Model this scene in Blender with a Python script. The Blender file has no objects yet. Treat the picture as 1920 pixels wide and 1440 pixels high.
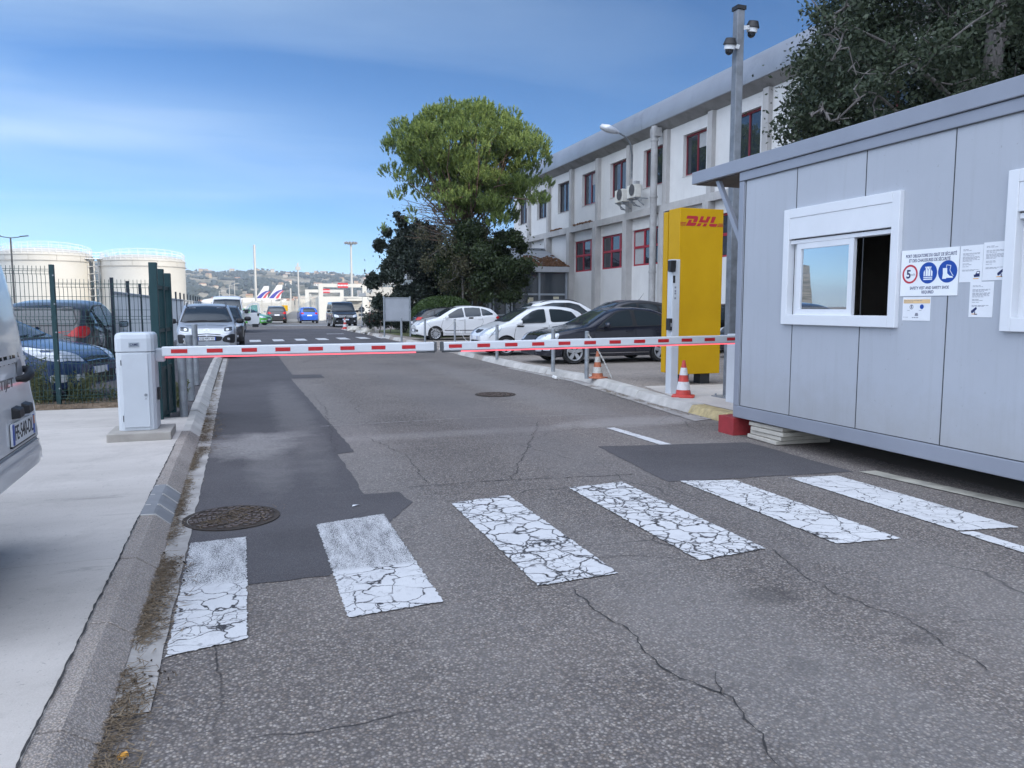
import bpy, bmesh, math, random
import numpy as np
from mathutils import Vector, Matrix, Euler
from mathutils.bvhtree import BVHTree
from mathutils.geometry import delaunay_2d_cdt

R = math.radians
S = bpy.context.scene
COL = S.collection
random.seed(7)

# ------------------------------------------------------------ camera
cam_data = bpy.data.cameras.new('camera')
cam = bpy.data.objects.new('camera', cam_data)
COL.objects.link(cam)
cam.location = (0, 0, 1.6)
cam.rotation_euler = (R(90 - 5.75), 0, R(-19.235))
cam_data.sensor_width = 36.0
cam_data.lens = 27.0
cam_data.clip_start = 0.05
cam_data.clip_end = 12000
S.camera = cam

# ------------------------------------------------------------ sun and sky
SUN_AZ = R(135)      # clockwise from +Y (north): the sun stands behind the camera, to the right
SUN_EL = R(19.5)
sd = bpy.data.lights.new('sun', 'SUN')
sd.energy = 3.0
sd.angle = R(0.5)
sd.color = (1.0, 0.90, 0.76)
sun = bpy.data.objects.new('sun', sd)
COL.objects.link(sun)
sun_dir = Vector((math.sin(SUN_AZ) * math.cos(SUN_EL), math.cos(SUN_AZ) * math.cos(SUN_EL), math.sin(SUN_EL)))
sun.rotation_euler = sun_dir.to_track_quat('Z', 'Y').to_euler()
sun.location = sun_dir * 50

world = bpy.data.worlds.new('World')
S.world = world
world.use_nodes = True
wt = world.node_tree
wt.nodes.clear()
def wn(t, **k):
    n = wt.nodes.new(t)
    for a, b in k.items(): setattr(n, a, b)
    return n
w_out = wn('ShaderNodeOutputWorld'); w_bg = wn('ShaderNodeBackground')
w_sky = wn('ShaderNodeTexSky', sky_type='NISHITA', sun_disc=False)
w_sky.sun_elevation = SUN_EL
w_sky.sun_rotation = SUN_AZ
w_sky.altitude = 50
w_sky.air_density = 0.62; w_sky.dust_density = 0.12; w_sky.ozone_density = 3.6
w_bg.inputs['Strength'].default_value = 0.115
w_tc = wn('ShaderNodeTexCoord')
w_sep = wn('ShaderNodeSeparateXYZ'); wt.links.new(w_tc.outputs['Generated'], w_sep.inputs[0])
w_zz = wn('ShaderNodeMath', operation='ADD'); wt.links.new(w_sep.outputs['Z'], w_zz.inputs[0]); w_zz.inputs[1].default_value = 0.16
w_u = wn('ShaderNodeMath', operation='DIVIDE'); wt.links.new(w_sep.outputs['X'], w_u.inputs[0]); wt.links.new(w_zz.outputs[0], w_u.inputs[1])
w_v = wn('ShaderNodeMath', operation='DIVIDE'); wt.links.new(w_sep.outputs['Y'], w_v.inputs[0]); wt.links.new(w_zz.outputs[0], w_v.inputs[1])
w_cmb = wn('ShaderNodeCombineXYZ'); wt.links.new(w_u.outputs[0], w_cmb.inputs[0]); wt.links.new(w_v.outputs[0], w_cmb.inputs[1])
w_map = wn('ShaderNodeMapping'); wt.links.new(w_cmb.outputs[0], w_map.inputs[0])
w_map.inputs['Rotation'].default_value = (0, 0, R(-25)); w_map.inputs['Scale'].default_value = (0.55, 1.5, 1)
w_map.inputs['Location'].default_value = (0.6, 0.5, 0)
w_n1 = wn('ShaderNodeTexNoise'); wt.links.new(w_map.outputs[0], w_n1.inputs['Vector'])
w_n1.inputs['Scale'].default_value = 1.0; w_n1.inputs['Detail'].default_value = 5; w_n1.inputs['Roughness'].default_value = 0.5; w_n1.inputs['Distortion'].default_value = 0.5
w_cr = wn('ShaderNodeMapRange'); wt.links.new(w_n1.outputs['Fac'], w_cr.inputs[0])
w_cr.inputs[1].default_value = 0.40; w_cr.inputs[2].default_value = 0.80; w_cr.inputs[3].default_value = 0.0; w_cr.inputs[4].default_value = 0.55
# thicker veil toward the left of the road, thin on the right
w_side = wn('ShaderNodeMapRange'); wt.links.new(w_u.outputs[0], w_side.inputs[0])
w_side.inputs[1].default_value = -0.1; w_side.inputs[2].default_value = 1.5; w_side.inputs[3].default_value = 1.0; w_side.inputs[4].default_value = 0.08
w_mul = wn('ShaderNodeMath', operation='MULTIPLY'); wt.links.new(w_cr.outputs[0], w_mul.inputs[0]); wt.links.new(w_side.outputs[0], w_mul.inputs[1])
w_hs = wn('ShaderNodeHueSaturation'); wt.links.new(w_sky.outputs[0], w_hs.inputs['Color']); w_hs.inputs['Saturation'].default_value = 1.1
w_mix = wn('ShaderNodeMix', data_type='RGBA')
# one long pale streak low on the left
w_b1 = wn('ShaderNodeMapRange', interpolation_type='SMOOTHSTEP'); wt.links.new(w_v.outputs[0], w_b1.inputs[0])
w_b1.inputs[1].default_value = 2.15; w_b1.inputs[2].default_value = 2.65
w_b2 = wn('ShaderNodeMapRange', interpolation_type='SMOOTHSTEP'); wt.links.new(w_v.outputs[0], w_b2.inputs[0])
w_b2.inputs[1].default_value = 2.75; w_b2.inputs[2].default_value = 3.0; w_b2.inputs[3].default_value = 1.0; w_b2.inputs[4].default_value = 0.0
w_b3 = wn('ShaderNodeMath', operation='MULTIPLY'); wt.links.new(w_b1.outputs[0], w_b3.inputs[0]); wt.links.new(w_b2.outputs[0], w_b3.inputs[1])
w_b4 = wn('ShaderNodeMapRange', interpolation_type='SMOOTHSTEP'); wt.links.new(w_u.outputs[0], w_b4.inputs[0])
w_b4.inputs[1].default_value = -0.6; w_b4.inputs[2].default_value = 0.9; w_b4.inputs[3].default_value = 0.75; w_b4.inputs[4].default_value = 0.0
w_b5 = wn('ShaderNodeMath', operation='MULTIPLY'); wt.links.new(w_b3.outputs[0], w_b5.inputs[0]); wt.links.new(w_b4.outputs[0], w_b5.inputs[1])
w_b6 = wn('ShaderNodeMath', operation='MULTIPLY'); wt.links.new(w_b5.outputs[0], w_b6.inputs[0]); wt.links.new(w_n1.outputs['Fac'], w_b6.inputs[1])
w_add = wn('ShaderNodeMath', operation='ADD', use_clamp=True); wt.links.new(w_b6.outputs[0], w_add.inputs[0]); wt.links.new(w_mul.outputs[0], w_add.inputs[1])
wt.links.new(w_add.outputs[0], w_mix.inputs[0])
wt.links.new(w_hs.outputs[0], w_mix.inputs[6])
w_mix.inputs[7].default_value = (4.0, 5.2, 6.5, 1)
# unseen bright cloud bank, added overhead and behind the camera as fill light
w_dot = wn('ShaderNodeVectorMath', operation='DOT_PRODUCT')
wt.links.new(w_tc.outputs['Generated'], w_dot.inputs[0])
w_dot.inputs[1].default_value = (-0.50, -0.42, 0.757)
w_n2 = wn('ShaderNodeTexNoise'); wt.links.new(w_tc.outputs['Generated'], w_n2.inputs['Vector'])
w_n2.inputs['Scale'].default_value = 4.0; w_n2.inputs['Detail'].default_value = 6
w_ad = wn('ShaderNodeMath', operation='MULTIPLY_ADD'); wt.links.new(w_n2.outputs['Fac'], w_ad.inputs[0]); w_ad.inputs[1].default_value = 0.35; wt.links.new(w_dot.outputs['Value'], w_ad.inputs[2])
w_fill_bank = wn('ShaderNodeMapRange'); wt.links.new(w_ad.outputs[0], w_fill_bank.inputs[0])
w_fill_bank.inputs[1].default_value = 0.60; w_fill_bank.inputs[2].default_value = 1.02; w_fill_bank.inputs[3].default_value = 0.0; w_fill_bank.inputs[4].default_value = 1.0
w_mix2 = wn('ShaderNodeMix', data_type='RGBA')
wt.links.new(w_fill_bank.outputs[0], w_mix2.inputs[0]); wt.links.new(w_mix.outputs[2], w_mix2.inputs[6])
w_mix2.inputs[7].default_value = (13.4, 14.8, 17.6, 1)
wt.links.new(w_mix2.outputs[2], w_bg.inputs['Color'])
wt.links.new(w_bg.outputs[0], w_out.inputs[0])

S.view_settings.view_transform = 'Standard'
S.view_settings.look = 'None'
S.view_settings.exposure = 0.6
S.view_settings.gamma = 1
S.cycles.max_bounces = 8
S.cycles.use_denoising = True

# ------------------------------------------------------------ helpers
def link(o, parent=None):
    COL.objects.link(o)
    if parent is not None: o.parent = parent
    return o

def thing(name, label, cat, loc=(0, 0, 0), rz=0.0, group=None):
    o = bpy.data.objects.new(name, None)
    o.empty_display_size = 0.3
    link(o)
    o.location = loc; o.rotation_euler = (0, 0, rz)
    o['label'] = label; o['category'] = cat
    if group: o['group'] = group
    return o

def tag(o, label, cat, group=None, kind=None):
    o['label'] = label; o['category'] = cat
    if group: o['group'] = group
    if kind: o['kind'] = kind
    return o

def struct(o):
    o['kind'] = 'structure'
    return o

class MB:
    """collects shapes and links them as ONE mesh object"""
    def __init__(s, M=None):
        s.v = []; s.f = []; s.m = []; s.mi = 0; s.M = M or Matrix()
    def mat(s, i): s.mi = i; return s
    def add(s, vs, fs):
        b = len(s.v)
        s.v += [tuple(s.M @ Vector(p)) for p in vs]
        for f in fs:
            s.f.append([b + i for i in f]); s.m.append(s.mi)
        return s
    def box(s, x0, x1, y0, y1, z0, z1):
        vs = [(x, y, z) for z in (z0, z1) for y in (y0, y1) for x in (x0, x1)]
        return s.add(vs, [(0, 2, 3, 1), (4, 5, 7, 6), (0, 1, 5, 4), (2, 6, 7, 3), (0, 4, 6, 2), (1, 3, 7, 5)])
    def obox(s, c, size, rot=(0, 0, 0)):
        m = Matrix.Translation(c) @ Euler(rot).to_matrix().to_4x4()
        hx, hy, hz = [k / 2 for k in size]
        vs = [m @ Vector((x, y, z)) for z in (-hz, hz) for y in (-hy, hy) for x in (-hx, hx)]
        return s.add(vs, [(0, 2, 3, 1), (4, 5, 7, 6), (0, 1, 5, 4), (2, 6, 7, 3), (0, 4, 6, 2), (1, 3, 7, 5)])
    def prism(s, poly, axis, a, b):
        n = len(poly)
        def P(u, v, w):
            return {'x': (w, u, v), 'y': (u, w, v), 'z': (u, v, w)}[axis]
        vs = [P(u, v, a) for u, v in poly] + [P(u, v, b) for u, v in poly]
        fs = [tuple(range(n))[::-1], tuple(range(n, 2 * n))] + [(i, (i + 1) % n, n + (i + 1) % n, n + i) for i in range(n)]
        return s.add(vs, fs)
    def bar(s, p0, p1, w, h=None, up=(0, 0, 1)):
        h = h or w
        p0 = Vector(p0); p1 = Vector(p1); d = (p1 - p0).normalized()
        u = Vector(up)
        if abs(d.dot(u)) > .98: u = Vector((0, 1, 0))
        a = d.cross(u).normalized(); b = a.cross(d)
        vs = []
        for p in (p0, p1):
            for i, j in ((-1, -1), (1, -1), (1, 1), (-1, 1)):
                vs.append(p + a * (i * w / 2) + b * (j * h / 2))
        return s.add(vs, [(0, 3, 2, 1), (4, 5, 6, 7)] + [(i, (i + 1) % 4, 4 + (i + 1) % 4, 4 + i) for i in range(4)])
    def cyl(s, p0, p1, r0, r1=None, n=12, caps=True):
        return s.tube([p0, p1], [r0, r0 if r1 is None else r1], n, caps)
    def tube(s, pts, r, n=8, caps=True):
        pts = [Vector(p) for p in pts]
        rs = r if isinstance(r, (list, tuple)) else [r] * len(pts)
        vs = []; fs = []
        d0 = (pts[1] - pts[0]).normalized()
        a = d0.orthogonal().normalized()
        for i, p in enumerate(pts):
            d = (pts[min(i + 1, len(pts) - 1)] - pts[max(i - 1, 0)]).normalized()
            a = (a - d * a.dot(d))
            a = a.normalized() if a.length > 1e-6 else d.orthogonal().normalized()
            b = d.cross(a)
            for k in range(n):
                t = 2 * math.pi * k / n
                vs.append(p + (a * math.cos(t) + b * math.sin(t)) * rs[i])
        for i in range(len(pts) - 1):
            for k in range(n):
                fs.append((i * n + k, i * n + (k + 1) % n, (i + 1) * n + (k + 1) % n, (i + 1) * n + k))
        if caps:
            fs.append(tuple(range(n))[::-1]); fs.append(tuple(range((len(pts) - 1) * n, len(pts) * n)))
        return s.add(vs, fs)
    def lathe(s, prof, n=24, c=(0, 0, 0), axis='z', cap=True):
        vs = []; fs = []
        for r, h in prof:
            for k in range(n):
                t = 2 * math.pi * k / n
                x, y = r * math.cos(t), r * math.sin(t)
                p = {'z': (x, y, h), 'x': (h, x, y), 'y': (x, h, y)}[axis]
                vs.append((p[0] + c[0], p[1] + c[1], p[2] + c[2]))
        m = len(prof)
        for i in range(m - 1):
            for k in range(n):
                fs.append((i * n + k, i * n + (k + 1) % n, (i + 1) * n + (k + 1) % n, (i + 1) * n + k))
        if cap:
            fs.append(tuple(range(n))[::-1]); fs.append(tuple(range((m - 1) * n, m * n)))
        return s.add(vs, fs)
    def build(s, name, mats, parent=None, smooth=None, bevel=None, seg=2):
        me = bpy.data.meshes.new(name)
        me.from_pydata(s.v, [], s.f)
        if not isinstance(mats, (list, tuple)): mats = [mats]
        for m in mats: me.materials.append(m)
        me.polygons.foreach_set('material_index', s.m)
        bm = bmesh.new(); bm.from_mesh(me)
        bmesh.ops.recalc_face_normals(bm, faces=bm.faces)
        bm.to_mesh(me); bm.free()
        if smooth:
            me.polygons.foreach_set('use_smooth', [True] * len(me.polygons))
            me.set_sharp_from_angle(angle=R(smooth))
        o = bpy.data.objects.new(name, me)
        link(o, parent)
        if bevel:
            b = o.modifiers.new('bevel', 'BEVEL'); b.width = bevel; b.segments = seg; b.limit_method = 'ANGLE'; b.angle_limit = R(40)
        return o

def copy_tree(o, parent=None):
    c = o.copy(); COL.objects.link(c)
    if parent is not None: c.parent = parent
    for ch in list(o.children): copy_tree(ch, c)
    return c

def text_obj(name, s, size, mat, parent=None, loc=(0, 0, 0), rot=(0, 0, 0), align='CENTER', bold=0.0, ex=0.0008, width=None, shear=0.0, height=None):
    cu = bpy.data.curves.new(name, 'FONT')
    cu.body = s; cu.size = size; cu.align_x = align; cu.align_y = 'CENTER'
    cu.extrude = ex; cu.offset = bold * size * 1.4; cu.shear = shear; cu.resolution_u = 3
    t = bpy.data.objects.new(name, cu); COL.objects.link(t)
    dg = bpy.context.evaluated_depsgraph_get(); dg.update()
    me = bpy.data.meshes.new_from_object(t.evaluated_get(dg))
    COL.objects.unlink(t); bpy.data.objects.remove(t)
    xs = [v.co.x for v in me.vertices]; ys = [v.co.y for v in me.vertices]
    kx = ky = 1.0
    if xs:
        if width: kx = width / (max(xs) - min(xs))
        if height: ky = height / (max(ys) - min(ys))
    if kx != 1 or ky != 1:
        for v in me.vertices: v.co.x *= kx; v.co.y *= ky
    me.materials.clear(); me.materials.append(mat)
    o = bpy.data.objects.new(name, me); link(o, parent)
    o.location = loc; o.rotation_euler = rot
    return o

def np_mesh(name, verts, faces_n, mats, parent=None, k=4, smooth=False, mi=None):
    """verts (N,3) array, faces (M,k) int array"""
    me = bpy.data.meshes.new(name)
    verts = np.asarray(verts, np.float32); faces_n = np.asarray(faces_n, np.int32)
    me.vertices.add(len(verts)); me.vertices.foreach_set('co', verts.ravel())
    me.loops.add(faces_n.size); me.loops.foreach_set('vertex_index', faces_n.ravel())
    me.polygons.add(len(faces_n))
    me.polygons.foreach_set('loop_start', np.arange(0, faces_n.size, k, dtype=np.int32))
    me.polygons.foreach_set('loop_total', np.full(len(faces_n), k, np.int32))
    if smooth: me.polygons.foreach_set('use_smooth', np.ones(len(faces_n), bool))
    if not isinstance(mats, (list, tuple)): mats = [mats]
    for m in mats: me.materials.append(m)
    if mi is not None: me.polygons.foreach_set('material_index', np.asarray(mi, np.int32))
    me.update(calc_edges=True); me.validate()
    o = bpy.data.objects.new(name, me)
    return link(o, parent)

# ------------------------------------------------------------ materials
MATS = {}
class NT:
    def __init__(s, name):
        s.m = bpy.data.materials.new(name); s.m.use_nodes = True
        s.t = s.m.node_tree; s.t.nodes.clear()
        s.out = s.n('ShaderNodeOutputMaterial'); s.b = s.n('ShaderNodeBsdfPrincipled')
        s.l(s.b.outputs[0], s.out.inputs[0])
        s._tc = None
    def n(s, ty, **k):
        n = s.t.nodes.new(ty)
        for a, b in k.items(): setattr(n, a, b)
        return n
    def l(s, a, b): s.t.links.new(a, b)
    def co(s, scale=None, rot=None, gen=False):
        if s._tc is None: s._tc = s.n('ShaderNodeTexCoord')
        o = s._tc.outputs['Object']
        if scale or rot:
            mp = s.n('ShaderNodeMapping'); s.l(o, mp.inputs[0])
            if scale: mp.inputs['Scale'].default_value = scale
            if rot: mp.inputs['Rotation'].default_value = rot
            o = mp.outputs[0]
        return o
    def noise(s, scale, detail=4, rough=.55, dist=0, vec=None):
        n = s.n('ShaderNodeTexNoise'); s.l(vec or s.co(), n.inputs['Vector'])
        n.inputs['Scale'].default_value = scale; n.inputs['Detail'].default_value = detail
        n.inputs['Roughness'].default_value = rough; n.inputs['Distortion'].default_value = dist
        return n.outputs['Fac']
    def vor(s, scale, feature='F1', out='Distance', vec=None, rnd=1.0):
        n = s.n('ShaderNodeTexVoronoi', feature=feature); s.l(vec or s.co(), n.inputs['Vector'])
        n.inputs['Scale'].default_value = scale; n.inputs['Randomness'].default_value = rnd
        return n.outputs[out]
    def ramp(s, f, a, b, c=0.0, d=1.0):
        n = s.n('ShaderNodeMapRange'); s.l(f, n.inputs[0])
        for i, v in enumerate((a, b, c, d)): n.inputs[i + 1].default_value = v
        return n.outputs[0]
    def math(s, op, a, b=None):
        n = s.n('ShaderNodeMath', operation=op)
        for i, v in enumerate((a, b)):
            if v is None: continue
            if isinstance(v, (int, float)): n.inputs[i].default_value = v
            else: s.l(v, n.inputs[i])
        return n.outputs[0]
    def mix(s, f, a, b, blend='MIX'):
        n = s.n('ShaderNodeMix', data_type='RGBA', blend_type=blend)
        for i, v in ((0, f), (6, a), (7, b)):
            if isinstance(v, (int, float)): n.inputs[i].default_value = v
            elif isinstance(v, (tuple, list)): n.inputs[i].default_value = (*v, 1) if len(v) == 3 else v
            else: s.l(v, n.inputs[i])
        return n.outputs[2]
    def bump(s, h, strength=.3, dist=.01):
        n = s.n('ShaderNodeBump'); s.l(h, n.inputs['Height'])
        n.inputs['Strength'].default_value = strength; n.inputs['Distance'].default_value = dist
        s.l(n.outputs[0], s.b.inputs['Normal'])
    def set(s, **k):
        for a, v in k.items():
            i = s.b.inputs[a.replace('_', ' ')]
            if isinstance(v, (int, float)): i.default_value = v
            elif isinstance(v, tuple): i.default_value = (*v, 1) if len(v) == 3 else v
            else: s.l(v, i)
        return s

def M(name, col, rough=.55, metal=0.0, var=.12, vs=2.5, bump=0.0, bs=60, coat=0.0, spec=.5, dirt=None, dirts=1.3, em=None, ems=0):
    """paint/metal/stone with uneven tone; cached by name"""
    if name in MATS: return MATS[name]
    t = NT(name)
    n = t.noise(vs, 5, .6)
    lo = tuple(c * (1 - var) for c in col); hi = tuple(min(1, c * (1 + var)) for c in col)
    c = t.mix(t.ramp(n, .3, .7), lo, hi)
    if dirt:
        d = t.noise(dirts, 6, .65, .4)
        c = t.mix(t.ramp(d, .52, .75, 0, .7), c, dirt)
    t.set(Base_Color=c, Roughness=rough, Metallic=metal, Specular_IOR_Level=spec, Coat_Weight=coat)
    if coat: t.set(Coat_Roughness=.04)
    if bump: t.bump(t.noise(bs, 3, .6), bump, .004)
    if em: t.set(Emission_Color=em, Emission_Strength=ems)
    MATS[name] = t.m
    return t.m

def glass_dark(name, col=(.012, .016, .022), rough=.03, spec=.8):
    if name in MATS: return MATS[name]
    t = NT(name)
    t.set(Base_Color=col, Roughness=rough, Specular_IOR_Level=spec)
    t.bump(t.noise(1.2, 2, .5), .012, .05)
    MATS[name] = t.m
    return t.m

def clear_glass(name, tint=(.75, .82, .84), refl=1.0):
    if name in MATS: return MATS[name]
    t = NT(name)
    tr = t.n('ShaderNodeBsdfTransparent'); tr.inputs[0].default_value = (*tint, 1)
    gl = t.n('ShaderNodeBsdfGlossy'); gl.inputs['Roughness'].default_value = .01; gl.inputs['Color'].default_value = (.95, .97, 1, 1)
    fr = t.n('ShaderNodeFresnel'); fr.inputs['IOR'].default_value = 1.5
    f = t.math('MULTIPLY_ADD', fr.outputs[0], refl); 
    f.node.inputs[2].default_value = .04
    mx = t.n('ShaderNodeMixShader'); t.l(f, mx.inputs[0]); t.l(tr.outputs[0], mx.inputs[1]); t.l(gl.outputs[0], mx.inputs[2])
    t.l(mx.outputs[0], t.out.inputs[0]); t.t.nodes.remove(t.b)
    MATS[name] = t.m
    return t.m

def leaf_mat(name, c1, c2, trans=.3, rough=.5, nscale=.9, nw=.45):
    if name in MATS: return MATS[name]
    t = NT(name)
    g = t.n('ShaderNodeNewGeometry')
    big = t.noise(nscale, 3, .5)
    f = t.math('ADD', t.math('MULTIPLY', g.outputs['Random Per Island'], 1 - nw), t.math('MULTIPLY', t.ramp(big, .32, .68), nw))
    c = t.mix(f, c1, c2)
    t.set(Base_Color=c, Roughness=rough, Specular_IOR_Level=.35)
    tl = t.n('ShaderNodeBsdfTranslucent'); t.l(c, tl.inputs[0])
    mx = t.n('ShaderNodeMixShader'); mx.inputs[0].default_value = trans
    t.l(t.b.outputs[0], mx.inputs[1]); t.l(tl.outputs[0], mx.inputs[2]); t.l(mx.outputs[0], t.out.inputs[0])
    MATS[name] = t.m
    return t.m

galv = M('galvanised_steel', (.30, .325, .35), .5, .45, .22, 7)
black_plastic = M('black_plastic', (.018, .018, .02), .5, 0, .2, 4)
rubber = M('tyre_rubber', (.02, .02, .021), .85, 0, .2, 8)
white_paint = M('white_paint', (.74, .75, .76), .4, 0, .05, 2, dirt=(.5, .5, .5))
concrete = M('concrete', (.44, .42, .39), .85, 0, .18, 2.2, .5, 70, dirt=(.3, .28, .25))
dark_metal = M('dark_metal', (.05, .055, .06), .45, .5, .15, 4)

# ------------------------------------------------------------ ground, road, pavement
def asphalt(name, base, light, dark, scale, crack=0.0, tint_scale=.35, stones=.5, spots=()):
    t = NT(name)
    vn = t.n('ShaderNodeTexVoronoi'); t.l(t.co(), vn.inputs['Vector']); vn.inputs['Scale'].default_value = scale
    sep = t.n('ShaderNodeSeparateColor'); t.l(vn.outputs['Color'], sep.inputs[0])
    rnd = sep.outputs[0]
    c = t.mix(t.ramp(rnd, .02, .62), dark, base)
    c = t.mix(t.ramp(rnd, .62, .98, 0, stones), c, light)
    c = t.mix(t.ramp(sep.outputs[1], .55, .95, 0, .45), c, (base[0] * 1.25, base[1] * 1.05, base[2] * .82))
    c = t.mix(t.ramp(sep.outputs[2], .6, .95, 0, .4), c, (base[0] * .62, base[1] * .70, base[2] * .86))
    edge = t.ramp(vn.outputs['Distance'], .35, .62, 0, .75)
    c = t.mix(edge, c, tuple(k * .55 for k in dark))
    big = t.noise(tint_scale, 6, .62, .3)
    c = t.mix(t.ramp(big, .3, .72, 0, .35), c, tuple(k * 1.75 for k in base))
    mid = t.noise(3.5, 4, .7)
    c = t.mix(t.ramp(mid, .52, .8, 0, .4), c, tuple(k * .62 for k in base))
    if crack:
        w = t.noise(2.2, 4, .6)
        cn = t.n('ShaderNodeMix', data_type='VECTOR'); cn.inputs[0].default_value = .22
        nz = t.n('ShaderNodeTexNoise'); t.l(t.co(), nz.inputs['Vector']); nz.inputs['Scale'].default_value = 1.7; nz.inputs['Detail'].default_value = 5
        t.l(t.co(), cn.inputs[4]); t.l(nz.outputs['Color'], cn.inputs[5])
        d = t.vor(.75, 'DISTANCE_TO_EDGE', 'Distance', cn.outputs[1])
        m = t.ramp(d, .0012, .005, 1, 0)
        m = t.math('MULTIPLY', m, t.ramp(t.noise(.5, 2), .48, .6))
        c = t.mix(t.math('MULTIPLY', m, crack), c, (.018, .018, .02))
    # stains with a place of their own: oil, cement dust, tyre-polished lanes
    if spots:
        wob = t.noise(3.2, 6, .7)
        fine = t.noise(28, 3, .7)
        sxyz = t.n('ShaderNodeSeparateXYZ'); t.l(t.co(), sxyz.inputs[0])
        for (px, py, rx, ry, col, k) in spots:
            dx = t.math('MULTIPLY', t.math('SUBTRACT', sxyz.outputs['X'], px), 1 / rx); dy = t.math('MULTIPLY', t.math('SUBTRACT', sxyz.outputs['Y'], py), 1 / ry)
            d2 = t.math('ADD', t.math('MULTIPLY', dx, dx), t.math('MULTIPLY', dy, dy))
            f = t.ramp(t.math('ADD', d2, t.math('MULTIPLY', t.math('SUBTRACT', wob, .5), 2.2)), .15, 1.2, k, 0)
            f = t.math('MULTIPLY', f, t.ramp(fine, .3, .6, .45, 1))
            c = t.mix(f, c, col)
    h = t.math('SUBTRACT', t.math('MULTIPLY', rnd, .5), t.math('MULTIPLY', vn.outputs['Distance'], 1.0))
    t.bump(h, .55, .006)
    t.set(Base_Color=c, Roughness=.88, Specular_IOR_Level=.3)
    return t.m

DUST = (.42, .40, .38); OIL = (.045, .042, .042); POL = (.16, .15, .148); PALE = (.25, .235, .225)
SPOTS = [(2.716, 3.446, .22, .16, OIL, .6), (2.320, 2.672, .10, .10, OIL, .5), (3.094, 2.726, .18, .09, OIL, .4),
         (5.2, 9.5, 1.3, .45, DUST, .5), (2.6, 9.35, 2.6, .25, DUST, .25), (1.0, 11.5, .7, 9, PALE, .45), (3.3, 12.5, .7, 10, POL, .5), (4.9, 14, .6, 9, PALE, .45), (2.2, 2.2, .55, 3.4, PALE, .4), (3.9, 2.6, .6, 3.2, PALE, .3), (2.1, 9, .6, 2.6, OIL, .18)]
PSPOTS = [(.0, 9.3, .55, .9, DUST, .55), (.35, 9.9, .5, .3, DUST, .35), (.2, 8.2, .25, 1.6, PALE, .4), (.65, 12, .3, 5, PALE, .4), (.3, 5.4, .3, .35, OIL, .3)]
m_road = asphalt('worn_asphalt', (.215, .190, .172), (.50, .455, .405), (.070, .065, .067), 78, .8, .3, .75, SPOTS)
m_patch = asphalt('newer_asphalt', (.115, .108, .113), (.23, .22, .215), (.070, .068, .073), 150, .25, .5, .3, PSPOTS)
m_lot = asphalt('lot_asphalt', (.34, .30, .265), (.54, .48, .42), (.17, .15, .135), 55, .9, .4, .6)
m_far = asphalt('apron_concrete', (.27, .265, .25), (.36, .35, .33), (.22, .21, .2), 6, 0, .05, .3)

def sheet(name, pts, z, mat, sub=None):
    mb = MB()
    mb.add([(x, y, z) for x, y in pts], [tuple(range(len(pts)))])
    return struct(mb.build(name, mat))

# wide ground reaching the horizon
t = NT('plain_ground')
c = t.mix(t.ramp(t.noise(.01, 6, .6), .35, .65), (.20, .185, .16), (.30, .28, .245))
t.set(Base_Color=c, Roughness=.95, Specular_IOR_Level=.1)
sheet('ground', [(-6000, -300), (6000, -300), (6000, 9000), (-6000, 9000)], -.03, t.m)
sheet('apron', [(-60, 66), (80, 66), (120, 900), (-250, 900)], -.012, m_far)

KR = [(6.25, -6), (6.25, 9.0), (6.35, 11.0), (6.85, 15), (6.62, 19), (6.85, 28), (6.75, 42), (6.5, 55)]   # road side of the right kerb
sheet('road', [(-.54, -6)] + KR + [(6.9, 57.5), (16, 59), (16, 68), (-14, 68), (-14, 60), (-.6, 58), (-.62, 22), (-.54, 10)], 0, m_road)
# newer asphalt strip along the left kerb and by the cabin
def jag(pts, amp, n):
    out = []
    for i in range(len(pts)):
        a = Vector(pts[i]); b = Vector(pts[(i + 1) % len(pts)])
        k = max(1, int((b - a).length / n))
        for j in range(k):
            p = a.lerp(b, j / k)
            out.append((p.x + random.uniform(-amp, amp), p.y + random.uniform(-amp, amp)))
    return out
def patch_sheet(name, pts, z, mat, amp=.012):
    poly = jag(pts, amp, .12)
    mb = MB(); mb.add([(x, y, z) for x, y in poly], [tuple(range(len(poly)))])
    return struct(mb.build(name, mat))
patch_sheet('road_patch', [(-.40, 4.56), (.44, 4.56), (1.26, 6.1), (1.22, 6.5), (.93, 6.5), (.93, 8.4), (1.12, 8.5), (.96, 17.7), (1.7, 17.7), (1.7, 18.6), (1.05, 18.7), (1.04, 26.8), (-.45, 26.8), (-.45, 9), (-.40, 8)], .004, m_patch)
patch_sheet('road_patch', [(3.62, 6.05), (5.55, 5.84), (5.6, 7.55), (3.80, 7.9)], .004, m_patch)
sheet('road_patch', [(-.5, 33), (6.7, 33), (6.5, 57), (-.5, 57)], .004, m_patch)

# pavement slab on the left
t = NT('pale_pavement')
n1 = t.noise(.8, 6, .6, .3, t.co((.35, 1.6, 1)))
c = t.mix(t.ramp(n1, .3, .72), (.415, .382, .348), (.585, .542, .498))
c = t.mix(t.ramp(t.noise(55, 2, .5), .66, .74, 0, .6), c, (.16, .15, .14))
c = t.mix(t.ramp(t.noise(5, 5, .7), .55, .78, 0, .5), c, (.27, .25, .23))
c = t.mix(t.ramp(t.noise(1.1, 7, .75, .8), .52, .72, 0, .5), c, (.31, .285, .26))
c = t.mix(t.ramp(t.noise(160, 2, .5), .35, .65, 0, .35), c, (.58, .55, .52))
c = t.mix(t.ramp(t.noise(2.6, 7, .75, .6, t.co((.25, 1.8, 1))), .62, .70, 0, .55), c, (.24, .225, .21))
t.set(Base_Color=c, Roughness=.85, Specular_IOR_Level=.3)
t.bump(t.noise(90, 4, .7), .35, .004)
m_pave = t.m
mb = MB()
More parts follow.
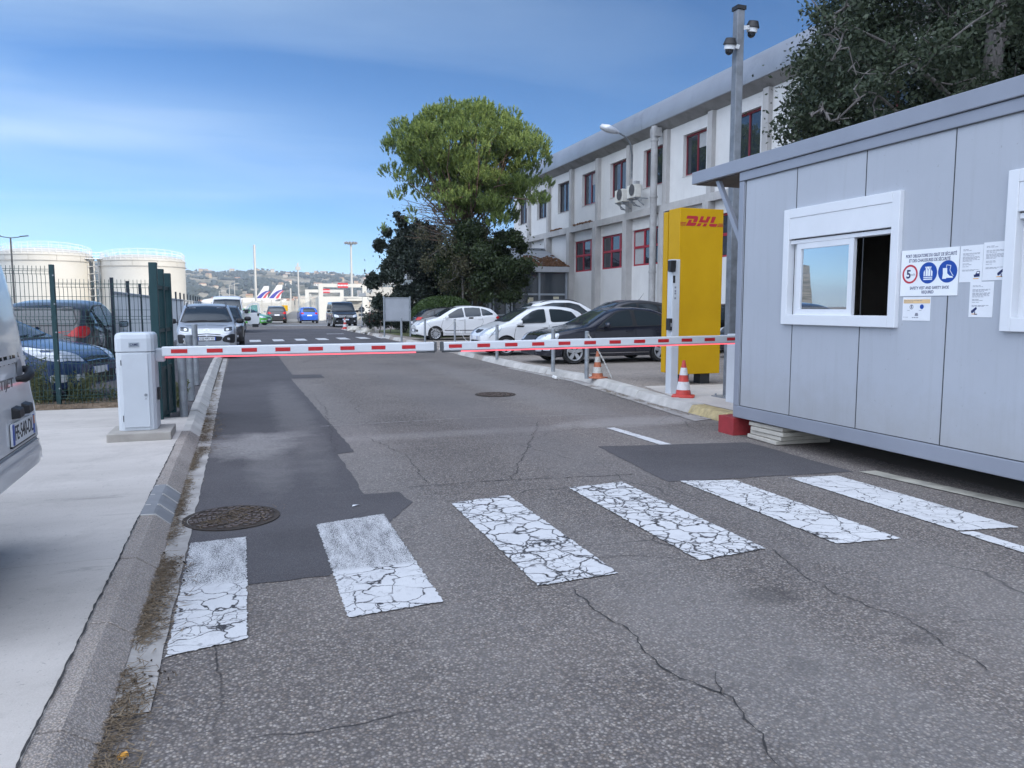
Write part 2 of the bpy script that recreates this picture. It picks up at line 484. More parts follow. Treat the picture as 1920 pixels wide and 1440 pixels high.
mb.box(-12, -.746, -6, 5.02, -.05, .098)
mb.box(-12, -.746, 5.03, 10.72, -.05, .096)
mb.box(-12, -1.16, 10.73, 12.72, -.05, .096)
mb.box(-1.155, -.752, 10.73, 11.32, -.05, .096)
struct(mb.build('pavement', m_pave))
# asphalt strip between fence and kerb further on, and dry soil by the fence
sheet('parking_strip', [(-2.72, 11.3), (-.752, 11.3), (-.74, 22), (-.6, 58), (-2.72, 58)], .055, m_patch)
sheet('car_park', [(-14, 13.6), (-2.72, 13.6), (-2.72, 60), (-14, 60)], .05, m_patch)
t = NT('dry_soil')
c = t.mix(t.ramp(t.noise(8, 6, .7), .35, .65), (.10, .07, .045), (.27, .20, .14))
t.set(Base_Color=c, Roughness=.95); t.bump(t.noise(40, 5, .7), .8, .02)
m_soil = t.m
mb = MB()
nx, ny = 70, 10
vs = []; fs = []
for j in range(ny + 1):
    for i in range(nx + 1):
        x = -12 + i * (12 - 1.16) / nx; y = 12.72 + j * 1.0 / ny
        vs.append((x, y, .10 + (.05 * math.sin(j / ny * math.pi)) + random.uniform(-.012, .012)))
for j in range(ny):
    for i in range(nx):
        a = j * (nx + 1) + i
        fs.append((a, a + 1, a + nx + 2, a + nx + 1))
mb.add(vs, fs); struct(mb.build('soil_strip', m_soil, smooth=60))

# kerbs: stones with a slanted face, small joints between
def kerb_run(name, line, width, h, slant, mat_of, side=1, seglen=1.0, gap=.012, base=-.05):
    """line = road side foot of the kerb; the kerb lies to the left of it when side=-1"""
    pts = [Vector((x, y)) for x, y in line]
    acc = [0]
    for a, b in zip(pts, pts[1:]): acc.append(acc[-1] + (b - a).length)
    def at(s):
        for i in range(len(pts) - 1):
            if s <= acc[i + 1] + 1e-6:
                return pts[i].lerp(pts[i + 1], (s - acc[i]) / (acc[i + 1] - acc[i]))
        return pts[-1]
    mb = MB(); s = 0; k = 0
    while s < acc[-1] - .2:
        e = min(acc[-1], s + seglen)
        a = at(s); b = at(e - gap)
        d = (b - a).normalized(); nrm = Vector((d.y, -d.x)) * side
        hh = h + random.uniform(-.006, .006)
        prof = [(0, base), (0, .012), (slant, hh - .012), (slant + .02, hh), (width, hh + .002), (width, base)]
        vs = []
        for p in (a, b):
            j = random.uniform(-.006, .006)
            for o, z in prof: q = p + nrm * (o + j); vs.append((q.x, q.y, z))
        n = len(prof)
        mb.mat(mat_of(k, (a + b) / 2))
        mb.add(vs, [tuple(range(n)), tuple(range(n, 2 * n))] + [(i, (i + 1) % n, n + (i + 1) % n, n + i) for i in range(n)])
        s = e; k += 1
    return mb
m_kerb = asphalt('kerb_concrete', (.39, .345, .31), (.53, .48, .43), (.20, .18, .165), 120, 0, .8, .5)
m_kerbd = M('kerb_grey_mortar', (.22, .225, .235), .8, 0, .12, 5, .3, 90)
m_kerbl = M('kerb_pale', (.46, .44, .41), .85, 0, .2, 3, .4, 90, dirt=(.3, .28, .25))
m_kerby = M('kerb_yellow', (.44, .355, .18), .7, 0, .3, 9, .3, 60, dirt=(.30, .27, .22), dirts=6)
LK = [(-.54, -6), (-.54, 10), (-.60, 16), (-.64, 22), (-.60, 58)]
mb = kerb_run('kerb', LK, .21, .10, .10, lambda k, p: 1 if 5.6 < p.y < 7.4 else (0 if p.y < 9.5 else 2), side=-1, seglen=1.0)
struct(mb.build('kerb', [m_kerb, m_kerbd, m_kerbl], bevel=.006))
mb = MB()
for y in (5.98, 6.28, 6.62, 6.95):   # pale mortar lines across the repaired stretch
    mb.prism([(-.545, .004), (-.545, .018), (-.445 - .2, .105), (-.745, .108), (-.745, .0)], 'y', y, y + .022)
struct(mb.build('kerb_joint', m_kerbl))
mb = kerb_run('kerb', KR[1:], .28, .13, .06, lambda k, p: 1 if p.y < 10.2 else (2 if (k % 3 == 1 and p.y > 20) else 0), side=1, seglen=1.0)
struct(mb.build('kerb', [m_kerbl, m_kerby, m_kerb], bevel=.012))
# gutter strip of concrete along the left kerb and a stub on the right
m_gut = M('gutter_concrete', (.37, .35, .33), .9, 0, .25, 3, .5, 60, dirt=(.13, .115, .10), dirts=2.2)
patch_sheet('gutter', [(-.56, 3.2), (-.40, 3.2), (-.40, 9.0), (-.42, 11.5), (-.46, 18), (-.5, 26), (-.62, 26), (-.57, 12), (-.55, 5)], .008, m_gut, .008)
patch_sheet('gutter', [(5.92, 9.2), (6.26, 9.3), (6.34, 11.0), (6.84, 15), (6.62, 19), (6.45, 19), (6.6, 15), (6.16, 11.2)], .008, m_gut, .01)
patch_sheet('gutter', [(5.60, 5.8), (5.78, 5.8), (5.98, 4.3), (6.0, 3), (5.8, 3), (5.80, 4.3)], .008, M('worn_line', (.42, .40, .34), .85, 0, .3, 5, .3, 60, dirt=(.2, .19, .18), dirts=3), .012)

# the lot on the right (level with the kerb top)
mb = MB()
inner = [(x + .275, y) for x, y in KR[1:]]
poly = [(6.53, 9.0)] + inner[1:] + [(7.4, 57.2), (22, 57.2), (22, 9.0)]
mb.add([(x, y, .125) for x, y in poly], [tuple(range(len(poly)))])
struct(mb.build('car_park', m_lot))
patch_sheet('pavement', [(6.54, 9.05), (6.63, 11.0), (7.0, 12.6), (9.6, 12.3), (9.8, 9.05)], .130, m_pave)
t = NT('verge_grass')
c = t.mix(t.ramp(t.noise(9, 6, .7), .35, .65), (.045, .06, .02), (.16, .17, .06))
t.set(Base_Color=c, Roughness=.95); t.bump(t.noise(60, 4, .7), 1, .03)
patch_sheet('verge', [(7.9, 34.9), (13, 37.5), (15, 47), (9, 50), (7.6, 47), (7.5, 40)], .130, t.m, .05)

# painted markings
def paint_mat(name, crack_scale, crack_w, wear, speck=0.0, alb=.66, split=None, keep=.15):
    t = NT(name)
    nz = t.n('ShaderNodeTexNoise'); t.l(t.co(), nz.inputs['Vector']); nz.inputs['Scale'].default_value = 6; nz.inputs['Detail'].default_value = 5
    cn = t.n('ShaderNodeMix', data_type='VECTOR'); cn.inputs[0].default_value = .17
    t.l(t.co(), cn.inputs[4]); t.l(nz.outputs['Color'], cn.inputs[5])
    asp = (.045, .043, .046)
    c = t.mix(t.ramp(t.noise(3, 6, .7), .3, .7), (alb, alb, alb * 1.0), (alb * .86, alb * .86, alb * .87))
    wn_ = t.ramp(t.noise(7, 6, .75), .62 - wear * .2, .80 - wear * .2, 0, .5)
    c = t.mix(wn_, c, (.33, .33, .34))
    d = t.vor(crack_scale, 'DISTANCE_TO_EDGE', 'Distance', cn.outputs[1])
    d2 = t.vor(crack_scale * 2.3, 'DISTANCE_TO_EDGE', 'Distance', cn.outputs[1])
    m1 = t.ramp(d, crack_w * .5, crack_w * 1.5, 1, 0)
    m1 = t.math('MULTIPLY', m1, t.ramp(t.noise(3.1, 4), .36, .50, keep, 1))
    m2 = t.math('MULTIPLY', t.ramp(d2, crack_w * .5, crack_w * 1.6, 1, 0), t.ramp(t.noise(2.3, 3), .45, .56))
    m = t.math('MAXIMUM', m1, m2)
    sp = t.ramp(t.noise(160, 3, .6), .64, .70)
    if split is not None:      # beyond this y the paint was laid thinly on fresh asphalt: speckled, hardly cracked
        sx = t.n('ShaderNodeSeparateXYZ'); t.l(t.co(), sx.inputs[0])
        far = t.ramp(sx.outputs['Y'], split - .03, split + .03)
        near = t.math('SUBTRACT', 1.0, far)
        m = t.math('MULTIPLY', m, near)
        rub = t.noise(4.5, 4, .6, 0, t.co((3, .7, 1)))
        sp2 = t.ramp(t.math('ADD', t.noise(150, 3, .6), t.math('MULTIPLY', t.ramp(rub, .30, .80), .16)), .54, .65)
        m = t.math('MAXIMUM', m, t.math('MULTIPLY', far, sp2))
    m = t.math('MAXIMUM', m, t.math('MULTIPLY', sp, .5 + speck))
    c = t.mix(m, c, asp)
    t.set(Base_Color=c, Roughness=.7, Specular_IOR_Level=.35)
    t.bump(t.math('SUBTRACT', t.noise(120, 3, .6), m), .3, .004)
    return t.m
pm_new = paint_mat('crossing_paint_old', 6.5, .022, .3, split=4.62, keep=.3)
pm_crk = paint_mat('crossing_paint_cracked', 6.4, .038, .3, keep=.8)
pm_med = paint_mat('crossing_paint_less_cracked', 5.6, .021, .4, keep=.5)
pm_fin = paint_mat('crossing_paint_plain', 4.0, .012, .45)
stripes = [((-.385, -.03), (5.50, 5.53), (3.70, 3.79), pm_new), ((.46, .975), (5.68, 5.81), (3.88, 3.93), pm_new),
           ((1.55, 2.08), (5.95, 6.05), (3.98, 4.02), pm_crk), ((2.67, 3.22), (6.13, 6.18), (4.06, 4.12), pm_crk),
           ((3.74, 4.24), (6.04, 5.90), (4.05, 4.00), pm_med), ((4.77, 5.27), (5.82, 5.74), (4.01, 3.93), pm_fin)]
for (xa, xb), (ta, tb), (ba, bb), m in stripes:
    poly = jag([(xa, ba), (xb, bb), (xb, tb), (xa, ta)], .007, .016)
    mb = MB(); mb.add([(x, y, .008) for x, y in poly], [tuple(range(len(poly)))])
    struct(mb.build('crossing_stripe', m))
for p in ([(4.52, 7.74), (4.66, 7.72), (4.60, 9.06), (4.48, 9.06)], [(4.75, 3.98), (4.87, 3.96), (4.87, 2.4), (4.75, 2.4)], [(-2.2, 4.9), (-1.55, 4.9), (-1.62, 4.2), (-2.2, 4.2)]):
    poly = jag(p, .006, .04); mb = MB(); zz = .105 if p[0][0] < 0 else .008
    mb.add([(x, y, zz) for x, y in poly], [tuple(range(len(poly)))]); struct(mb.build('road_line', pm_fin))
# far crossing, far edge lines
for k in range(7):
    x = .25 + k * 1.05
    sheet('crossing_stripe', [(x, 36.8 + k * .35), (x + .5, 36.8 + k * .35), (x + .5, 39.0 + k * .35), (x, 39.0 + k * .35)], .009, pm_fin)
sheet('road_line', [(4.6, 46), (5.6, 46), (5.6, 46.5), (4.6, 46.5)], .009, pm_fin)
sheet('road_line', [(-8, 67.2), (16, 67.2), (16, 67.9), (-8, 67.9)], .005, pm_fin)
sheet('road_line', [(-8, 72.8), (16, 72.8), (16, 73.4), (-8, 73.4)], .004, m_patch)

# long cracks in the old asphalt, as thin dark ribbons
m_crack = M('crack_dark', (.038, .036, .036), .95, 0, .2, 5)
def crack(pts, w=.010, wob=.035):
    w *= .55
    P = [Vector(p) for p in pts]; line = []
    for a, b in zip(P, P[1:]):
        k = max(2, int((b - a).length / .035))
        for j in range(k): line.append(a.lerp(b, j / k))
    line.append(P[-1])
    off = 0; vs = []; fs = []
    for i, p in enumerate(line):
        d = (line[min(i + 1, len(line) - 1)] - line[max(0, i - 1)]).normalized(); n = Vector((-d.y, d.x))
        off = off * .8 + random.uniform(-wob, wob) * .5
        ww = w * random.uniform(.25, 1.2) * (0.3 if i in (0, len(line) - 1) else 1)
        c = p + n * off
        vs += [(c.x + n.x * ww, c.y + n.y * ww, .0055), (c.x - n.x * ww, c.y - n.y * ww, .0055)]
        if i: fs.append((2 * i - 2, 2 * i, 2 * i + 1, 2 * i - 1))
    mb = MB(); mb.add(vs, fs); return struct(mb.build('road_crack', m_crack))
def gpts(l): return [(a[0], a[1]) for a in l]
crack(gpts([(1.709, 3.884, 0.000), (1.703, 3.522, -0.000), (1.761, 3.223, 0.000), (1.722, 3.021, 0.000), (1.729, 2.798, 0.000), (1.837, 2.542, 0.000), (1.752, 2.319, -0.000), (1.729, 2.076, 0.000)]), .009)
crack(gpts([(1.827, 2.546, 0.000), (1.909, 2.762, 0.000)]), .006)
crack(gpts([(3.267, 4.107, 0.000), (3.151, 3.660, 0.000), (3.083, 3.361, 0.000), (3.151, 2.908, 0.000), (3.039, 2.367, 0.000)]), .006)
crack(gpts([(0.913, 8.474, 0.000), (1.154, 12.068, 0.000), (1.189, 14.354, 0.000)]), .006)
o = crack(gpts([(0.925, 10.462, 0.000), (2.875, 10.564, 0.000), (4.771, 10.307, 0.000), (5.880, 9.743, 0.000)]), .018, .008); o.name = 'road_joint'; o.data.materials[0] = M('joint_pale', (.34, .325, .31), .9, 0, .2, 6)
crack(gpts([(1.309, 6.623, 0.000), (2.306, 6.609, 0.000), (2.912, 6.516, 0.000), (3.490, 6.437, 0.000)]), .012, .02)
crack(gpts([(2.306, 6.609, 0.000), (3.012, 8.080, 0.000), (3.866, 9.945, -0.000)]), .007)
crack(gpts([(1.534, 6.764, 0.000), (1.625, 7.911, 0.000), (1.403, 9.401, 0.000)]), .007)
crack(gpts([(2.022, 15.557, 0.000), (3.610, 15.807, 0.000), (5.163, 14.796, 0.000), (6.677, 14.982, -0.000)]), .016, .03)
crack(gpts([(2.224, 4.298, 0.000), (1.953, 4.359, 0.000), (2.379, 4.300, 0.000), (2.668, 4.066, 0.000)]), .005)
# kerb cracks / joint line behind the kerb
crack([(-.748, 1.2), (-.749, 3), (-.748, 5), (-.749, 7.5), (-.748, 9.3)], .010, .007).location.z = .10

# ------------------------------------------------------------ long office building on the right
t = NT('cladding_panel')
n = t.noise(.7, 6, .6)
c = t.mix(t.ramp(n, .3, .7), (.58, .58, .575), (.67, .67, .66))
strk = t.ramp(t.noise(1.2, 6, .7, 0, t.co((1, 6, .35))), .55, .78, 0, .38)
c = t.mix(strk, c, (.42, .41, .39))
t.set(Base_Color=c, Roughness=.8); t.bump(t.noise(30, 3), .12, .01)
m_clad = t.m
t = NT('weathered_concrete')
c = t.mix(t.ramp(t.noise(.9, 6, .65), .3, .7), (.34, .335, .33), (.47, .46, .45))
c = t.mix(t.ramp(t.noise(1.5, 6, .7, 0, t.co((2, 5, .3))), .55, .75, 0, .5), c, (.22, .215, .21))
t.set(Base_Color=c, Roughness=.9); t.bump(t.noise(30, 4), .25, .01)
m_conc = t.m
m_fascia = M('zinc_fascia', (.29, .31, .35), .45, .25, .12, .35, dirt=(.21, .23, .26), dirts=.8)
m_soffit = M('soffit_grey', (.25, .245, .24), .8, 0, .2, 1, dirt=(.09, .085, .08))
m_red = M('red_window_frame', (.32, .018, .034), .45, 0, .15, 3)
m_maroon = M('maroon_window_frame', (.19, .022, .034), .45, 0, .15, 3)
m_brown = M('brown_window_frame', (.055, .03, .035), .5, 0, .15, 3)
m_pane = glass_dark('window_pane', (.020, .028, .040), .025, .9)
m_blind = M('window_blind', (.36, .37, .38), .7, 0, .08, 8)
WX = 19.0
P0, PITCH = 28.6, 3.664
bld = thing('office_building', 'long white two storey office building with red window frames and a grey metal roof edge', 'building', (WX, 30, 0))
def L(mb): mb.M = Matrix.Translation((-WX, -30, 0)); return mb   # build in world numbers, stored relative to the building
wall = L(MB()); pil = L(MB())
Y0, Y1 = 12.0, 54.0
Zb0, Zb1 = 6.02, 6.36            # band between the storeys
wall.box(WX + .30, 31, Y0, Y1, -.05, 9.9)
k0 = -5
for k in range(k0, 8):
    ya = P0 + PITCH * k; yb = ya + PITCH
    yb = min(yb, Y1)
    if yb <= Y0 or ya >= Y1: continue
    ya = max(ya, Y0)
    w0, w1 = P0 + PITCH * k + .55, P0 + PITCH * k + 2.40
    # upper cladding round the window
    if w1 < Y1 - .2 and w0 > Y0:
        wall.box(WX, WX + .30, ya, w0, Zb1, 9.78)
        wall.box(WX, WX + .30, w1, yb, Zb1, 9.78)
        wall.box(WX, WX + .30, w0, w1, Zb1, 7.44)
        wall.box(WX, WX + .30, w0, w1, 9.26, 9.78)
        red = k <= 1
        fr = L(MB())
        for a, b, c_, d in ((w0, w1, 7.44, 7.53), (w0, w1, 9.17, 9.26), (w0, w0 + .055, 7.53, 9.17), (w1 - .055, w1, 7.53, 9.17), ((w0 + w1) / 2 - .035, (w0 + w1) / 2 + .035, 7.53, 9.17)):
            fr.box(WX + .17, WX + .25, a, b, c_, d)
        fo = fr.build('window', m_maroon if k <= 3 else m_brown, bld)
        pn = L(MB()); pn.box(WX + .215, WX + .225, w0 + .05, w1 - .05, 7.5, 9.2)
        if k % 3 == 0: pn.mat(1).box(WX + .2085, WX + .2125, w0 + .1, (w0 + w1) / 2 - .06, 8.55, 9.16)
        pn.build('pane', [m_pane, m_blind], fo)
        sl = L(MB()); sl.box(WX - .02, WX + .169, w0, w1, 7.40, 7.437); sl.build('sill', m_conc, fo)
    else:
        wall.box(WX, WX + .30, ya, yb, Zb1, 9.78)
    # lower storey
    if k in (-3, -2, -1, 0, 1, 2, 3):
        a0, a1 = ya + .24, yb - .24
        z0, z1 = 3.66, 5.47
        wall.box(WX, WX + .30, ya, yb, -.05, z0)
        wall.box(WX, WX + .30, ya, yb, z1, Zb0)
        fr = L(MB()); n3 = 3
        for q in range(n3 + 1):
            yy = a0 + (a1 - a0) * q / n3
            fr.box(WX + .10, WX + .18, max(a0, yy - .05), min(a1, yy + .05), z0 + .09, z1 - .09)
        zm = z0 + (z1 - z0) * .52
        fr.box(WX + .10, WX + .181, a0, a1, z0, z0 + .09); fr.box(WX + .10, WX + .181, a0, a1, z1 - .09, z1)
        fr.box(WX + .095, WX + .182, a0, a1, zm - .06, zm + .06)
        for q in (0, 1):
            yq0, yq1 = a0 + (a1 - a0) * q / n3 + .05, a0 + (a1 - a0) * (q + 1) / n3 - .05
            fr.box(WX + .105, WX + .16, yq0, yq0 + .05, zm + .06, z1 - .09); fr.box(WX + .105, WX + .16, yq1 - .05, yq1, zm + .06, z1 - .09)
        fo = fr.build('window', m_red, bld)
        pn = L(MB()); pn.box(WX + .14, WX + .15, a0 + .03, a1 - .03, z0 + .05, z1 - .05)
        if k in (0, 1): pn.mat(1).box(WX + .134, WX + .137, a0 + (a1 - a0) * .70, a1 - .06, z0 + .1, z1 - .1)
        pn.build('pane', [m_pane, m_blind], fo)
        wall.box(WX, WX + .30, ya, a0, z0, z1); wall.box(WX, WX + .30, a1, yb, z0, z1)
    elif k >= 4:
        wall.box(WX, WX + .30, ya, yb, -.05, Zb0)
    else:
        wall.box(WX, WX + .30, ya, yb, -.05, Zb0)
    # pilaster
    pp = P0 + PITCH * k
    if pp > Y0:
        for q in ((WX - .20, WX - .002, pp - .14, pp + .20, Zb1, 9.78), (WX - .36, WX - .003, pp - .22, pp + .22, -.05, Zb0)):
            pil = L(MB()); pil.box(*q); pil.build('pilaster', m_conc, bld)
wall.build('wall', m_clad, bld)
b = L(MB()); b.box(WX - .30, WX - .002, Y0, Y1, Zb0, Zb1); b.build('band', m_conc, bld)
# rounded metal roof edge in long bays with open joints, dark soffit under it
prof = [(WX - .55, 10.08), (WX - .60, 10.35), (WX - .52, 10.85), (WX - .30, 11.12), (WX + .1, 11.22), (WX + .1, 10.0)]
f = L(MB())
y = Y0
while y < Y1:
    e = min(y + 7.3, Y1)
    f.prism(prof, 'y', y, e - .02); y = e
f.build('fascia', m_fascia, bld, smooth=50)
f = L(MB()); f.prism([(WX + .12, 9.79), (WX - .03, 9.79), (WX - .50, 10.06), (WX - .50, 10.075), (WX + .12, 10.075)], 'y', Y0, Y1 - .02); f.build('soffit', m_soffit, bld)
f = L(MB()); f.box(WX + .11, 31, Y0 + .02, Y1 - .03, 9.91, 11.15); f.build('roof', m_fascia, bld)
dp = L(MB()); yd = P0 + PITCH * 1.10
dp.cyl((WX - .55, yd, 0), (WX - .55, yd, 9.98), .16, n=14); 
for z in (3.2, 6.7, 9.3): dp.cyl((WX - .55, yd, z), (WX - .55, yd, z + .09), .185, n=14)
dp.box(WX - .66, WX - .3, yd - .24, yd + .24, 9.5, 9.9)
dp.build('downpipe', M('pipe_grey', (.33, .33, .33), .7, 0, .22, 2, dirt=(.2, .19, .18)), bld, smooth=40)
# unseen end of the building, its extra height added to shade the yard
shade_wing = L(MB()); shade_wing.box(WX - .1, 32, -62, Y0 - .01, -.05, 16.5); shade_wing.build('wing', m_clad, bld)

# moss and rust streaks on the band
m_moss = M('moss_brown', (.12, .06, .03), .95, 0, .5, 12, .6, 30)
for ya, yb in ((40.2, 42.6), (44.6, 46.2)):
    mb = L(MB())
    for i in range(60):
        u = random.random(); y = ya + (yb - ya) * u
        mb.obox((WX - .30 + random.uniform(.02, .2), y, Zb1 + .01 + random.uniform(0, .03)), (.12, .16, random.uniform(.03, .10)), (random.random(), random.random(), random.random()))
    mb.build('moss', m_moss, bld)

# glazed entrance porch with a lean-to roof
m_alu = M('porch_aluminium', (.36, .40, .45), .45, .3, .08, 3)
m_pg = glass_dark('porch_glass', (.060, .070, .082), .04, .8)
por = thing('entrance_porch', 'glazed grey entrance porch with a sloping roof covered in brown needles', 'porch', (15.6, 44, 0))
pm = Matrix.Translation((-15.6, -44, 0))
PX0, PX1, PY0, PY1 = 12.6, WX - .37, 43.2, 47.0
mb = MB(pm); mb.box(PX0 + .12, PX1 - .02, PY0 + .11, PY1, .1, 3.65); mb.build('glazing', m_pg, por)
mb = MB(pm)
xs = [PX0, PX0 + 1.05, PX0 + 2.1, PX0 + 4.15, PX1 - .12]
for x in xs: mb.box(x, x + (.22 if x == PX0 + 2.1 else .12), PY0, PY0 + .14, .1, 3.62)
for z in (.12, 1.05, 2.28): mb.box(PX0, PX1, PY0 + .02, PY0 + .12, z, z + .11)
for x in (PX0, ): mb.box(x, x + .1, PY0 + .14, PY1, .1, 3.62)
for y in (44.4, 45.7): mb.box(PX0 - .01, PX0 + .11, y, y + .1, .1, 3.62)
for x0 in (PX0 + .25, PX0 + 1.3, PX0 + 2.45, ): mb.box(x0, x0 + .65, PY0 + .045, PY0 + .105, .25, .95); mb.box(x0 + .0, x0 + .08, PY0 + .04, PY0 + .106, .95, 2.28)
mb.build('frame', m_alu, por)
mb = MB(pm); mb.box(PX0 - .25, PX1, PY0 - .25, PY1, 3.66, 3.98); mb.build('beam', M('porch_beam', (.44, .46, .49), .6, .1, .1, 2), por)
mb = MB(pm); mb.prism([(43.0, 3.99), (47.0, 5.25), (47.6, 5.25), (47.6, 3.99)], 'x', PX0 + .2, PX1 + .1)
for x in (PX0 + 1.6, PX0 + 3.0, PX0 + 4.4): mb.bar((x, 43.02, 4.03), (x, 47.0, 5.29), .05, .05)
mb.box(PX0 + .2, PX1 + .1, 46.9, 47.6, 5.252, 5.36)
mb.build('roof', M('porch_roof_zinc', (.24, .26, .29), .5, .3, .15, 1.5), por)
mb = MB(pm)
for i in range(900):
    x = random.uniform(PX0 + .25, PX1); u = random.random() ** 2 * (.55 + .35 * math.sin(x * 2.3) * math.sin(x * .9))
    y = 43.05 + u * 3.4; z = 3.99 + (y - 43) * .315
    mb.obox((x, y, z + .02), (.20, .12, .05), (random.uniform(-.4, .4), random.uniform(-.4, .4), random.random() * 3))
mb.build('needle_litter', m_moss, por)
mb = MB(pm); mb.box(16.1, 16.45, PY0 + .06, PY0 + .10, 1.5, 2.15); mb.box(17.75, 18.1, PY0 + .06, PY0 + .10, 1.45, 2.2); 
mb.build('notice', M('painted_lit_panel', (.62, .58, .44), .6, 0, .15, 5), por)  # pale colour stands in for lit doors seen through the glazing
# doorway pieces beside the porch: white piers, louvred shutter, a bright gap
mb = MB(pm)
for x in (10.2, 11.2): mb.box(x, x + .45, 46.2, 46.7, .1, 3.9)
mb.box(9.4, 12.5, 46.2, 46.75, 3.2, 3.95)
mb.build('pier', m_clad, por)
mb = MB(pm); mb.box(11.85, 12.5, 46.3, 46.36, .1, 3.1)
for i in range(22): mb.obox((12.17, 46.27, .3 + i * .125), (.58, .07, .02), (.6, 0, 0))
mb.build('shutter', m_alu, por)

# air conditioners on the facade
def aircon(y, z, label):
    a = thing('air_conditioner', label, 'air conditioner', (WX - .72, y, z), 0, 'outdoor air conditioning units')
    mb = MB(); mb.box(-.17, .17, -.42, .42, 0, .62); mb.build('case', M('aircon_case', (.62, .61, .56), .55, 0, .1, 4, dirt=(.35, .33, .3)), a, bevel=.02)
    mb = MB(); mb.lathe([(.26, -.182), (.28, -.195), (.03, -.195), (.03, -.182)], 20, (0, -.12, .36), 'x')
    for q in range(5): mb.lathe([(.06 + q * .045, -.20), (.07 + q * .045, -.20)], 20, (0, -.12, .36), 'x', False)
    mb.build('fan_grille', M('aircon_grille', (.09, .09, .095), .6, 0, .2, 4), a)
    mb = MB()
    mb.bar((.1, -.3, -.055), (.1, .3, -.055), .04)
    for yy in (-.3, .3): mb.bar((.6, yy, -.03), (-.2, yy, -.03), .05); mb.bar((.4, yy, -.35), (-.1, yy, -.03), .04)
    mb.tube([(.1, .46, .15), (.2, .62, .1), (.3, .62, -.25), (.68, .60, -.3)], .03, 6)
    mb.build('bracket', galv, a)
aircon(P0 + PITCH * 2 - .35, 6.85, 'white air conditioner on the facade, left of the pair, below the wall lamp')
aircon(P0 + PITCH * 1 + 2.0, 6.9, 'white air conditioner on the facade next to the grey downpipe')

# street lamp fixed to the facade
sl = thing('street_lamp', 'grey wall mounted street lamp on a curved arm in front of the office facade', 'street lamp', (18.700, 35.330, 8.014))
b0 = Vector((18.700, 35.330, 8.014))
arm = [Vector(p) - b0 for p in ((18.700, 35.330, 8.014), (18.500, 34.935, 9.109), (18.200, 34.608, 9.592), (17.800, 34.352, 9.818), (17.300, 34.053, 9.896))]
mb = MB(); mb.tube(arm, [.06, .06, .05, .045, .04], 8); mb.build('arm', galv, sl, smooth=50)
hd = [Vector(p) - b0 for p in ((17.300, 34.053, 9.896), (17.050, 33.953, 9.932), (16.700, 33.989, 10.037), (16.400, 34.125, 10.142), (16.350, 34.138, 10.166))]
mb = MB(); mb.tube(hd, [.06, .14, .19, .13, .03], 10); mb.build('lamp_head', M('lamp_head_grey', (.50, .52, .55), .4, .2, .1, 5), sl, smooth=60)
mb = MB(); mb.obox(b0 - b0 + Vector((0, -.55, -.35)), (.22, .25, .3)); mb.build('junction_box', m_blind, sl)

# ------------------------------------------------------------ guard cabin (portable office)
CX = 5.75
s_ = CX / 6.6
def cy(y): return y * s_                       # measured on a plane at x=6.6, moved to the cabin wall
def cz(z): return 1.6 + (z - 1.6) * s_
FY, BY = cy(9.28), 1.6                         # front end, rear end (behind the camera's right edge)
t = NT('cabin_panel_grey')
c = t.mix(t.ramp(t.noise(.8, 5, .6), .3, .7), (.385, .41, .455), (.42, .445, .49))
st = t.ramp(t.noise(1.6, 6, .7, .2, t.co((1, 7, .5))), .52, .74, 0, .30)
c = t.mix(st, c, (.30, .31, .33))
sx = t.n('ShaderNodeSeparateXYZ'); t.l(t.co(), sx.inputs[0])
low = t.math('MULTIPLY', t.ramp(t.math('ADD', sx.outputs['Z'], t.math('MULTIPLY', t.noise(5, 6, .7), .7)), .55, 1.25, 1, 0), .55)
c = t.mix(low, c, (.30, .29, .275))
c = t.mix(t.ramp(t.noise(34, 2, .5), .735, .76, 0, .5), c, (.22, .22, .23))
t.set(Base_Color=c, Roughness=.5)
wv = t.n('ShaderNodeTexWave', wave_type='BANDS', bands_direction='Y'); t.l(t.co(), wv.inputs['Vector']); wv.inputs['Scale'].default_value = 16; wv.inputs['Distortion'].default_value = .4
t.bump(wv.outputs['Fac'], .10, .002)
m_cab = t.m
m_cabf = M('cabin_frame_grey', (.275, .295, .345), .42, .1, .07, 1.2)
m_seam = M('cabin_seam', (.05, .055, .06), .7)
m_pvc = M('white_pvc', (.70, .72, .75), .35, 0, .03, 3)
m_inside = M('cabin_inside', (.32, .29, .25), .8, 0, .2, 2)
cab = thing('guard_cabin', 'grey prefabricated guard cabin with white sliding windows and a small canopy', 'cabin', (CX, FY, 0))
cm = Matrix.Translation((-CX, -FY, 0))
zb, zpb, zpt, zf, zt = cz(.03), cz(.20), cz(3.33), cz(3.46), cz(3.64)
wy0, wy1, wz0, wz1 = cy(6.42), cy(8.265), cz(1.375), cz(2.82)        # window outer frame
vy0, vy1 = cy(3.35), cy(5.21)                                        # second window, cut by the picture edge
CW = 2.45
def wall_pieces(mb, x0, x1, ya, yb, za, zbb, holes):
    ys = ya
    for (h0, h1, g0, g1) in sorted(holes):
        mb.box(x0, x1, ys, h0, za, zbb); mb.box(x0, x1, h0, h1, za, g0); mb.box(x0, x1, h0, h1, g1, zbb); ys = h1
    mb.box(x0, x1, ys, yb, za, zbb)
mb = MB(cm)
holes = [(wy0 + .06, wy1 - .06, wz0 + .06, wz1 - .06), (vy0 + .06, vy1 - .06, wz0 + .06, wz1 - .06)]
wall_pieces(mb, CX + .012, CX + .07, BY, FY - .10, zpb, zpt, holes)
mb.box(CX + .07, CX + CW, FY - .08, FY - .012, zpb, zpt)
mb.box(CX + CW - .06, CX + CW, BY, FY - .1, zpb, zpt); mb.box(CX + .08, CX + CW - .08, BY, BY + .06, zpb, zpt)
mb.build('wall', m_cab, cab)
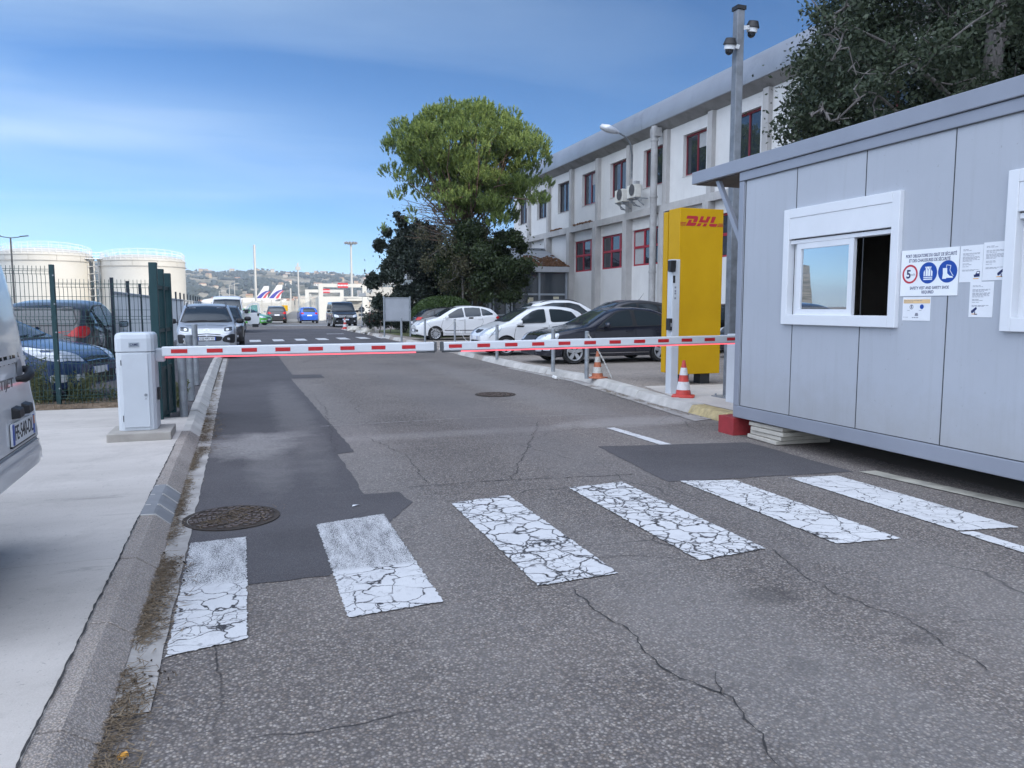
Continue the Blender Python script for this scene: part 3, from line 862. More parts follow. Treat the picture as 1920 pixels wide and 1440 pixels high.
mb = MB(cm)
wall_pieces(mb, CX + .071, CX + .08, BY + .07, FY - .12, zpb, zpt, holes)
mb.box(CX + .09, CX + CW - .07, BY + .07, FY - .09, zpb + .01, zpb + .04); mb.box(CX + .09, CX + CW - .07, BY + .07, FY - .09, zpt - .12, zpt - .08)
mb.box(CX + CW - .10, CX + CW - .07, BY + .07, FY - .09, zpb + .05, zpt - .13)
mb.box(CX + .1, CX + CW - .11, FY - .12, FY - .09, zpb + .05, zpt - .13)
mb.build('interior_lining', m_inside, cab)
mb = MB(cm)       # frame: bottom rail, top rail in two steps, corner posts
mb.box(CX - .004, CX + CW + .004, BY, FY, zb, zpb - .001)
mb.box(CX - .006, CX + CW + .006, BY, FY + .0, zpt + .001, zf - .004)
mb.box(CX - .03, CX + CW + .03, BY, FY + 1.02, zf, zt)
mb.box(CX - .005, CX + .11, FY - .098, FY - .001, zpb, zpt); mb.box(CX + CW - .11, CX + CW + .005, FY - .098, FY - .001, zpb, zpt)
mb.build('frame', m_cabf, cab, bevel=.008)
mb = MB(cm)       # gaskets: thin dark joints between the panels
for y in (8.1, 6.96, 5.82): mb.box(CX + .0085, CX + .0125, cy(y) - .004, cy(y) + .004, zpb, zpt)
for z in (zf - .003, zpt - .001): mb.box(CX - .007, CX + .01, BY, FY - .01, z - .003, z + .004)
mb.box(CX + .006, CX + .0128, FY - .125, FY - .118, zpb, zpt); mb.box(CX + .006, CX + .0128, BY, FY - .12, zpb + .001, zpb + .008)
seam = mb.build('panel_joint', m_seam, cab)
# hide the joint behind windows: the windows stand 4 cm proud
for xa in (CX + .04, CX + CW - .09):
    mb = MB(cm); mb.prism([(FY + .50, zf - .02), (FY + .57, zf - .02), (FY + .05, cz(2.5)), (FY + .005, cz(2.5)), (FY + .005, cz(2.56))], 'x', xa, xa + .05)
    mb.build('canopy_bracket', m_cabf, cab)
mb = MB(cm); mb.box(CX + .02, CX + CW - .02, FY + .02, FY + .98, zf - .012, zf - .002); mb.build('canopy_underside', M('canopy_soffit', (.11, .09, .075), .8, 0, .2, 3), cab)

m_cglass = clear_glass('cabin_glass', (.42, .5, .55), 9.0)
def cabin_window(y0, y1, z0, z1, openf):
    w = MB(cm); t_ = .115
    # outer frame standing proud, with the roller shutter box on top
    xb0, xb1 = CX - .035, CX + .10
    sb = z1 - .36 * (z1 - z0) * .72        # bottom of shutter box
    w.box(xb0, xb1, y0, y0 + t_ * .8, z0, z1); w.box(xb0, xb1, y1 - t_ * .8, y1, z0, z1)
    w.box(xb0, xb1, y0 + t_ * .8, y1 - t_ * .8, z0, z0 + .11); w.box(xb0, xb1, y0 + t_ * .8, y1 - t_ * .8, z1 - .10, z1)
    w.box(xb0 + .006, xb1, y0 + t_ * .8, y1 - t_ * .8, sb, z1 - .10)
    w.box(xb0 + .03, xb1, y0 + t_ * .8, y1 - t_ * .8, sb - .055, sb - .012)
    fo = w.build('window', m_pvc, cab, bevel=.005)
    iy0, iy1, iz0, iz1 = y0 + t_ * .8, y1 - t_ * .8, z0 + .11, sb - .055
    ym = iy0 + (iy1 - iy0) * openf
    def sash(a, b, x):
        q = MB(cm)
        q.box(x, x + .04, a, a + .065, iz0, iz1); q.box(x, x + .04, b - .065, b, iz0, iz1)
        q.box(x, x + .04, a + .065, b - .065, iz0, iz0 + .06); q.box(x, x + .04, a + .065, b - .065, iz1 - .06, iz1)
        so = q.build('sash', m_pvc, fo)
    q = MB(cm); q.box(CX + .024, CX + .034, ym + .20, ym + .245, iz0 + .055, iz1 - .055); q.build('mullion', m_pvc, fo)
    sash(ym, iy1 - .10, CX + .0); sash(ym + .10, iy1, CX + .045)
    g = MB(cm); g.box(CX + .018, CX + .022, ym + .06, iy1 - .16, iz0 + .055, iz1 - .055); g.box(CX + .063, CX + .067, ym + .16, iy1 - .06, iz0 + .055, iz1 - .055)
    g.build('pane', m_cglass, fo)
cabin_window(wy0, wy1, wz0, wz1, .345)
cabin_window(vy0, vy1, wz0, wz1, .42)
# things seen dimly inside
mb = MB(cm); mb.box(CX + CW - .14, CX + CW - .105, 6.0, 6.35, 1.35, 1.75); mb.build('wall_box', black_plastic, cab)

# signs and papers: thin plates fixed to the wall
m_sign = M('sign_white', (.80, .82, .84), .4, 0, .02, 4)
m_paper = M('paper_white', (.74, .76, .79), .6, 0, .03, 9)
m_navy = M('sign_navy', (.012, .022, .10), .5)
m_blue = M('sign_blue', (.008, .06, .33), .4, 0, .04, 8)
m_sred = M('sign_red', (.50, .03, .05), .4, 0, .05, 8)
m_orange = M('sign_orange', (.75, .36, .06), .5, 0, .05, 8)
m_ink = M('print_grey', (.22, .23, .27), .7)
ROT = (R(90), 0, R(-90))      # text that reads from the road: local x runs to -Y, local y up, facing -X
def plate(name, y0, y1, z0, z1, th, mat, label, cat, group=None, xx=None):
    yl, yr = max(y0, y1), min(y0, y1)
    x = CX + .011 if xx is None else xx
    o = MB().box(-th, 0, -(yl - yr), 0, -(z1 - z0), 0).build(name, mat)
    o.location = (x, yl, z1); tag(o, label, cat, group)
    return o, yl - yr, z1 - z0, -th
def flat(mb, poly, x, th=.0008):
    """polygon given as (u right, v down) metres from the top left corner of a plate"""
    mb.prism([(-u, -v) for u, v in poly], 'x', x - th, x)
def disc(mb, u, v, r0, r1, x, n=32, th=.0008):
    vs = []; fs = []
    for k in range(n):
        a = 2 * math.pi * k / n
        for r in (r0, r1): vs.append((x - th, -(u + r * math.cos(a)), -(v + r * math.sin(a))))
    for k in range(n):
        j = (k + 1) % n
        fs.append((2 * k, 2 * k + 1, 2 * j + 1, 2 * j))
    mb.add(vs, fs)
sg, W, Hh, fx = plate('safety_sign', cy(6.405), cy(5.71), cz(1.71), cz(2.185), .006, m_sign, 'large white safety sign with red speed circle and blue vest and boot pictograms', 'sign')
def stext(s, u, v, h, w, parent, mat=m_navy, nm='lettering', x=None, bold=.012):
    return text_obj(nm, s, h, mat, parent, ((fx if x is None else x) - .0005, -u, -v), ROT, 'CENTER', bold, .0003, w)
stext('PORT OBLIGATOIRE DU GILET DE SÉCURITÉ', W * .52, Hh * .135, .040, W * .88, sg)
stext('ET DES CHAUSSURES DE SÉCURITÉ', W * .50, Hh * .235, .040, W * .72, sg)
stext('SAFETY VEST AND SAFETY SHOE', W * .52, Hh * .83, .036, W * .68, sg)
stext('REQUIRED', W * .50, Hh * .92, .036, W * .21, sg)
cr = Hh * .215
mb = MB(); disc(mb, W * .17, Hh * .52, cr * .76, cr * .96, fx - .0002); mb.build('speed_ring', m_sred, sg)
stext('5', W * .145, Hh * .53, .105, None, sg, bold=.02)
stext('km/h', W * .215, Hh * .535, .030, None, sg, m_ink, bold=.002)
mb = MB(); disc(mb, W * .495, Hh * .51, 0, cr * 1.06, fx - .0002); disc(mb, W * .825, Hh * .50, 0, cr * 1.08, fx - .0002); mb.build('blue_disc', m_blue, sg)
# vest pictogram
u0, v0, k = W * .495, Hh * .51, cr / .10
def sc(p): return [(u0 + a * k * .01, v0 + b * k * .01) for a, b in p]
mb = MB(); x1 = fx - .0012
flat(mb, sc([(-3.6, -6.2), (-2.6, -6.2), (-.2, -2.2), (-.2, 3.2), (-5.2, 3.2), (-5.2, -1.0), (-3.6, -3.2)]), x1)
flat(mb, sc([(3.6, -6.2), (2.6, -6.2), (.2, -2.2), (.2, 3.2), (5.2, 3.2), (5.2, -1.0), (3.6, -3.2)]), x1)
flat(mb, sc([(-5.2, 4.0), (5.2, 4.0), (5.2, 4.9), (-5.2, 4.9)]), x1); flat(mb, sc([(-5.2, 5.7), (5.2, 5.7), (5.2, 6.9), (-5.2, 6.9)]), x1)
flat(mb, sc([(-2.2, -6.2), (2.2, -6.2), (0, -3.0)]), x1)
mb.build('vest_pictogram', m_sign, sg)
mb = MB(); x2 = fx - .0022
for a in (-3.2, 3.2): flat(mb, sc([(a - .35, -5.0), (a + .35, -5.0), (a + .35, 3.2), (a - .35, 3.2)]), x2)
mb.build('vest_stripe', m_blue, sg)
u0, v0 = W * .825, Hh * .50
mb = MB()
flat(mb, sc([(-5.4, -3.4), (-.6, -3.4), (-.2, 1.8), (2.6, 4.2), (5.8, 4.8), (6.4, 6.2), (-.9, 6.2), (-1.4, 7.0), (-5.6, 7.0), (-5.0, 2)]), x1)
pth = [(-1.4, -3.8), (-1.2, -6.4), (3.6, -5.6), (2.6, -1.2), (5.8, 3.6), (6.8, 4.2)]
for a, b in zip(pth, pth[1:]):
    du, dv = b[0] - a[0], b[1] - a[1]; l = math.hypot(du, dv); nx, ny = -dv / l * .28, du / l * .28
    flat(mb, sc([(a[0] + nx, a[1] + ny), (b[0] + nx, b[1] + ny), (b[0] - nx, b[1] - ny), (a[0] - nx, a[1] - ny)]), x1)
mb.build('boot_pictogram', m_sign, sg)
def lines(o, W, Hh, rows, x, u0=.12, u1=.86, seed=0):
    rr = random.Random(seed); mb = MB()
    for v, l in rows:
        n = int(14 * l); u = W * u0
        while u < W * (u0 + (u1 - u0) * l):
            w = rr.uniform(.012, .032)
            flat(mb, [(u, Hh * v), (min(u + w, W * u1), Hh * v), (min(u + w, W * u1), Hh * v + .0035), (u, Hh * v + .0035)], x)
            u += w + .006
    mb.build('print', m_ink, o)
def cam_icon(o, u, v, s, x):
    mb = MB()
    flat(mb, [(u - .028 * s, v + .006 * s), (u + .022 * s, v - .03 * s), (u + .032 * s, v - .012 * s), (u - .012 * s, v + .028 * s), (u - .026 * s, v + .026 * s)], x)
    flat(mb, [(u + .006 * s, v + .012 * s), (u + .014 * s, v + .012 * s), (u + .016 * s, v + .034 * s), (u + .036 * s, v + .034 * s), (u + .036 * s, v + .042 * s), (u + .008 * s, v + .042 * s)], x)
    mb.build('camera_pictogram', m_navy, o)
def orange_bar(o, u, v, w, h, x):
    mb = MB(); flat(mb, [(u, v), (u + w, v), (u + w, v + h), (u, v + h)], x); mb.build('orange_mark', m_orange, o)
ROWS = [(.10, .35), (.13, .5), (.21, .98), (.235, .9), (.27, .6), (.31, .98), (.335, .98), (.36, .85), (.39, .98), (.42, .5), (.49, .4), (.52, .55), (.57, .3), (.66, .98), (.685, .6)]
p, w, h, x = plate('paper_notice', cy(5.70), cy(5.455), cz(1.835), cz(2.185), .002, m_paper, 'printed white notice with a phone pictogram, beside the large safety sign', 'notice', 'printed notices taped to the cabin')
lines(p, w, h, ROWS, x, seed=1); mb = MB()
flat(mb, [(w * .64, h * .80), (w * .70, h * .80), (w * .76, h * .74), (w * .76, h * .71), (w * .90, h * .71), (w * .90, h * .86), (w * .66, h * .87)], x); mb.build('phone_pictogram', m_navy, p)
mb = MB(); flat(mb, [(w * .78, h * .73), (w * .88, h * .73), (w * .88, h * .77), (w * .78, h * .77)], x - .001); mb.build('phone_screen', m_sign, p)
orange_bar(p, w * .62, h * .90, w * .24, h * .02, x)
p, w, h, x = plate('paper_notice', cy(5.452), cy(5.20), cz(1.845), cz(2.20), .002, m_paper, 'printed white notice with a camera pictogram, touching the second window frame', 'notice', 'printed notices taped to the cabin')
lines(p, w, h, ROWS, x, seed=2); cam_icon(p, w * .72, h * .80, .9, x); orange_bar(p, w * .58, h * .90, w * .26, h * .02, x)
p, w, h, x = plate('paper_notice', cy(5.575), cy(5.325), cz(1.50), cz(1.835), .002, m_paper, 'printed white notice with a camera pictogram, hung below the other two', 'notice', 'printed notices taped to the cabin')
lines(p, w, h, ROWS, x, seed=3); cam_icon(p, w * .22, h * .80, .9, x); orange_bar(p, w * .13, h * .90, w * .22, h * .02, x)
p, w, h, x = plate('access_notice', cy(6.365), cy(6.015), cz(1.455), cz(1.70), .002, m_paper, 'small white notice with an orange heading below the large safety sign', 'notice')
mb = MB(); flat(mb, [(w * .03, h * .10), (w * .98, h * .10), (w * .98, h * .27), (w * .03, h * .27)], x); mb.build('heading_band', M('pale_orange', (.72, .50, .26), .6), p)
lines(p, w, h, [(.14, .75), (.20, .35)], x - .001, .05, .9, 4)
mb = MB(); disc(mb, w * .33, h * .42, h * .075, h * .10, x - .0004); mb.build('speed_ring', m_ink, p)
mb = MB(); disc(mb, w * .70, h * .41, 0, h * .10, x - .0004); mb.build('blue_disc', m_blue, p)
text_obj('lettering', '5', .035, m_navy, p, (x - .001, -w * .33, -h * .42), ROT, bold=.01)
lines(p, w, h, [(.56, .32)], x, .18, .46, 5); lines(p, w, h, [(.56, .5)], x, .60, .78, 6); lines(p, w, h, [(.85, .5), (.87, .5)], x, .36, .68, 7); lines(p, w, h, [(.85, .4)], x, .04, .23, 8)
mb = MB(); flat(mb, [(w * .46, h * .76), (w * .48, h * .67), (w * .56, h * .67), (w * .58, h * .76), (w * .58, h * .80), (w * .46, h * .80)], x); mb.build('car_pictogram', m_ink, p)

# slabs and red block under the cabin's corner
sb = thing('slab_stack', 'stack of pale concrete slabs propping the corner of the grey cabin', 'slabs', (CX + .4, FY - .55, 0))
for k in range(4):
    o = MB().obox((.02 * (k % 2), -.03 * (k % 3), .03 + k * .052), (.74, .58, .045), (0, 0, .04 * (k - 1.5))).build('slab', M('slab_pale', (.50, .47, .41), .85, 0, .15, 5, .3, 60, dirt=(.3, .28, .24)), sb, bevel=.006)
rb = MB().prism([(-.16, 0), (.2, 0), (.2, .22), (-.06, .22), (-.16, .09)], 'x', -.16, .16).build('red_block', M('red_block_paint', (.30, .03, .035), .6, 0, .2, 6, .3, 40, dirt=(.22, .05, .045)))
rb.location = (CX + .17, FY + .10, 0); rb.rotation_euler = (0, 0, R(90)); tag(rb, 'red painted concrete block under the front corner of the cabin', 'block')

# ------------------------------------------------------------ barrier with its cabinet, posts, cones, totem
m_wcab = M('barrier_white', (.56, .595, .63), .38, 0, .05, 2, dirt=(.47, .49, .51), dirts=2.5)
m_boom = M('boom_white', (.72, .74, .77), .35, .1, .05, 3)
m_bred = M('reflector_red', (.52, .02, .025), .35, 0, .05, 20)
t = NT('led_strip'); t.set(Base_Color=(.9, .15, .18), Emission_Color=(1, .10, .14), Emission_Strength=1.1, Roughness=.3); m_led = t.m
bz = .10
def boom(parent, x0, x1, y, z0, z1, tipcap):
    """square white arm from x0 (pivot) to x1 (tip), with red reflectors and a lit red strip below; relative to parent location"""
    px, py, pz = parent.location
    mb = MB()
    n = 1
    hh = .056
    def P(x, dz): u = (x - x0) / (x1 - x0); return (x - px, y - py, z0 + (z1 - z0) * u + dz - pz)
    mb.bar(P(x0, 0), P(x1, 0), .075, .112)
    a = mb.build('arm', m_boom, parent, bevel=.012)
    mb = MB(); d = .03 if x1 > x0 else -.03
    mb.bar(P(x1, 0), P(x1 + d, 0), .085, .125); mb.bar(P(x1 - 8 * d, -.062), P(x1 + .5 * d, -.066), .04, .03)
    mb.build('end_cap', M('cap_grey', (.10, .105, .11), .5), parent, bevel=.006)
    sgn = 1 if x1 > x0 else -1
    L_ = abs(x1 - x0); k = .10
    while k + .17 < L_:
        xa = x0 + sgn * k; xb = x0 + sgn * (k + .175)
        mb = MB()
        for yo in (-.0415, .0385):
            q = [P(xa, -.022), P(xb, -.022), P(xb, .024), P(xa, .024)]
            mb.add([(c[0], c[1] + yo, c[2]) for c in q] + [(c[0], c[1] + yo + .003, c[2]) for c in q], [(0, 1, 2, 3), (4, 7, 6, 5), (0, 4, 5, 1), (1, 5, 6, 2), (2, 6, 7, 3), (3, 7, 4, 0)])
        mb.build('reflector', m_bred, parent)
        k += .385
    mb = MB(); mb.bar(P(x0 + sgn * .03, -.069), P(x1 - sgn * .14, -.069), .03, .016); mb.build('light_strip', m_led, parent)
    mb = MB(); mb.bar(P(x0, -.0585), P(x1 - sgn * .1, -.0585), .055, .006); mb.build('strip_holder', M('strip_holder', (.35, .36, .38), .5, .3), parent)

bl = thing('barrier', 'white barrier cabinet on a concrete plinth, its arm crossing the left half of the road', 'barrier', (-1.175, 9.82, bz))
mb = MB(); mb.box(-.30, .36, -.40, .26, -.02, .09); mb.build('plinth', M('plinth_concrete', (.36, .335, .30), .85, 0, .15, 4, .4, 60), bl, bevel=.012)
W2, D2 = .20, .22
body = [(-W2, -D2 + .06), (-W2 + .03, -D2 + .015), (-W2 + .07, -D2), (W2 - .07, -D2), (W2 - .03, -D2 + .015), (W2, -D2 + .06), (W2, D2), (-W2, D2)]
mb = MB(); mb.prism(body, 'z', .09, .985); cabo = mb.build('cabinet', m_wcab, bl, bevel=.008)
mb = MB()
k1 = .97
bt = [(x * 1.02, y * 1.02) for x, y in body]
def ring(sx, z, sy0=1): return [(x * sx, y * sy0, z) for x, y in bt]
rings = [ring(1, .990), ring(1, 1.14), ring(.97, 1.185, .95), ring(.86, 1.205, .84)]
vs = sum(rings, []); n = len(bt); fs = [tuple(range(n))[::-1], tuple(range(3 * n, 4 * n))]
for i in range(3): fs += [(i * n + k, i * n + (k + 1) % n, (i + 1) * n + (k + 1) % n, (i + 1) * n + k) for k in range(n)]
mb.add(vs, fs); mb.build('hood', m_wcab, bl, bevel=.01)
mb = MB(); mb.prism([(-W2 + .065, -D2 - .002), (W2 - .065, -D2 - .002), (W2 - .065, -D2 - .014), (-W2 + .065, -D2 - .014)], 'z', .13, .97)
do = mb.build('door', m_wcab, bl, bevel=.004)
mb = MB(); mb.lathe([(.016, -.017), (.016, -.022), (.008, -.022)], 16, (.10, -D2, .50), 'y'); mb.build('lock', galv, do)
text_obj('lettering', 'A', .035, m_ink, do, (.10, -D2 - .0148, .455), (R(90), 0, 0), bold=.002)
mb = MB(); mb.box(-W2 - .004 + .06, -W2 + .063, -D2 - .016, -D2 - .002, .20, .27); mb.box(-W2 + .056, -W2 + .063, -D2 - .016, -D2 - .002, .84, .90); mb.build('hinge', m_seam, do)
mb = MB(); mb.box(-.055, .055, -D2 * 1.02 - .006, -D2 * 1.02 + .002, 1.045, 1.10); bo = mb.build('badge', M('badge_silver', (.42, .46, .50), .3, .5), bl, bevel=.003)
text_obj('lettering', 'CAME', .036, m_navy, bo, (0, -D2 * 1.02 - .0072, 1.072), (R(90), 0, 0), bold=.008, width=.082)
mb = MB(); mb.box(W2 + .0, W2 + .03, -.06, .06, .42, .56); mb.build('junction_box', black_plastic, bl)
mb = MB(); mb.box(.10, .30, -.04, .06, .86, 1.02); mb.build('arm_holder', m_wcab, bl, bevel=.02)
boom(bl, -.90, 2.32, 9.72, 1.085, 1.088, True)

br = thing('barrier', 'right barrier arm coming out from behind the grey cabin, white with red reflectors', 'barrier', (7.25, 9.9, .125))
mb = MB(); mb.prism(body, 'z', 0, 1.06); mb.build('cabinet', m_wcab, br, bevel=.01)
mb = MB(); mb.box(-.30, -.1, -.23, -.12, .86, 1.06); mb.build('arm_holder', m_wcab, br, bevel=.02)
boom(br, 7.02, 2.44, 9.72, 1.125, 1.088, True)

# slim white access terminal with a black camera head
tb = (6.855, 11.392, 0.125)
tm = thing('access_terminal', 'slim white access terminal with a black camera head beside the yellow totem', 'terminal', tb)
mb = MB(); mb.box(-.072, .072, -.08, .09, 0, 2.26); mb.build('column', m_wcab, tm, bevel=.012)
mb = MB(); mb.prism([(-.15, 2.24), (-.13, 2.05), (-.05, 2.05), (-.03, 2.24)], 'x', -.145, -.045); mb.box(-.10, -.073, -.05, .04, 2.07, 2.22); mb.build('camera_head', black_plastic, tm, bevel=.008)
mb = MB(); mb.cyl((-.045, -.08, 1.93), (-.045, -.09, 1.93), .018, n=12); mb.box(-.066, -.024, -.086, -.08, 1.87, 1.99); mb.build('intercom', black_plastic, tm)
mb = MB(); mb.box(-.125, -.072, -.10, .02, 1.08, 1.28); mb.box(-.115, -.085, -.112, -.10, 1.12, 1.22); mb.build('card_reader', black_plastic, tm, bevel=.006)
mb = MB(); mb.box(-.108, -.092, -.1135, -.112, 1.14, 1.20); mb.build('reader_screen', m_blind, tm)
mb = MB()
for i, z in enumerate((1.78, 1.72, 1.68, 1.60)): mb.box(-.03, .0, -.0815, -.0805, z, z + .03)
mb.build('label_strip', m_ink, tm)

# yellow totem
t = NT('totem_yellow'); c = t.mix(t.ramp(t.noise(1.1, 5, .6), .3, .7), (.50, .28, .002), (.58, .335, .004))
t.set(Base_Color=c, Roughness=.5, Specular_IOR_Level=.2); m_yel = t.m
m_dred = M('totem_red', (.42, .01, .02), .35, 0, .05, 6)
TX0, TX1, TY0, TY1 = 7.70, 8.64, 12.62, 13.22
tot = thing('sign_totem', 'tall yellow totem with red DHL lettering behind the access terminal', 'sign', (TX0, TY0, .125))
mb = MB(); mb.box(0, TX1 - TX0, 0, .40, .20, 3.30); mb.build('body', m_yel, tot, bevel=.008)
mb = MB(); mb.box(.03, TX1 - TX0 - .03, .402, .43, .24, 3.26); mb.build('slot', m_seam, tot)
mb = MB(); mb.box(0, TX1 - TX0, .432, .60, .20, 3.27); mb.build('back_panel', m_yel, tot, bevel=.008)
for xa in (.10, .56):
    mb = MB(); mb.box(xa, xa + .21, .08, .30, -.02, .20); mb.build('foot', black_plastic, tot)
# DHL letters drawn as slanted polygons: 'u' to the right, 'v' up, unit = letter height
lw = TX1 - TX0
def logo(polys, name, mat):
    mb = MB()
    for p in polys: mb.prism([(lw * u, 2.972 + .185 * v) for u, v in p], 'y', -.004, -.001)
    return mb.build(name, mat, tot)
k = .12
letters = [
    # D: upper arm and bowl, then foot
    [(.163, 1.0), (.385, 1.0), (.408, .92), (.40, .62), (.375, .40), (.285, .40), (.318, .70), (.142, .70)],
    [(.205, .60), (.268, .60), (.245, .33), (.375, .33), (.355, .10), (.32, 0), (.128, 0)],
    # H
    [(.478, 1.0), (.545, 1.0), (.510, .62), (.585, .62), (.62, 1.0), (.695, 1.0), (.630, .38), (.420, .38)],
    [(.410, .29), (.490, .29), (.455, 0), (.372, 0)], [(.550, .29), (.622, .29), (.588, 0), (.505, 0)],
    # L
    [(.735, 1.0), (.822, 1.0), (.765, .38), (.690, .38)],
    [(.672, .29), (.862, .29), (.825, 0), (.70, 0), (.665, .10)],
]
logo(letters, 'lettering', m_dred)
bars = []
for i in range(3):
    v = .02 + i * .13
    bars += [[(.006, v), (.112 + .012 * i, v), (.118 + .012 * i, v + .06), (.006, v + .06)], [(.855 + .014 * i, v), (.992, v), (.992, v + .06), (.861 + .014 * i, v + .06)]]
logo(bars, 'logo_bar', m_dred)

# galvanised mast with two dome cameras
pb = (7.496 - .04, 10.628, .13)
po = thing('camera_mast', 'tall galvanised steel mast at the cabin corner carrying two white dome cameras', 'mast', pb)
mb = MB(); mb.box(-.065, .065, -.065, .065, .0, 6.06); mb.build('pole', M('mast_steel', (.20, .215, .235), .55, .4, .25, 6), po, bevel=.012)
mb = MB(); mb.box(-.20, .20, -.18, .18, 0, .018); mb.build('base_plate', galv, po)
mb = MB()
for x in (-.15, .15):
    for y in (-.13, .13): mb.cyl((x, y, .018), (x, y, .05), .016, n=6)
mb.build('bolt', galv, po)
mb = MB(); mb.box(-.08, .08, -.08, .08, 6.061, 6.12); mb.build('cap', black_plastic, po)
m_domew = M('camera_white', (.68, .70, .72), .35, 0, .05, 5)
def dome(dx, dz, a):
    mb = MB(); r = .095
    mb.lathe([(r, 0), (r, .10), (r * .85, .15), (r * .3, .17)], 20)
    mb.bar((0, 0, .08), (-dx * .16 - (.02 if dx > 0 else -.02), 0, .05), .07)
    d = mb.build('dome_camera', m_domew, po, smooth=40); d.scale = (.85, .85, .85); d.location = (dx * .20, -.06, dz); d.rotation_euler = (R(12), 0, a)
    mb = MB(); mb.lathe([(r * .80, .0), (r * .74, -.05), (r * .5, -.085), (.01, -.10)], 20); mb.build('lens_dome', glass_dark('camera_glass'), d, smooth=60)
    mb = MB(); mb.lathe([(r * 1.25, .075), (r * 1.3, .085), (r * .9, .19), (.02, .20)], 20); mb.build('hood', black_plastic, d, smooth=40)
dome(1, 5.74, .2); dome(-1, 5.44, -.1)

# round galvanised bollards with chains
def bollard(p, h, label, group='galvanised bollards along the kerbs', r=.045):
    b = thing('bollard', label, 'bollard', p, 0, group)
    mb = MB(); mb.lathe([(r, 0), (r, h - .01), (r * .8, h), (.004, h + .004)], 14); mb.build('post', galv, b, smooth=40)
    mb = MB(); mb.cyl((0, 0, h * .93), (0, -r - .018, h * .93), .008, n=6); mb.build('chain_eye', galv, b)
    return b
B = [((6.661, 14.408, 0.120), .98, 'grey steel bollard beside the faded orange cone'),
     ((6.651, 16.211, 0.120), .98, 'grey steel bollard in front of the navy car, second from the faded cone'),
     ((6.718, 20.529, 0.120), .98, 'grey steel bollard in front of the headlight of the small white two door car'),
     ((8.294, 30.980, 0.120), .98, 'grey steel bollard by the front door of the white five door hatchback'),
     ((7.120, 31.389, 0.120), .98, 'grey steel bollard by the front wheel of the white five door hatchback'),
     ((6.198, 31.711, 0.120), 1.02, 'grey steel bollard in front of the blank notice board')]
for p, h, l in B: bollard(p, h, l)
for p, h, l in (((-0.822, 11.511, 0.070), 1.02, 'thicker grey steel bollard nearest the white barrier cabinet'), ((-0.845, 13.568, 0.065), 1.08, 'middle steel bollard with a hanging white chain left of the kerb'), ((-0.903, 16.239, 0.065), 1.2, 'farthest steel bollard of the row left of the kerb, with a mottled top')):
    bollard(p, h, l, r=.055)
m_chain = M('chain_white', (.50, .50, .48), .6, 0, .15, 20)
def chain(p0, p1, sag, label, r=.008, n=40):
    a, b = Vector(p0), Vector(p1); mb = MB(); pts = []
    for i in range(n + 1):
        u = i / n; q = a.lerp(b, u); q.z -= sag * 4 * u * (1 - u); pts.append(q)
    for i in range(n):
        q0, q1 = pts[i], pts[i + 1]; d = (q1 - q0); up = (0, 0, 1) if i % 2 else (1, .3, 0)
        mb.bar(q0 - d * .15, q1 + d * .15, r * (2.4 if i % 2 else 1), r * (1 if i % 2 else 2.4))
    o = mb.build('chain', m_chain); c = o
    tag(o, label, 'chain', 'chains between the bollards'); return o
v = Vector
def ptop(p, h=.92): return (p[0], p[1] - .05, p[2] + h)
chain(ptop(B[3][0]), ptop(B[4][0]), .45, 'thin chain sagging between two bollards before the white five door hatchback')
chain(ptop(B[2][0]), ptop(B[3][0]), .75, 'long thin chain sagging between the bollards before the small white two door car')
chain(ptop(B[0][0]), (B[0][0][0] + .45, B[0][0][1] - .25, .14), -.05, 'white plastic chain hanging from a bollard across the faded orange cone', .012, 26)
pm_ = (-0.845, 13.568, 0.065)
chain((pm_[0] - .06, pm_[1] - .06, 1.05), (pm_[0] - .12, pm_[1] - .08, .62), -.02, 'short white chain dangling from the middle bollard left of the kerb', .014, 14)

# traffic cones
def cone(p, h, label, cols, base_col, tilt=0, group='traffic cones'):
    c = thing('traffic_cone', label, 'traffic cone', p, random.uniform(0, 1.5), group)
    mb = MB(); r0 = h * .185; s = h * .30
    mb.prism([(-s, -s * .8), (-s * .8, -s), (s * .8, -s), (s, -s * .8), (s, s * .8), (s * .8, s), (-s * .8, s), (-s, s * .8)], 'z', 0, h * .045)
    mb.build('base', base_col, c, bevel=.006)
    zs = [.045, .20, .42, .60, .80, 1.0]; mats = cols
    mb = MB()
    for i in range(5):
        za, zb_ = zs[i] * h, zs[i + 1] * h
        ra = r0 * (1 - zs[i]) + .022; rb_ = r0 * (1 - zs[i + 1]) + .022
        e = .003 if i in (1, 3) else 0
        mb.mat(1 if i in (1, 3) else 0)
        mb.lathe([(ra + e, za), (rb_ + e, zb_)], 24, cap=(i == 4))
    mb.lathe([(r0 + .05, h * .045), (r0 + .022, h * .07)], 24, cap=False)
    mb.build('cone', cols, c, smooth=40)
    return c
m_cred = M('cone_red', (.55, .06, .045), .5, 0, .12, 8, dirt=(.30, .07, .06), dirts=9)
m_cwhite = M('cone_white', (.66, .66, .66), .5, 0, .08, 8, dirt=(.36, .35, .33), dirts=14)
m_cor = M('cone_faded', (.44, .14, .07), .7, 0, .2, 10, dirt=(.30, .15, .11), dirts=10)
m_cdw = M('cone_dirty_white', (.52, .51, .48), .6, 0, .1, 8, dirt=(.12, .115, .11), dirts=26)
cone((6.769, 10.882, 0.130), .60, 'bright red and white traffic cone standing on the kerb before the yellow totem', [m_cred, m_cwhite], m_cred)
cone((6.897, 14.394, 0.125), .56, 'faded orange traffic cone with dirty white bands beside a bollard and the navy car', [m_cor, m_cdw], m_cor)
cone((6.350, 51.732, 0.125), .75, 'distant red and white traffic cone standing before the black van', [m_cred, m_cwhite], m_cred)

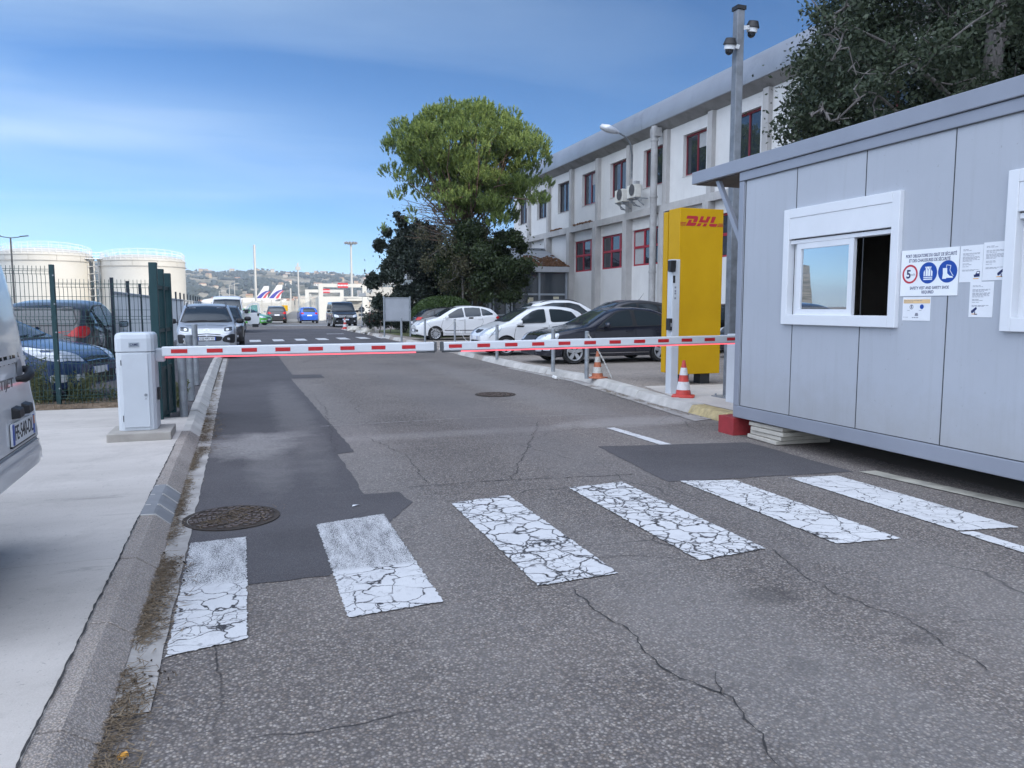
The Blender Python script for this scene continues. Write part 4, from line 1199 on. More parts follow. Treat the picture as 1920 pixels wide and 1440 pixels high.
# manhole covers
m_iron = M('cast_iron', (.13, .10, .085), .55, .3, .3, 14, .3, 60, dirt=(.18, .12, .08), dirts=7)
m_dirt = M('dirt_brown', (.045, .035, .028), .95, 0, .4, 9, .8, 50)
def manhole(x, y, r, label):
    mb = MB(); mb.lathe([(r * 1.13, .006), (r * 1.13, .012), (r * 1.02, .012), (r * 1.02, .006)], 40, cap=False)
    mb.lathe([(r, .005), (r, .009), (.01, .0095)], 40, cap=False)
    q = .10
    i = 0
    mb.mat(1)
    while q < .97:
        n = max(6, int(q * 34))
        for k in range(n):
            if (k + i) % 3 == 2: continue
            a = 2 * math.pi * (k + .5 * (i % 2)) / n
            mb.obox((math.cos(a) * q * r, math.sin(a) * q * r, .013), (.020 * r / .3, min(.9 * 2 * math.pi * q * r / n, .06) * .72, .012), (0, 0, a))
        q += .105; i += 1
    o = mb.build('manhole_cover', [m_dirt, m_iron]); o.location = (x, y, 0); tag(o, label, 'manhole cover'); return o
manhole(-.13, 6.08, .31, 'rusty round manhole cover with litter by the left kerb before the first white stripe')
manhole(4.30, 13.25, .33, 'dark round manhole cover in the middle of the road beyond the barrier')

# leaf litter and dry needles along the gutters
def litter(name, spots, n, mat, label, size=(.03, .09), h=.012):
    n = int(n * .6)
    rng = np.random.default_rng(5)
    V = []; F = []
    for (x0, y0, x1, y1, spread, dens) in spots:
        m = int(n * dens)
        u = rng.random(m); cx = x0 + (x1 - x0) * u; cyy = y0 + (y1 - y0) * u
        cx = cx + np.abs(rng.normal(0, spread, m)) * (1 if x0 < 3 else -1); cyy = cyy + rng.normal(0, .05, m)
        keep = np.sin(cyy * 3.1) + np.sin(cyy * 7.7 + 1) + rng.normal(0, .8, m) > -.7
        for x, y in zip(cx[keep], cyy[keep]):
            a = rng.uniform(0, 6.283); l = rng.uniform(*size); w = rng.uniform(.0016, .004)
            dx, dy = math.cos(a) * l / 2, math.sin(a) * l / 2; nx, ny = -math.sin(a) * w, math.cos(a) * w
            z = rng.uniform(.012, .012 + h); dz = rng.uniform(-.006, .008); b = len(V)
            V += [(x - dx + nx, y - dy + ny, z), (x - dx - nx, y - dy - ny, z), (x + dx, y + dy, z + dz + .004), (x, y, z + .003)]
            F += [(b, b + 1, b + 2), (b, b + 2, b + 3)]
    o = np_mesh(name, V, F, mat, k=3); tag(o, label, 'leaf litter', kind='stuff'); return o
m_need = leaf_mat('dry_needles', (.13, .095, .065), (.30, .23, .15), .1, .8)
litter('leaf_litter', [(-.54, 2.6, -.54, 5.2, .07, 2.4), (-.54, 5.2, -.54, 8.8, .035, 1.6), (-.54, 8.8, -.56, 12.2, .09, 2.2), (-.56, 12, -.6, 20, .05, 1.0), (-.35, 5.9, -.1, 6.3, .16, .5)], 1700, m_need, 'dry brown pine needles and leaves lying in the gutter along the left kerb')
litter('leaf_litter', [(6.62, 14, 6.30, 11, .10, 1.6), (6.8, 15, 6.6, 19, .08, .8), (6.2, 9.2, 6.3, 11, .06, .7)], 700, m_need, 'dry leaves gathered along the foot of the right kerb')
mb = MB()
for x, y in ((-.43, 3.5), (-.44, 5.0)): 
    for i in range(14): mb.obox((x + random.gauss(0, .05), y + random.gauss(0, .12), .014), (random.uniform(.005, .012), random.uniform(.006, .016), .006), (random.random(), random.random(), random.random() * 3))
o = mb.build('leaf_litter', m_dirt); tag(o, 'crumbs of soil in the gutter beside the first white stripe', 'leaf litter', kind='stuff')
mb = MB(); mb.add([(0, 0, .006), (.05, .01, .016), (.07, .035, .006), (.01, .03, .012)], [(0, 1, 3), (1, 2, 3)]); o = mb.build('paper_scrap', m_paper); o.location = (0.773, 6.098, .004); tag(o, 'small white paper scrap on the dark asphalt beyond the second stripe', 'litter')
mb = MB(); mb.obox((0, 0, .05), (.10, .16, .07), (.2, .3, .4)); o = mb.build('crushed_cup', M('cup_white', (.62, .62, .6), .5), bevel=.02); o.location = (6.452, 15.570, 0.000); tag(o, 'crushed white cup lying at the foot of the right kerb', 'litter')
mb = MB(); mb.obox((0, 0, .012), (.035, .018, .014), (0, 0, .5)); o = mb.build('orange_scrap', m_orange); o.location = (-0.456, 2.895, 0.000); tag(o, 'tiny orange scrap in the gutter at the bottom of the picture', 'litter')

# blank notice board
nb = thing('notice_board', 'blank grey notice board on two posts in front of the hedge', 'notice board', (6.461, 37.320, 0.130))
b0 = Vector((6.461, 37.320, 0.130)); bw = 1.28
mb = MB(); mb.box(.06, bw - .06, -.02, .03, .82, 1.86); mb.build('panel', M('board_grey', (.40, .42, .45), .4, .2, .08, 2), nb)
mb = MB(); mb.box(.03, bw - .03, -.035, -.0, 1.86, 1.92); mb.box(.03, bw - .03, -.035, 0, .76, .82); mb.box(.03, .075, -.035, 0, .82, 1.86); mb.box(bw - .075, bw - .03, -.035, 0, .82, 1.86); mb.build('frame', galv, nb)
for x in (0, bw):
    mb = MB(); mb.cyl((x, 0, 0), (x, 0, 1.97), .04, n=12); mb.build('post', galv, nb, smooth=40)
# round sign seen from behind
rs = thing('road_sign', 'round road sign seen from behind with a small plate below, near the black van', 'road sign', (7.243, 50.162, 0.125))
mb = MB(); mb.cyl((0, 0, 0), (0, 0, 1.62), .03, n=8); mb.build('post', galv, rs)
mb = MB(); mb.lathe([(.20, -.012), (.20, .012)], 28, (0, .06, 1.28), 'y'); mb.build('disc', M('sign_back', (.13, .14, .15), .5, .4, .1, 6), rs)
mb = MB(); mb.box(-.2, .2, .05, .07, .86, 1.03); mb.build('plate', M('sign_back', (.2, .2, .2)), rs)
mb = MB(); mb.box(-.17, .17, .03, .05, 1.26, 1.30); mb.box(-.15, .15, .03, .05, .93, .96); mb.build('bracket', galv, rs)
# white rocks
def rock(p, sx, sy, sz, seed, label):
    rr = random.Random(seed); bm = bmesh.new(); bmesh.ops.create_icosphere(bm, subdivisions=3, radius=1)
    for v_ in bm.verts:
        d = 1 + .12 * math.sin(v_.co.x * 4 + seed) + .1 * math.sin(v_.co.y * 5 + v_.co.z * 6) + rr.uniform(-.05, .05)
        v_.co = Vector((max(-.8, min(.8, v_.co.x * d)) * sx, v_.co.y * d * sy, max(-.1, min(.72, v_.co.z * d + .1)) * sz))
    me = bpy.data.meshes.new('rock'); bm.to_mesh(me); bm.free(); me.materials.append(M('rock_white', (.56, .53, .47), .9, 0, .2, 5, .6, 20, dirt=(.25, .23, .2), dirts=5))
    o = bpy.data.objects.new('rock', me); link(o); o.location = p; tag(o, label, 'rock', 'white painted rocks'); return o
rock((6.622, 49.352, 0.120), .55, .4, .36, 1, 'white rock beside the distant cone, left of the pair')
rock((6.798, 44.972, 0.120), .5, .4, .36, 2, 'white rock on the kerb island, right of the pair')

# ------------------------------------------------------------ fences on the left
m_green = M('fence_green', (.010, .045, .050), .45, .1, .15, 3)
m_wire = M('wire_dark_green', (.025, .065, .062), .5, .2, .1, 4)
m_navyf = M('fence_navy', (.012, .020, .032), .5, .1, .12, 3)
def mesh_panel(parent, x0, x1, y, z0, z1, step=.055):
    mb = MB(); w = .0065
    n = int((x1 - x0) / step)
    folds = [z0 + .12, z0 + .72, z0 + 1.30, z1 - .10]
    ks = []
    for f_ in folds: ks += [(f_ - .045, 0), (f_ - .022, -.028), (f_ + .022, -.028), (f_ + .045, 0)]
    ks = [(z0, 0)] + ks + [(z1, 0)]
    for i in range(n + 1):
        x = x0 + (x1 - x0) * i / n
        for (za, ya), (zb_, yb) in zip(ks, ks[1:]):
            if zb_ > za: mb.bar((x, y + ya, za), (x, y + yb, zb_), w)
    hz = []
    z = z0 + .02
    while z < z1 - .02: hz.append((z, 0)); z += .2
    hz += [(f_ + d, -.03) for f_ in folds for d in (-.022, .022)]
    for z, yo in hz: mb.bar((x0, y + yo - w, z), (x1, y + yo - w, z), w)
    return mb.build('mesh_panel', m_wire, parent)
fx0, fy0 = -2.65, 13.06
ff = thing('mesh_fence', 'green wire mesh fence in front of the parked blue car', 'fence', (fx0, fy0, .08))
for xa, xb, top in ((-2.46, -.03, 2.12), (.03, 1.36, 1.98)):
    mesh_panel(ff, xa, xb, 0, .05, top if xa < 0 else 1.93)
mesh_panel(ff, -4.95, -2.52, 0, .05, 2.1)
for x, h in ((0, 2.14), (-2.49, 2.14), (1.37, 2.1)):
    mb = MB(); mb.box(x - .032, x + .032, -.03, .05, -.08, h); po_ = mb.build('post', m_green, ff, bevel=.006)
    mb = MB()
    for q in range(5): mb.cyl((x + .022, -.031, .3 + q * .42), (x + .022, -.042, .3 + q * .42), .012, n=8)
    mb.build('bolt', galv, po_)
# sliding gate folded back along the drive, with its guide posts
gt = thing('sliding_gate', 'dark green sliding gate standing open between tall posts beside the barrier cabinet', 'gate', (-1.10, 11.2, .08))
for x, y, w, h in ((0.0, .0, .10, 2.10), (.035, .55, .09, 2.04), (.085, 1.02, .09, 2.0)):
    mb = MB(); mb.box(x - w / 2, x + w / 2, y - w / 2, y + w / 2, -.05, h); mb.build('post', m_green, gt, bevel=.008)
mb = MB(); mb.bar((.01, .08, .35), (.08, .98, .35), .03, .62); mb.build('lower_panel', m_green, gt)
mb = MB()
for z in (.05, .68, 1.2, 1.78): mb.bar((.01, .07, z), (.08, .97, z), .045, .05)
for q in range(17):
    u = q / 16; mb.bar((.01 + .07 * u, .08 + .9 * u, .03), (.01 + .07 * u, .08 + .9 * u, 1.78), .014)
mb.build('leaf', m_green, gt)
# long dark fence with narrow bars going back beside the parked cars
lf = thing('bar_fence', 'long dark fence with light grey bar panels running back beside the silver car', 'fence', (-2.75, 19.3, .05))
m_bar = M('fence_bar_grey', (.42, .45, .48), .5, .1, .1, 3)
y = 0.0; i = 0
bp = MB()
while y < 40:
    mb = MB(); mb.box(-.035, .035, y - .035, y + .035, -.05, 2.20); mb.build('post', m_navyf, lf, bevel=.006)
    q = MB(); n = 24
    for k in range(n):
        yy = y + .07 + (2.5 - .14) * k / (n - 1)
        q.box(-.006, .006, yy - .007, yy + .007, .12, 1.90)
    q.box(-.02, .02, y + .04, y + 2.46, .10, .15); q.box(-.02, .02, y + .04, y + 2.46, 1.84, 1.89)
    q.build('bar_panel', m_bar, lf)
    y += 2.5; i += 1
# weeds and dry grass at the fence
def weed(p, h, n, label, c, seed, spread=.18):
    rng = np.random.default_rng(seed); V = []; F = []
    for s in range(n):
        a = rng.uniform(0, 6.28); r = rng.uniform(0, spread); bx, by = r * math.cos(a), r * math.sin(a)
        hh = h * rng.uniform(.5, 1); lean = rng.normal(0, .18, 2)
        for j in range(14):
            u = rng.uniform(.1, 1); cx, cyy, cz_ = bx + lean[0] * u * hh, by + lean[1] * u * hh, u * hh
            d = rng.normal(0, 1, 3); d /= np.linalg.norm(d); e = np.cross(d, rng.normal(0, 1, 3)); e /= np.linalg.norm(e)
            l, w = rng.uniform(.02, .05), rng.uniform(.006, .014); b = len(V); c0 = np.array([cx, cyy, cz_])
            V += [c0 - d * l, c0 + e * w, c0 + d * l, c0 - e * w]; F.append((b, b + 1, b + 2, b + 3))
        b = len(V); V += [(bx - .003, by, 0), (bx + .003, by, 0), (bx + lean[0] * hh + .001, by + lean[1] * hh, hh), (bx + lean[0] * hh - .001, by + lean[1] * hh, hh)]; F.append((b, b + 1, b + 2, b + 3))
    o = np_mesh('weed', V, F, c); o.location = p; tag(o, label, 'plant', 'weeds at the foot of the mesh fence'); return o
mw = leaf_mat('weed_green', (.07, .095, .035), (.22, .22, .10), .3)
weed((-2.95, 13.3, .1), .80, 46, 'tall green weed behind the mesh fence near the front wheel of the blue car', mw, 1, .2)
weed((-2.35, 13.25, .1), .55, 60, 'bushy green weed right of the tall fence post', mw, 2, .26)
weed((-1.75, 13.2, .1), .34, 60, 'low weed at the mesh fence under the nose of the blue car', mw, 3, .3)
weed((-3.4, 12.95, .1), .3, 40, 'low weed at the mesh fence beside the white van', mw, 4, .3)
weed((-.93, 12.75, .06), .5, 30, 'small weed between the gate post and the first bollard', mw, 5, .07)
rng = np.random.default_rng(3); V = []; F = []
for i in range(3500):
    x, y = rng.uniform(-6, -1.25), rng.uniform(12.72, 13.7); h = rng.uniform(.02, .10); a = rng.uniform(0, 6.28); b = len(V)
    dx, dy = math.cos(a), math.sin(a)
    V += [(x, y, .09), (x + dx * .006, y + dy * .006, .09), (x + dx * .03 + .01, y + dy * .03, .12 + h)]; F.append((b, b + 1, b + 2))
o = np_mesh('dry_grass', V, F, m_need, k=3); tag(o, 'dry brown grass and needles at the foot of the mesh fence', 'grass', kind='stuff')

# ------------------------------------------------------------ vehicles
def car_paint(name, col, metal=.25, rough=.28):
    if name in MATS: return MATS[name]
    t = NT(name)
    n = t.noise(1.3, 5, .6)
    c = t.mix(t.ramp(n, .4, .8, 0, .12), col, tuple(k * .6 + .09 for k in col))     # thin road dust
    t.set(Base_Color=c, Metallic=metal, Roughness=rough, Coat_Weight=.7, Coat_Roughness=.05)
    MATS[name] = t.m; return t.m
m_cglassd = glass_dark('car_glass', (.030, .039, .046), .02, .95)
m_gap = M('panel_gap', (.008, .008, .009), .8)
m_alloy = M('alloy_silver', (.48, .49, .51), .35, .6, .08, 10, dirt=(.25, .24, .23), dirts=6)
m_lens = M('lamp_lens', (.55, .58, .62), .12, .35, .15, 9)
m_lensd = M('lamp_inner', (.10, .11, .12), .2, .5, .1, 9)
m_tail = M('tail_lamp_red', (.45, .012, .012), .15, 0, .2, 12)
m_chrome = M('chrome', (.70, .72, .74), .12, 1.0, .03, 4)
m_plate = M('number_plate', (.78, .79, .80), .4, 0, .03, 8)
m_pblue = M('plate_blue', (.02, .08, .40), .4)
m_seat = M('seat_cloth', (.05, .05, .055), .9, 0, .2, 6)

def smooth_interp(ctrl, ys, sig=.05):
    c = np.array(ctrl, float)
    fine = np.linspace(ys.min() - .3, ys.max() + .3, 900)
    v = np.interp(fine, c[:, 0], c[:, 1])
    h = fine[1] - fine[0]; k = int(3 * sig / h)
    if k > 0:
        w = np.exp(-.5 * (np.arange(-k, k + 1) * h / sig) ** 2); w /= w.sum()
        v = np.convolve(np.pad(v, k, mode='edge'), w, 'valid')
    return np.interp(ys, fine, v)

def car_body(sp):
    """closed loft from the side profile, shoulder line and plan shape; front at y=0"""
    L, W = sp['L'], sp['W']
    ys = np.unique(np.concatenate([np.array([0, .015, .04, .08, .13]), np.linspace(.18, L - .18, 64), L - np.array([.13, .08, .04, .015, 0])]))
    zt = smooth_interp(sp['top'], ys, sp.get('sig', .05)); zbelt = smooth_interp(sp['belt'], ys, .08)
    hw = smooth_interp(sp['plan'], ys, .05); zb = smooth_interp(sp['bottom'], ys, .05)
    tum = math.tan(R(sp.get('tumble', 19)))
    rings = []
    for y, t, b, w, o in zip(ys, zt, zbelt, hw, zb):
        b = min(b, t - .025)
        b = max(b, o + .10)
        t = max(t, b + .02)
        hgt = t - b
        cr = min(.075, hgt * .5) * sp.get('crown', 1)
        pts = [(0, o), (w * .5, o), (w * .86, o), (w * .955, o + .025), (w * .985, o + .10 * min(1, (b - o) / .5))]
        z0 = pts[-1][1]
        for q in (.18, .36, .54, .70, .84, .93):
            z = z0 + (b - z0) * q
            bul = 1 - .022 * max(0, (q - .35) / .65) ** 2 - .010 * math.exp(-((q - .42) / .10) ** 2)
            pts.append((w * bul, z))
        wb = w * .958
        pts.append((w * .972, b - .012)); pts.append((wb, b + .004))
        we = max(wb - max(0, hgt - cr) * tum - .02 * min(1, hgt / .3), .25)
        for q in (.2, .4, .6, .8, 1.0):
            pts.append((wb + (we - wb) * q - .012 * math.sin(q * math.pi) * -1 * min(1, hgt / .4), b + .004 + max(.004, hgt - cr) * q))
        e0 = pts[-1][1]
        for a in (18, 36, 54, 68, 80, 90):
            a = R(a); pts.append((we * max(0, math.cos(a)) ** .62 if a < R(89.9) else 0, e0 + (t - e0) * math.sin(a) ** .9))
        rings.append([(x, y, z) for x, z in pts])
    n = len(rings[0]); V = []; idx = []
    for r in rings:
        full = r + [(-x, y, z) for x, y, z in r[-2:0:-1]]
        idx.append(len(V)); V += full
    m = 2 * n - 2; F = []
    for i in range(len(rings) - 1):
        for k in range(m):
            F.append((idx[i] + k, idx[i] + (k + 1) % m, idx[i + 1] + (k + 1) % m, idx[i + 1] + k))
    F.append(tuple(idx[0] + k for k in range(m))[::-1]); F.append(tuple(idx[-1] + k for k in range(m)))
    return V, F

def patch(bvh, view, poly, off, step=.06, mirror=False):
    """polygon drawn in a side/front/rear/top view, laid onto the body; returns verts, tris"""
    P = [Vector(p) for p in poly]; pts = []
    for a, b in zip(P, P[1:] + P[:1]):
        k = max(1, int((b - a).length / step))
        for j in range(k): pts.append(a.lerp(b, j / k))
    nb = len(pts); edges = [(i, (i + 1) % nb) for i in range(nb)]
    x0, x1 = min(p.x for p in pts), max(p.x for p in pts); y0, y1 = min(p.y for p in pts), max(p.y for p in pts)
    def inside(q):
        c = False
        for i in range(nb):
            a, b = pts[i], pts[(i + 1) % nb]
            if (a.y > q.y) != (b.y > q.y) and q.x < (b.x - a.x) * (q.y - a.y) / (b.y - a.y) + a.x: c = not c
        return c
    def bd(q):
        return min(((q - (a + (b - a) * max(0, min(1, (q - a).dot(b - a) / max(1e-9, (b - a).length_squared))))).length) for a, b in zip(pts, pts[1:] + pts[:1]))
    x = x0 + step / 2; extra = []
    while x < x1:
        y = y0 + step / 2
        while y < y1:
            q = Vector((x, y))
            if inside(q) and bd(q) > step * .4: extra.append(q)
            y += step
        x += step
    co, ed, fa, *_ = delaunay_2d_cdt(pts + extra, edges, [], 1, 1e-5)
    d = {'side': Vector((-1, 0, 0)), 'front': Vector((0, 1, 0)), 'rear': Vector((0, -1, 0)), 'top': Vector((0, 0, -1))}[view]
    vs = []; last = None
    for c in co:
        o = {'side': Vector((4, c.x, c.y)), 'front': Vector((c.x, -4, c.y)), 'rear': Vector((c.x, 14, c.y)), 'top': Vector((c.x, c.y, 6))}[view]
        h = bvh.ray_cast(o, d)
        if h[0] is None: vs.append(None); continue
        nrm = h[1] if h[1].dot(d) < 0 else -h[1]
        vs.append(h[0] + nrm * off)
    fs = [f for f in fa if all(vs[i] is not None for i in f)]
    used = sorted({i for f in fs for i in f}); mp = {u: k for k, u in enumerate(used)}
    return [vs[u] for u in used], [tuple(mp[i] for i in f) for f in fs]

def wheel(parent, x, y, r, side, style=5, w=.20, steer=0.0):
    mb = MB(); h = w / 2
    mb.lathe([(r * .70, -h * .9), (r * .93, -h), (r * .985, -h * .8), (r, -h * .4), (r, h * .4), (r * .985, h * .8), (r * .93, h), (r * .70, h * .9)], 32, axis='x', cap=False)
    wo = mb.build('wheel', rubber, parent, smooth=50); wo.location = (x, y, r); wo.rotation_euler = (0, 0, steer)
    mb = MB(); s = side
    mb.mat(1); mb.lathe([(r * .70, s * h * .15), (.01, s * h * .15)], 28, axis='x', cap=False)
    mb.mat(0); mb.lathe([(r * .72, s * h * .92), (r * .70, s * h * .97), (r * .63, s * h * .90), (r * .61, s * h * .5)], 32, axis='x', cap=False)
    mb.lathe([(r * .17, s * h * .35), (r * .16, s * h * .82), (.01, s * h * .86)], 16, axis='x', cap=False)
    n = style
    for k in range(n):
        a = 2 * math.pi * k / n
        for (ra, rb, wa, wb_, hz) in ((.12, .64, .62 / n, .50 / n, .76),):
            mm = Matrix.Rotation(a, 4, 'X')
            vs = []
            for rr, ww in ((r * ra, wa * r), (r * rb, wb_ * r * 1.6)):
                for yy in (-ww, ww):
                    for xx in (s * h * .45, s * h * (hz + (.12 if rr > r * .4 else 0))): vs.append(mm @ Vector((xx, yy, rr)))
            mb.add(vs, [(0, 1, 3, 2), (4, 6, 7, 5), (0, 4, 5, 1), (2, 3, 7, 6), (1, 5, 7, 3), (0, 2, 6, 4)])
    mb.build('rim', [m_alloy, black_plastic], wo, smooth=35)
    return wo

def make_car(name, label, cat, sp, loc, rz, paint, group=None, clad=None, plate=None, front_plate=None, detail=1):
    L = sp['L']; T = Matrix.Translation((0, -L / 2, 0))
    car = thing(name, label, cat, loc, rz, group)
    V, F = car_body(sp)
    bm0 = bmesh.new(); vv = [bm0.verts.new(p) for p in V]
    for f in F: bm0.faces.new([vv[i] for i in f])
    bmesh.ops.recalc_face_normals(bm0, faces=bm0.faces); bm0.normal_update()
    bvh = BVHTree.FromBMesh(bm0)
    # body mesh with wheel arches cut out
    me = bpy.data.meshes.new('body'); bm0.to_mesh(me); bm0.free()
    for m in (paint, clad or paint, black_plastic): me.materials.append(m)
    zc = sp.get('cladz', 0)
    for p in me.polygons:
        c = p.center
        if p.normal.z < -.7: p.material_index = 2
        elif zc and c.z < zc and abs(p.normal.z) < .9: p.material_index = 1
    body = bpy.data.objects.new('body', me); link(body)
    r = sp['r']; ar = r * 1.14; W = sp['W']
    cut = MB()
    for y in (sp['fa'], sp['ra']):
        for s in (-1, 1):
            cut.lathe([(ar, s * (W / 2 - .24)), (ar, s * (W / 2 + .2))], 40, (0, y, r), 'x')
    co = cut.build('cutter', black_plastic)
    md = body.modifiers.new('arch', 'BOOLEAN'); md.object = co; md.operation = 'DIFFERENCE'; md.solver = 'EXACT'
    md.material_mode = 'TRANSFER'
    dg = bpy.context.evaluated_depsgraph_get(); dg.update()
    me2 = bpy.data.meshes.new_from_object(body.evaluated_get(dg))
    if len(me2.polygons) > 100:
        body.modifiers.clear(); body.data = me2
    else: body.modifiers.clear()
    bpy.data.objects.remove(co)
    me = body.data; me.transform(T)
    me.polygons.foreach_set('use_smooth', [True] * len(me.polygons)); me.set_sharp_from_angle(angle=R(38))
    body.parent = car
    for f_ in me.polygons:
        pass
    def pm(nm, view, polys, mat, off, parent=car, both=False, step=.06):
        mb = MB(T)
        for poly in polys:
            vs, fs = patch(bvh, view, poly, off, step)
            if fs:
                mb.add(vs, fs)
                if both: mb.add([(-v_.x, v_.y, v_.z) for v_ in vs], [f_[::-1] for f_ in fs])
        if not mb.f: return None
        o = mb.build(nm, mat, parent)
        o.data.polygons.foreach_set('use_smooth', [True] * len(o.data.polygons))
        return o
    def mir(nm, view, polys, mat, off, parent=car, step=.06):
        """same piece on the right and the left, as two objects"""
        out = []
        for s in (1, -1):
            mb = MB(T)
            for poly in polys:
                vs, fs = patch(bvh, view, poly, off, step)
                if fs: mb.add([(s * v_.x, v_.y, v_.z) for v_ in vs], [f_ if s > 0 else f_[::-1] for f_ in fs])
            if mb.f:
                o = mb.build(nm, mat, parent); o.data.polygons.foreach_set('use_smooth', [True] * len(o.data.polygons)); out.append(o)
        return out
    def sym(poly): return [(x, z) for x, z in poly] + [(-x, z) for x, z in reversed(poly) if abs(x) > 1e-4]
    # doors: dark gap with the painted panel slightly inside it
    for poly in sp.get('doors', []):
        c = sum((Vector(p) for p in poly), Vector((0, 0))) / len(poly)
        for s in (1, -1):
            mb = MB(T)
            vs, fs = patch(bvh, 'side', poly, .0035, .08); mb.mat(1); mb.add([(s * v_.x, v_.y, v_.z) for v_ in vs], fs)
            inn = [tuple(Vector(p) + (c - Vector(p)).normalized() * .011) for p in poly]
            vs, fs = patch(bvh, 'side', inn, .0065, .08); mb.mat(0); mb.add([(s * v_.x, v_.y, v_.z) for v_ in vs], fs)
            d = mb.build('door', [paint, m_gap], car); d.data.polygons.foreach_set('use_smooth', [True] * len(d.data.polygons))
            hy, hz = sp['handle'](poly) if 'handle' in sp else (max(p[0] for p in poly) - .16, max(p[1] for p in poly) - .11)
            h = bvh.ray_cast(Vector((4, hy, hz)), Vector((-1, 0, 0)))
            if h[0]:
                q = MB(T); x = h[0].x * s
                q.obox((x + s * .018, hy, hz), (.028, .19, .032)); q.build('handle', sp.get('handlemat') or paint, d, bevel=.01)
    if 'dlo' in sp: mir('window_surround', 'side', sp['dlo'], black_plastic if not sp.get('dlomat') else sp['dlomat'], .0085)
    for w_ in sp.get('windows', []): mir('side_window', 'side', [w_], m_cglassd, .0115)
    if 'windshield' in sp:
        pm('windscreen_seal', 'front', [sym(sp['windshield_seal'])], black_plastic, .004)
        wsd = pm('windscreen', 'front', [sym(sp['windshield'])], m_cglassd, .007)
        wl = sp['windshield']; zlo = min(p[1] for p in wl)
        mb = MB(T)
        for (xa, xb, za) in ((-.55, .02, zlo + .015), (.05, .60, zlo + .02)):
            pts = []
            for u in (0, .33, .66, 1):
                h = bvh.ray_cast(Vector((xa + (xb - xa) * u, -4, za + .03 * u)), Vector((0, 1, 0)))
                if h[0]: pts.append(h[0] + h[1] * .022)
            if len(pts) > 2: mb.tube(pts, .009, 5)
        if mb.f: mb.build('wiper', black_plastic, car)
    if 'rearwin' in sp:
        pm('rear_window_seal', 'rear', [sym(sp['rearwin_seal'])], black_plastic, .004)
        pm('rear_window', 'rear', [sym(sp['rearwin'])], m_cglassd, .007)
    if 'hood' in sp: pm('bonnet', 'top', [sym(sp['hood'])], m_gap, .003); pm('bonnet', 'top', [sym([(max(0, x - .010) if x else 0, y + (.010 if i < len(sp['hood']) / 2 else -.010)) for i, (x, y) in enumerate(sp['hood'])])], paint, .006)
    if 'bootgap' in sp:
        for l in sp['bootgap']: pm('tailgate_gap', 'rear', [sym(l)], m_gap, .003)
    for nm, view, poly, mat, off in sp.get('center', []):
        pm(nm, view, [sym(poly)], mat, off, step=.05)
    for nm, view, poly, mat, off in sp.get('pairs', []):
        mir(nm, view, [poly], mat, off, step=.04)
    # wheels
    tw = sp.get('tw', .20); out = W / 2 - tw / 2 - .012
    for y in (sp['fa'], sp['ra']):
        for s in (1, -1): wheel(car, s * out, y - L / 2, r, s, sp.get('spokes', 5), tw, sp.get('steer', 0) if y == sp['fa'] else 0)
    # mirrors
    if 'mirror' in sp:
        my, mz = sp['mirror']; ms = sp.get('mirror_size', 1)
        for s in (1, -1):
            h = bvh.ray_cast(Vector((4, my, mz)), Vector((-1, 0, 0)))
            x = (h[0].x if h[0] else W / 2 - .1)
            mb = MB(T); rr = [(.045, -.02), (.085, .01), (.092, .05), (.075, .085), (.02, .10)]
            vs = []; n = 14; fs = []
            for k_, (q, dy) in enumerate([(.55, -.05), (.9, -.03), (1, .01), (.97, .045), (.02, .046)]):
                for a in range(n):
                    t_ = 2 * math.pi * a / n; ca, sa = math.cos(t_), math.sin(t_)
                    vs.append((s * (x + .155 * ms + .105 * ms * q * (abs(ca) ** .6) * (1 if ca > 0 else -1)), my + dy * ms, mz + .045 + .075 * ms * q * (abs(sa) ** .6) * (1 if sa > 0 else -1)))
            for k_ in range(4):
                for a in range(n): fs.append((k_ * n + a, k_ * n + (a + 1) % n, (k_ + 1) * n + (a + 1) % n, (k_ + 1) * n + a))
            fs.append(tuple(range(n)))
            mb.add(vs, fs)
            mb.bar((s * (x - .03), my + .0, mz), (s * (x + .10), my, mz + .02), .05, .03)
            mo = mb.build('door_mirror', sp.get('mirrormat') or paint, car, smooth=50)
            g = MB(T); g.box(min(s * (x + .07 * ms), s * (x + .24 * ms)), max(s * (x + .07 * ms), s * (x + .24 * ms)), my + .047 * ms, my + .049 * ms, mz - .01, mz + .10); g.build('mirror_glass', m_chrome, mo)
    # roof rails, aerial
    if 'rails' in sp:
        ya, yb = sp['rails']
        for s in (1, -1):
            pts = []
            for u in np.linspace(0, 1, 8):
                y = ya + (yb - ya) * u; x = sp['railx']
                h = bvh.ray_cast(Vector((x, y, 6)), Vector((0, 0, -1)))
                lift = .055 * min(1, 5 * min(u, 1 - u) + .1)
                if h[0]: pts.append((s * x, y, h[0].z + lift))
            mb = MB(T); mb.tube(pts, .017, 6); mb.build('roof_rail', sp.get('railmat', dark_metal), car, smooth=60)
    if sp.get('aerial'):
        y = sp['aerial']; h = bvh.ray_cast(Vector((0, y, 6)), Vector((0, 0, -1)))
        mb = MB(T); mb.tube([h[0] - Vector((0, 0, .01)), h[0] + Vector((0, .04, .03)), h[0] + Vector((0, .22, .25))], [.02, .008, .004], 6); mb.build('aerial', black_plastic, car)
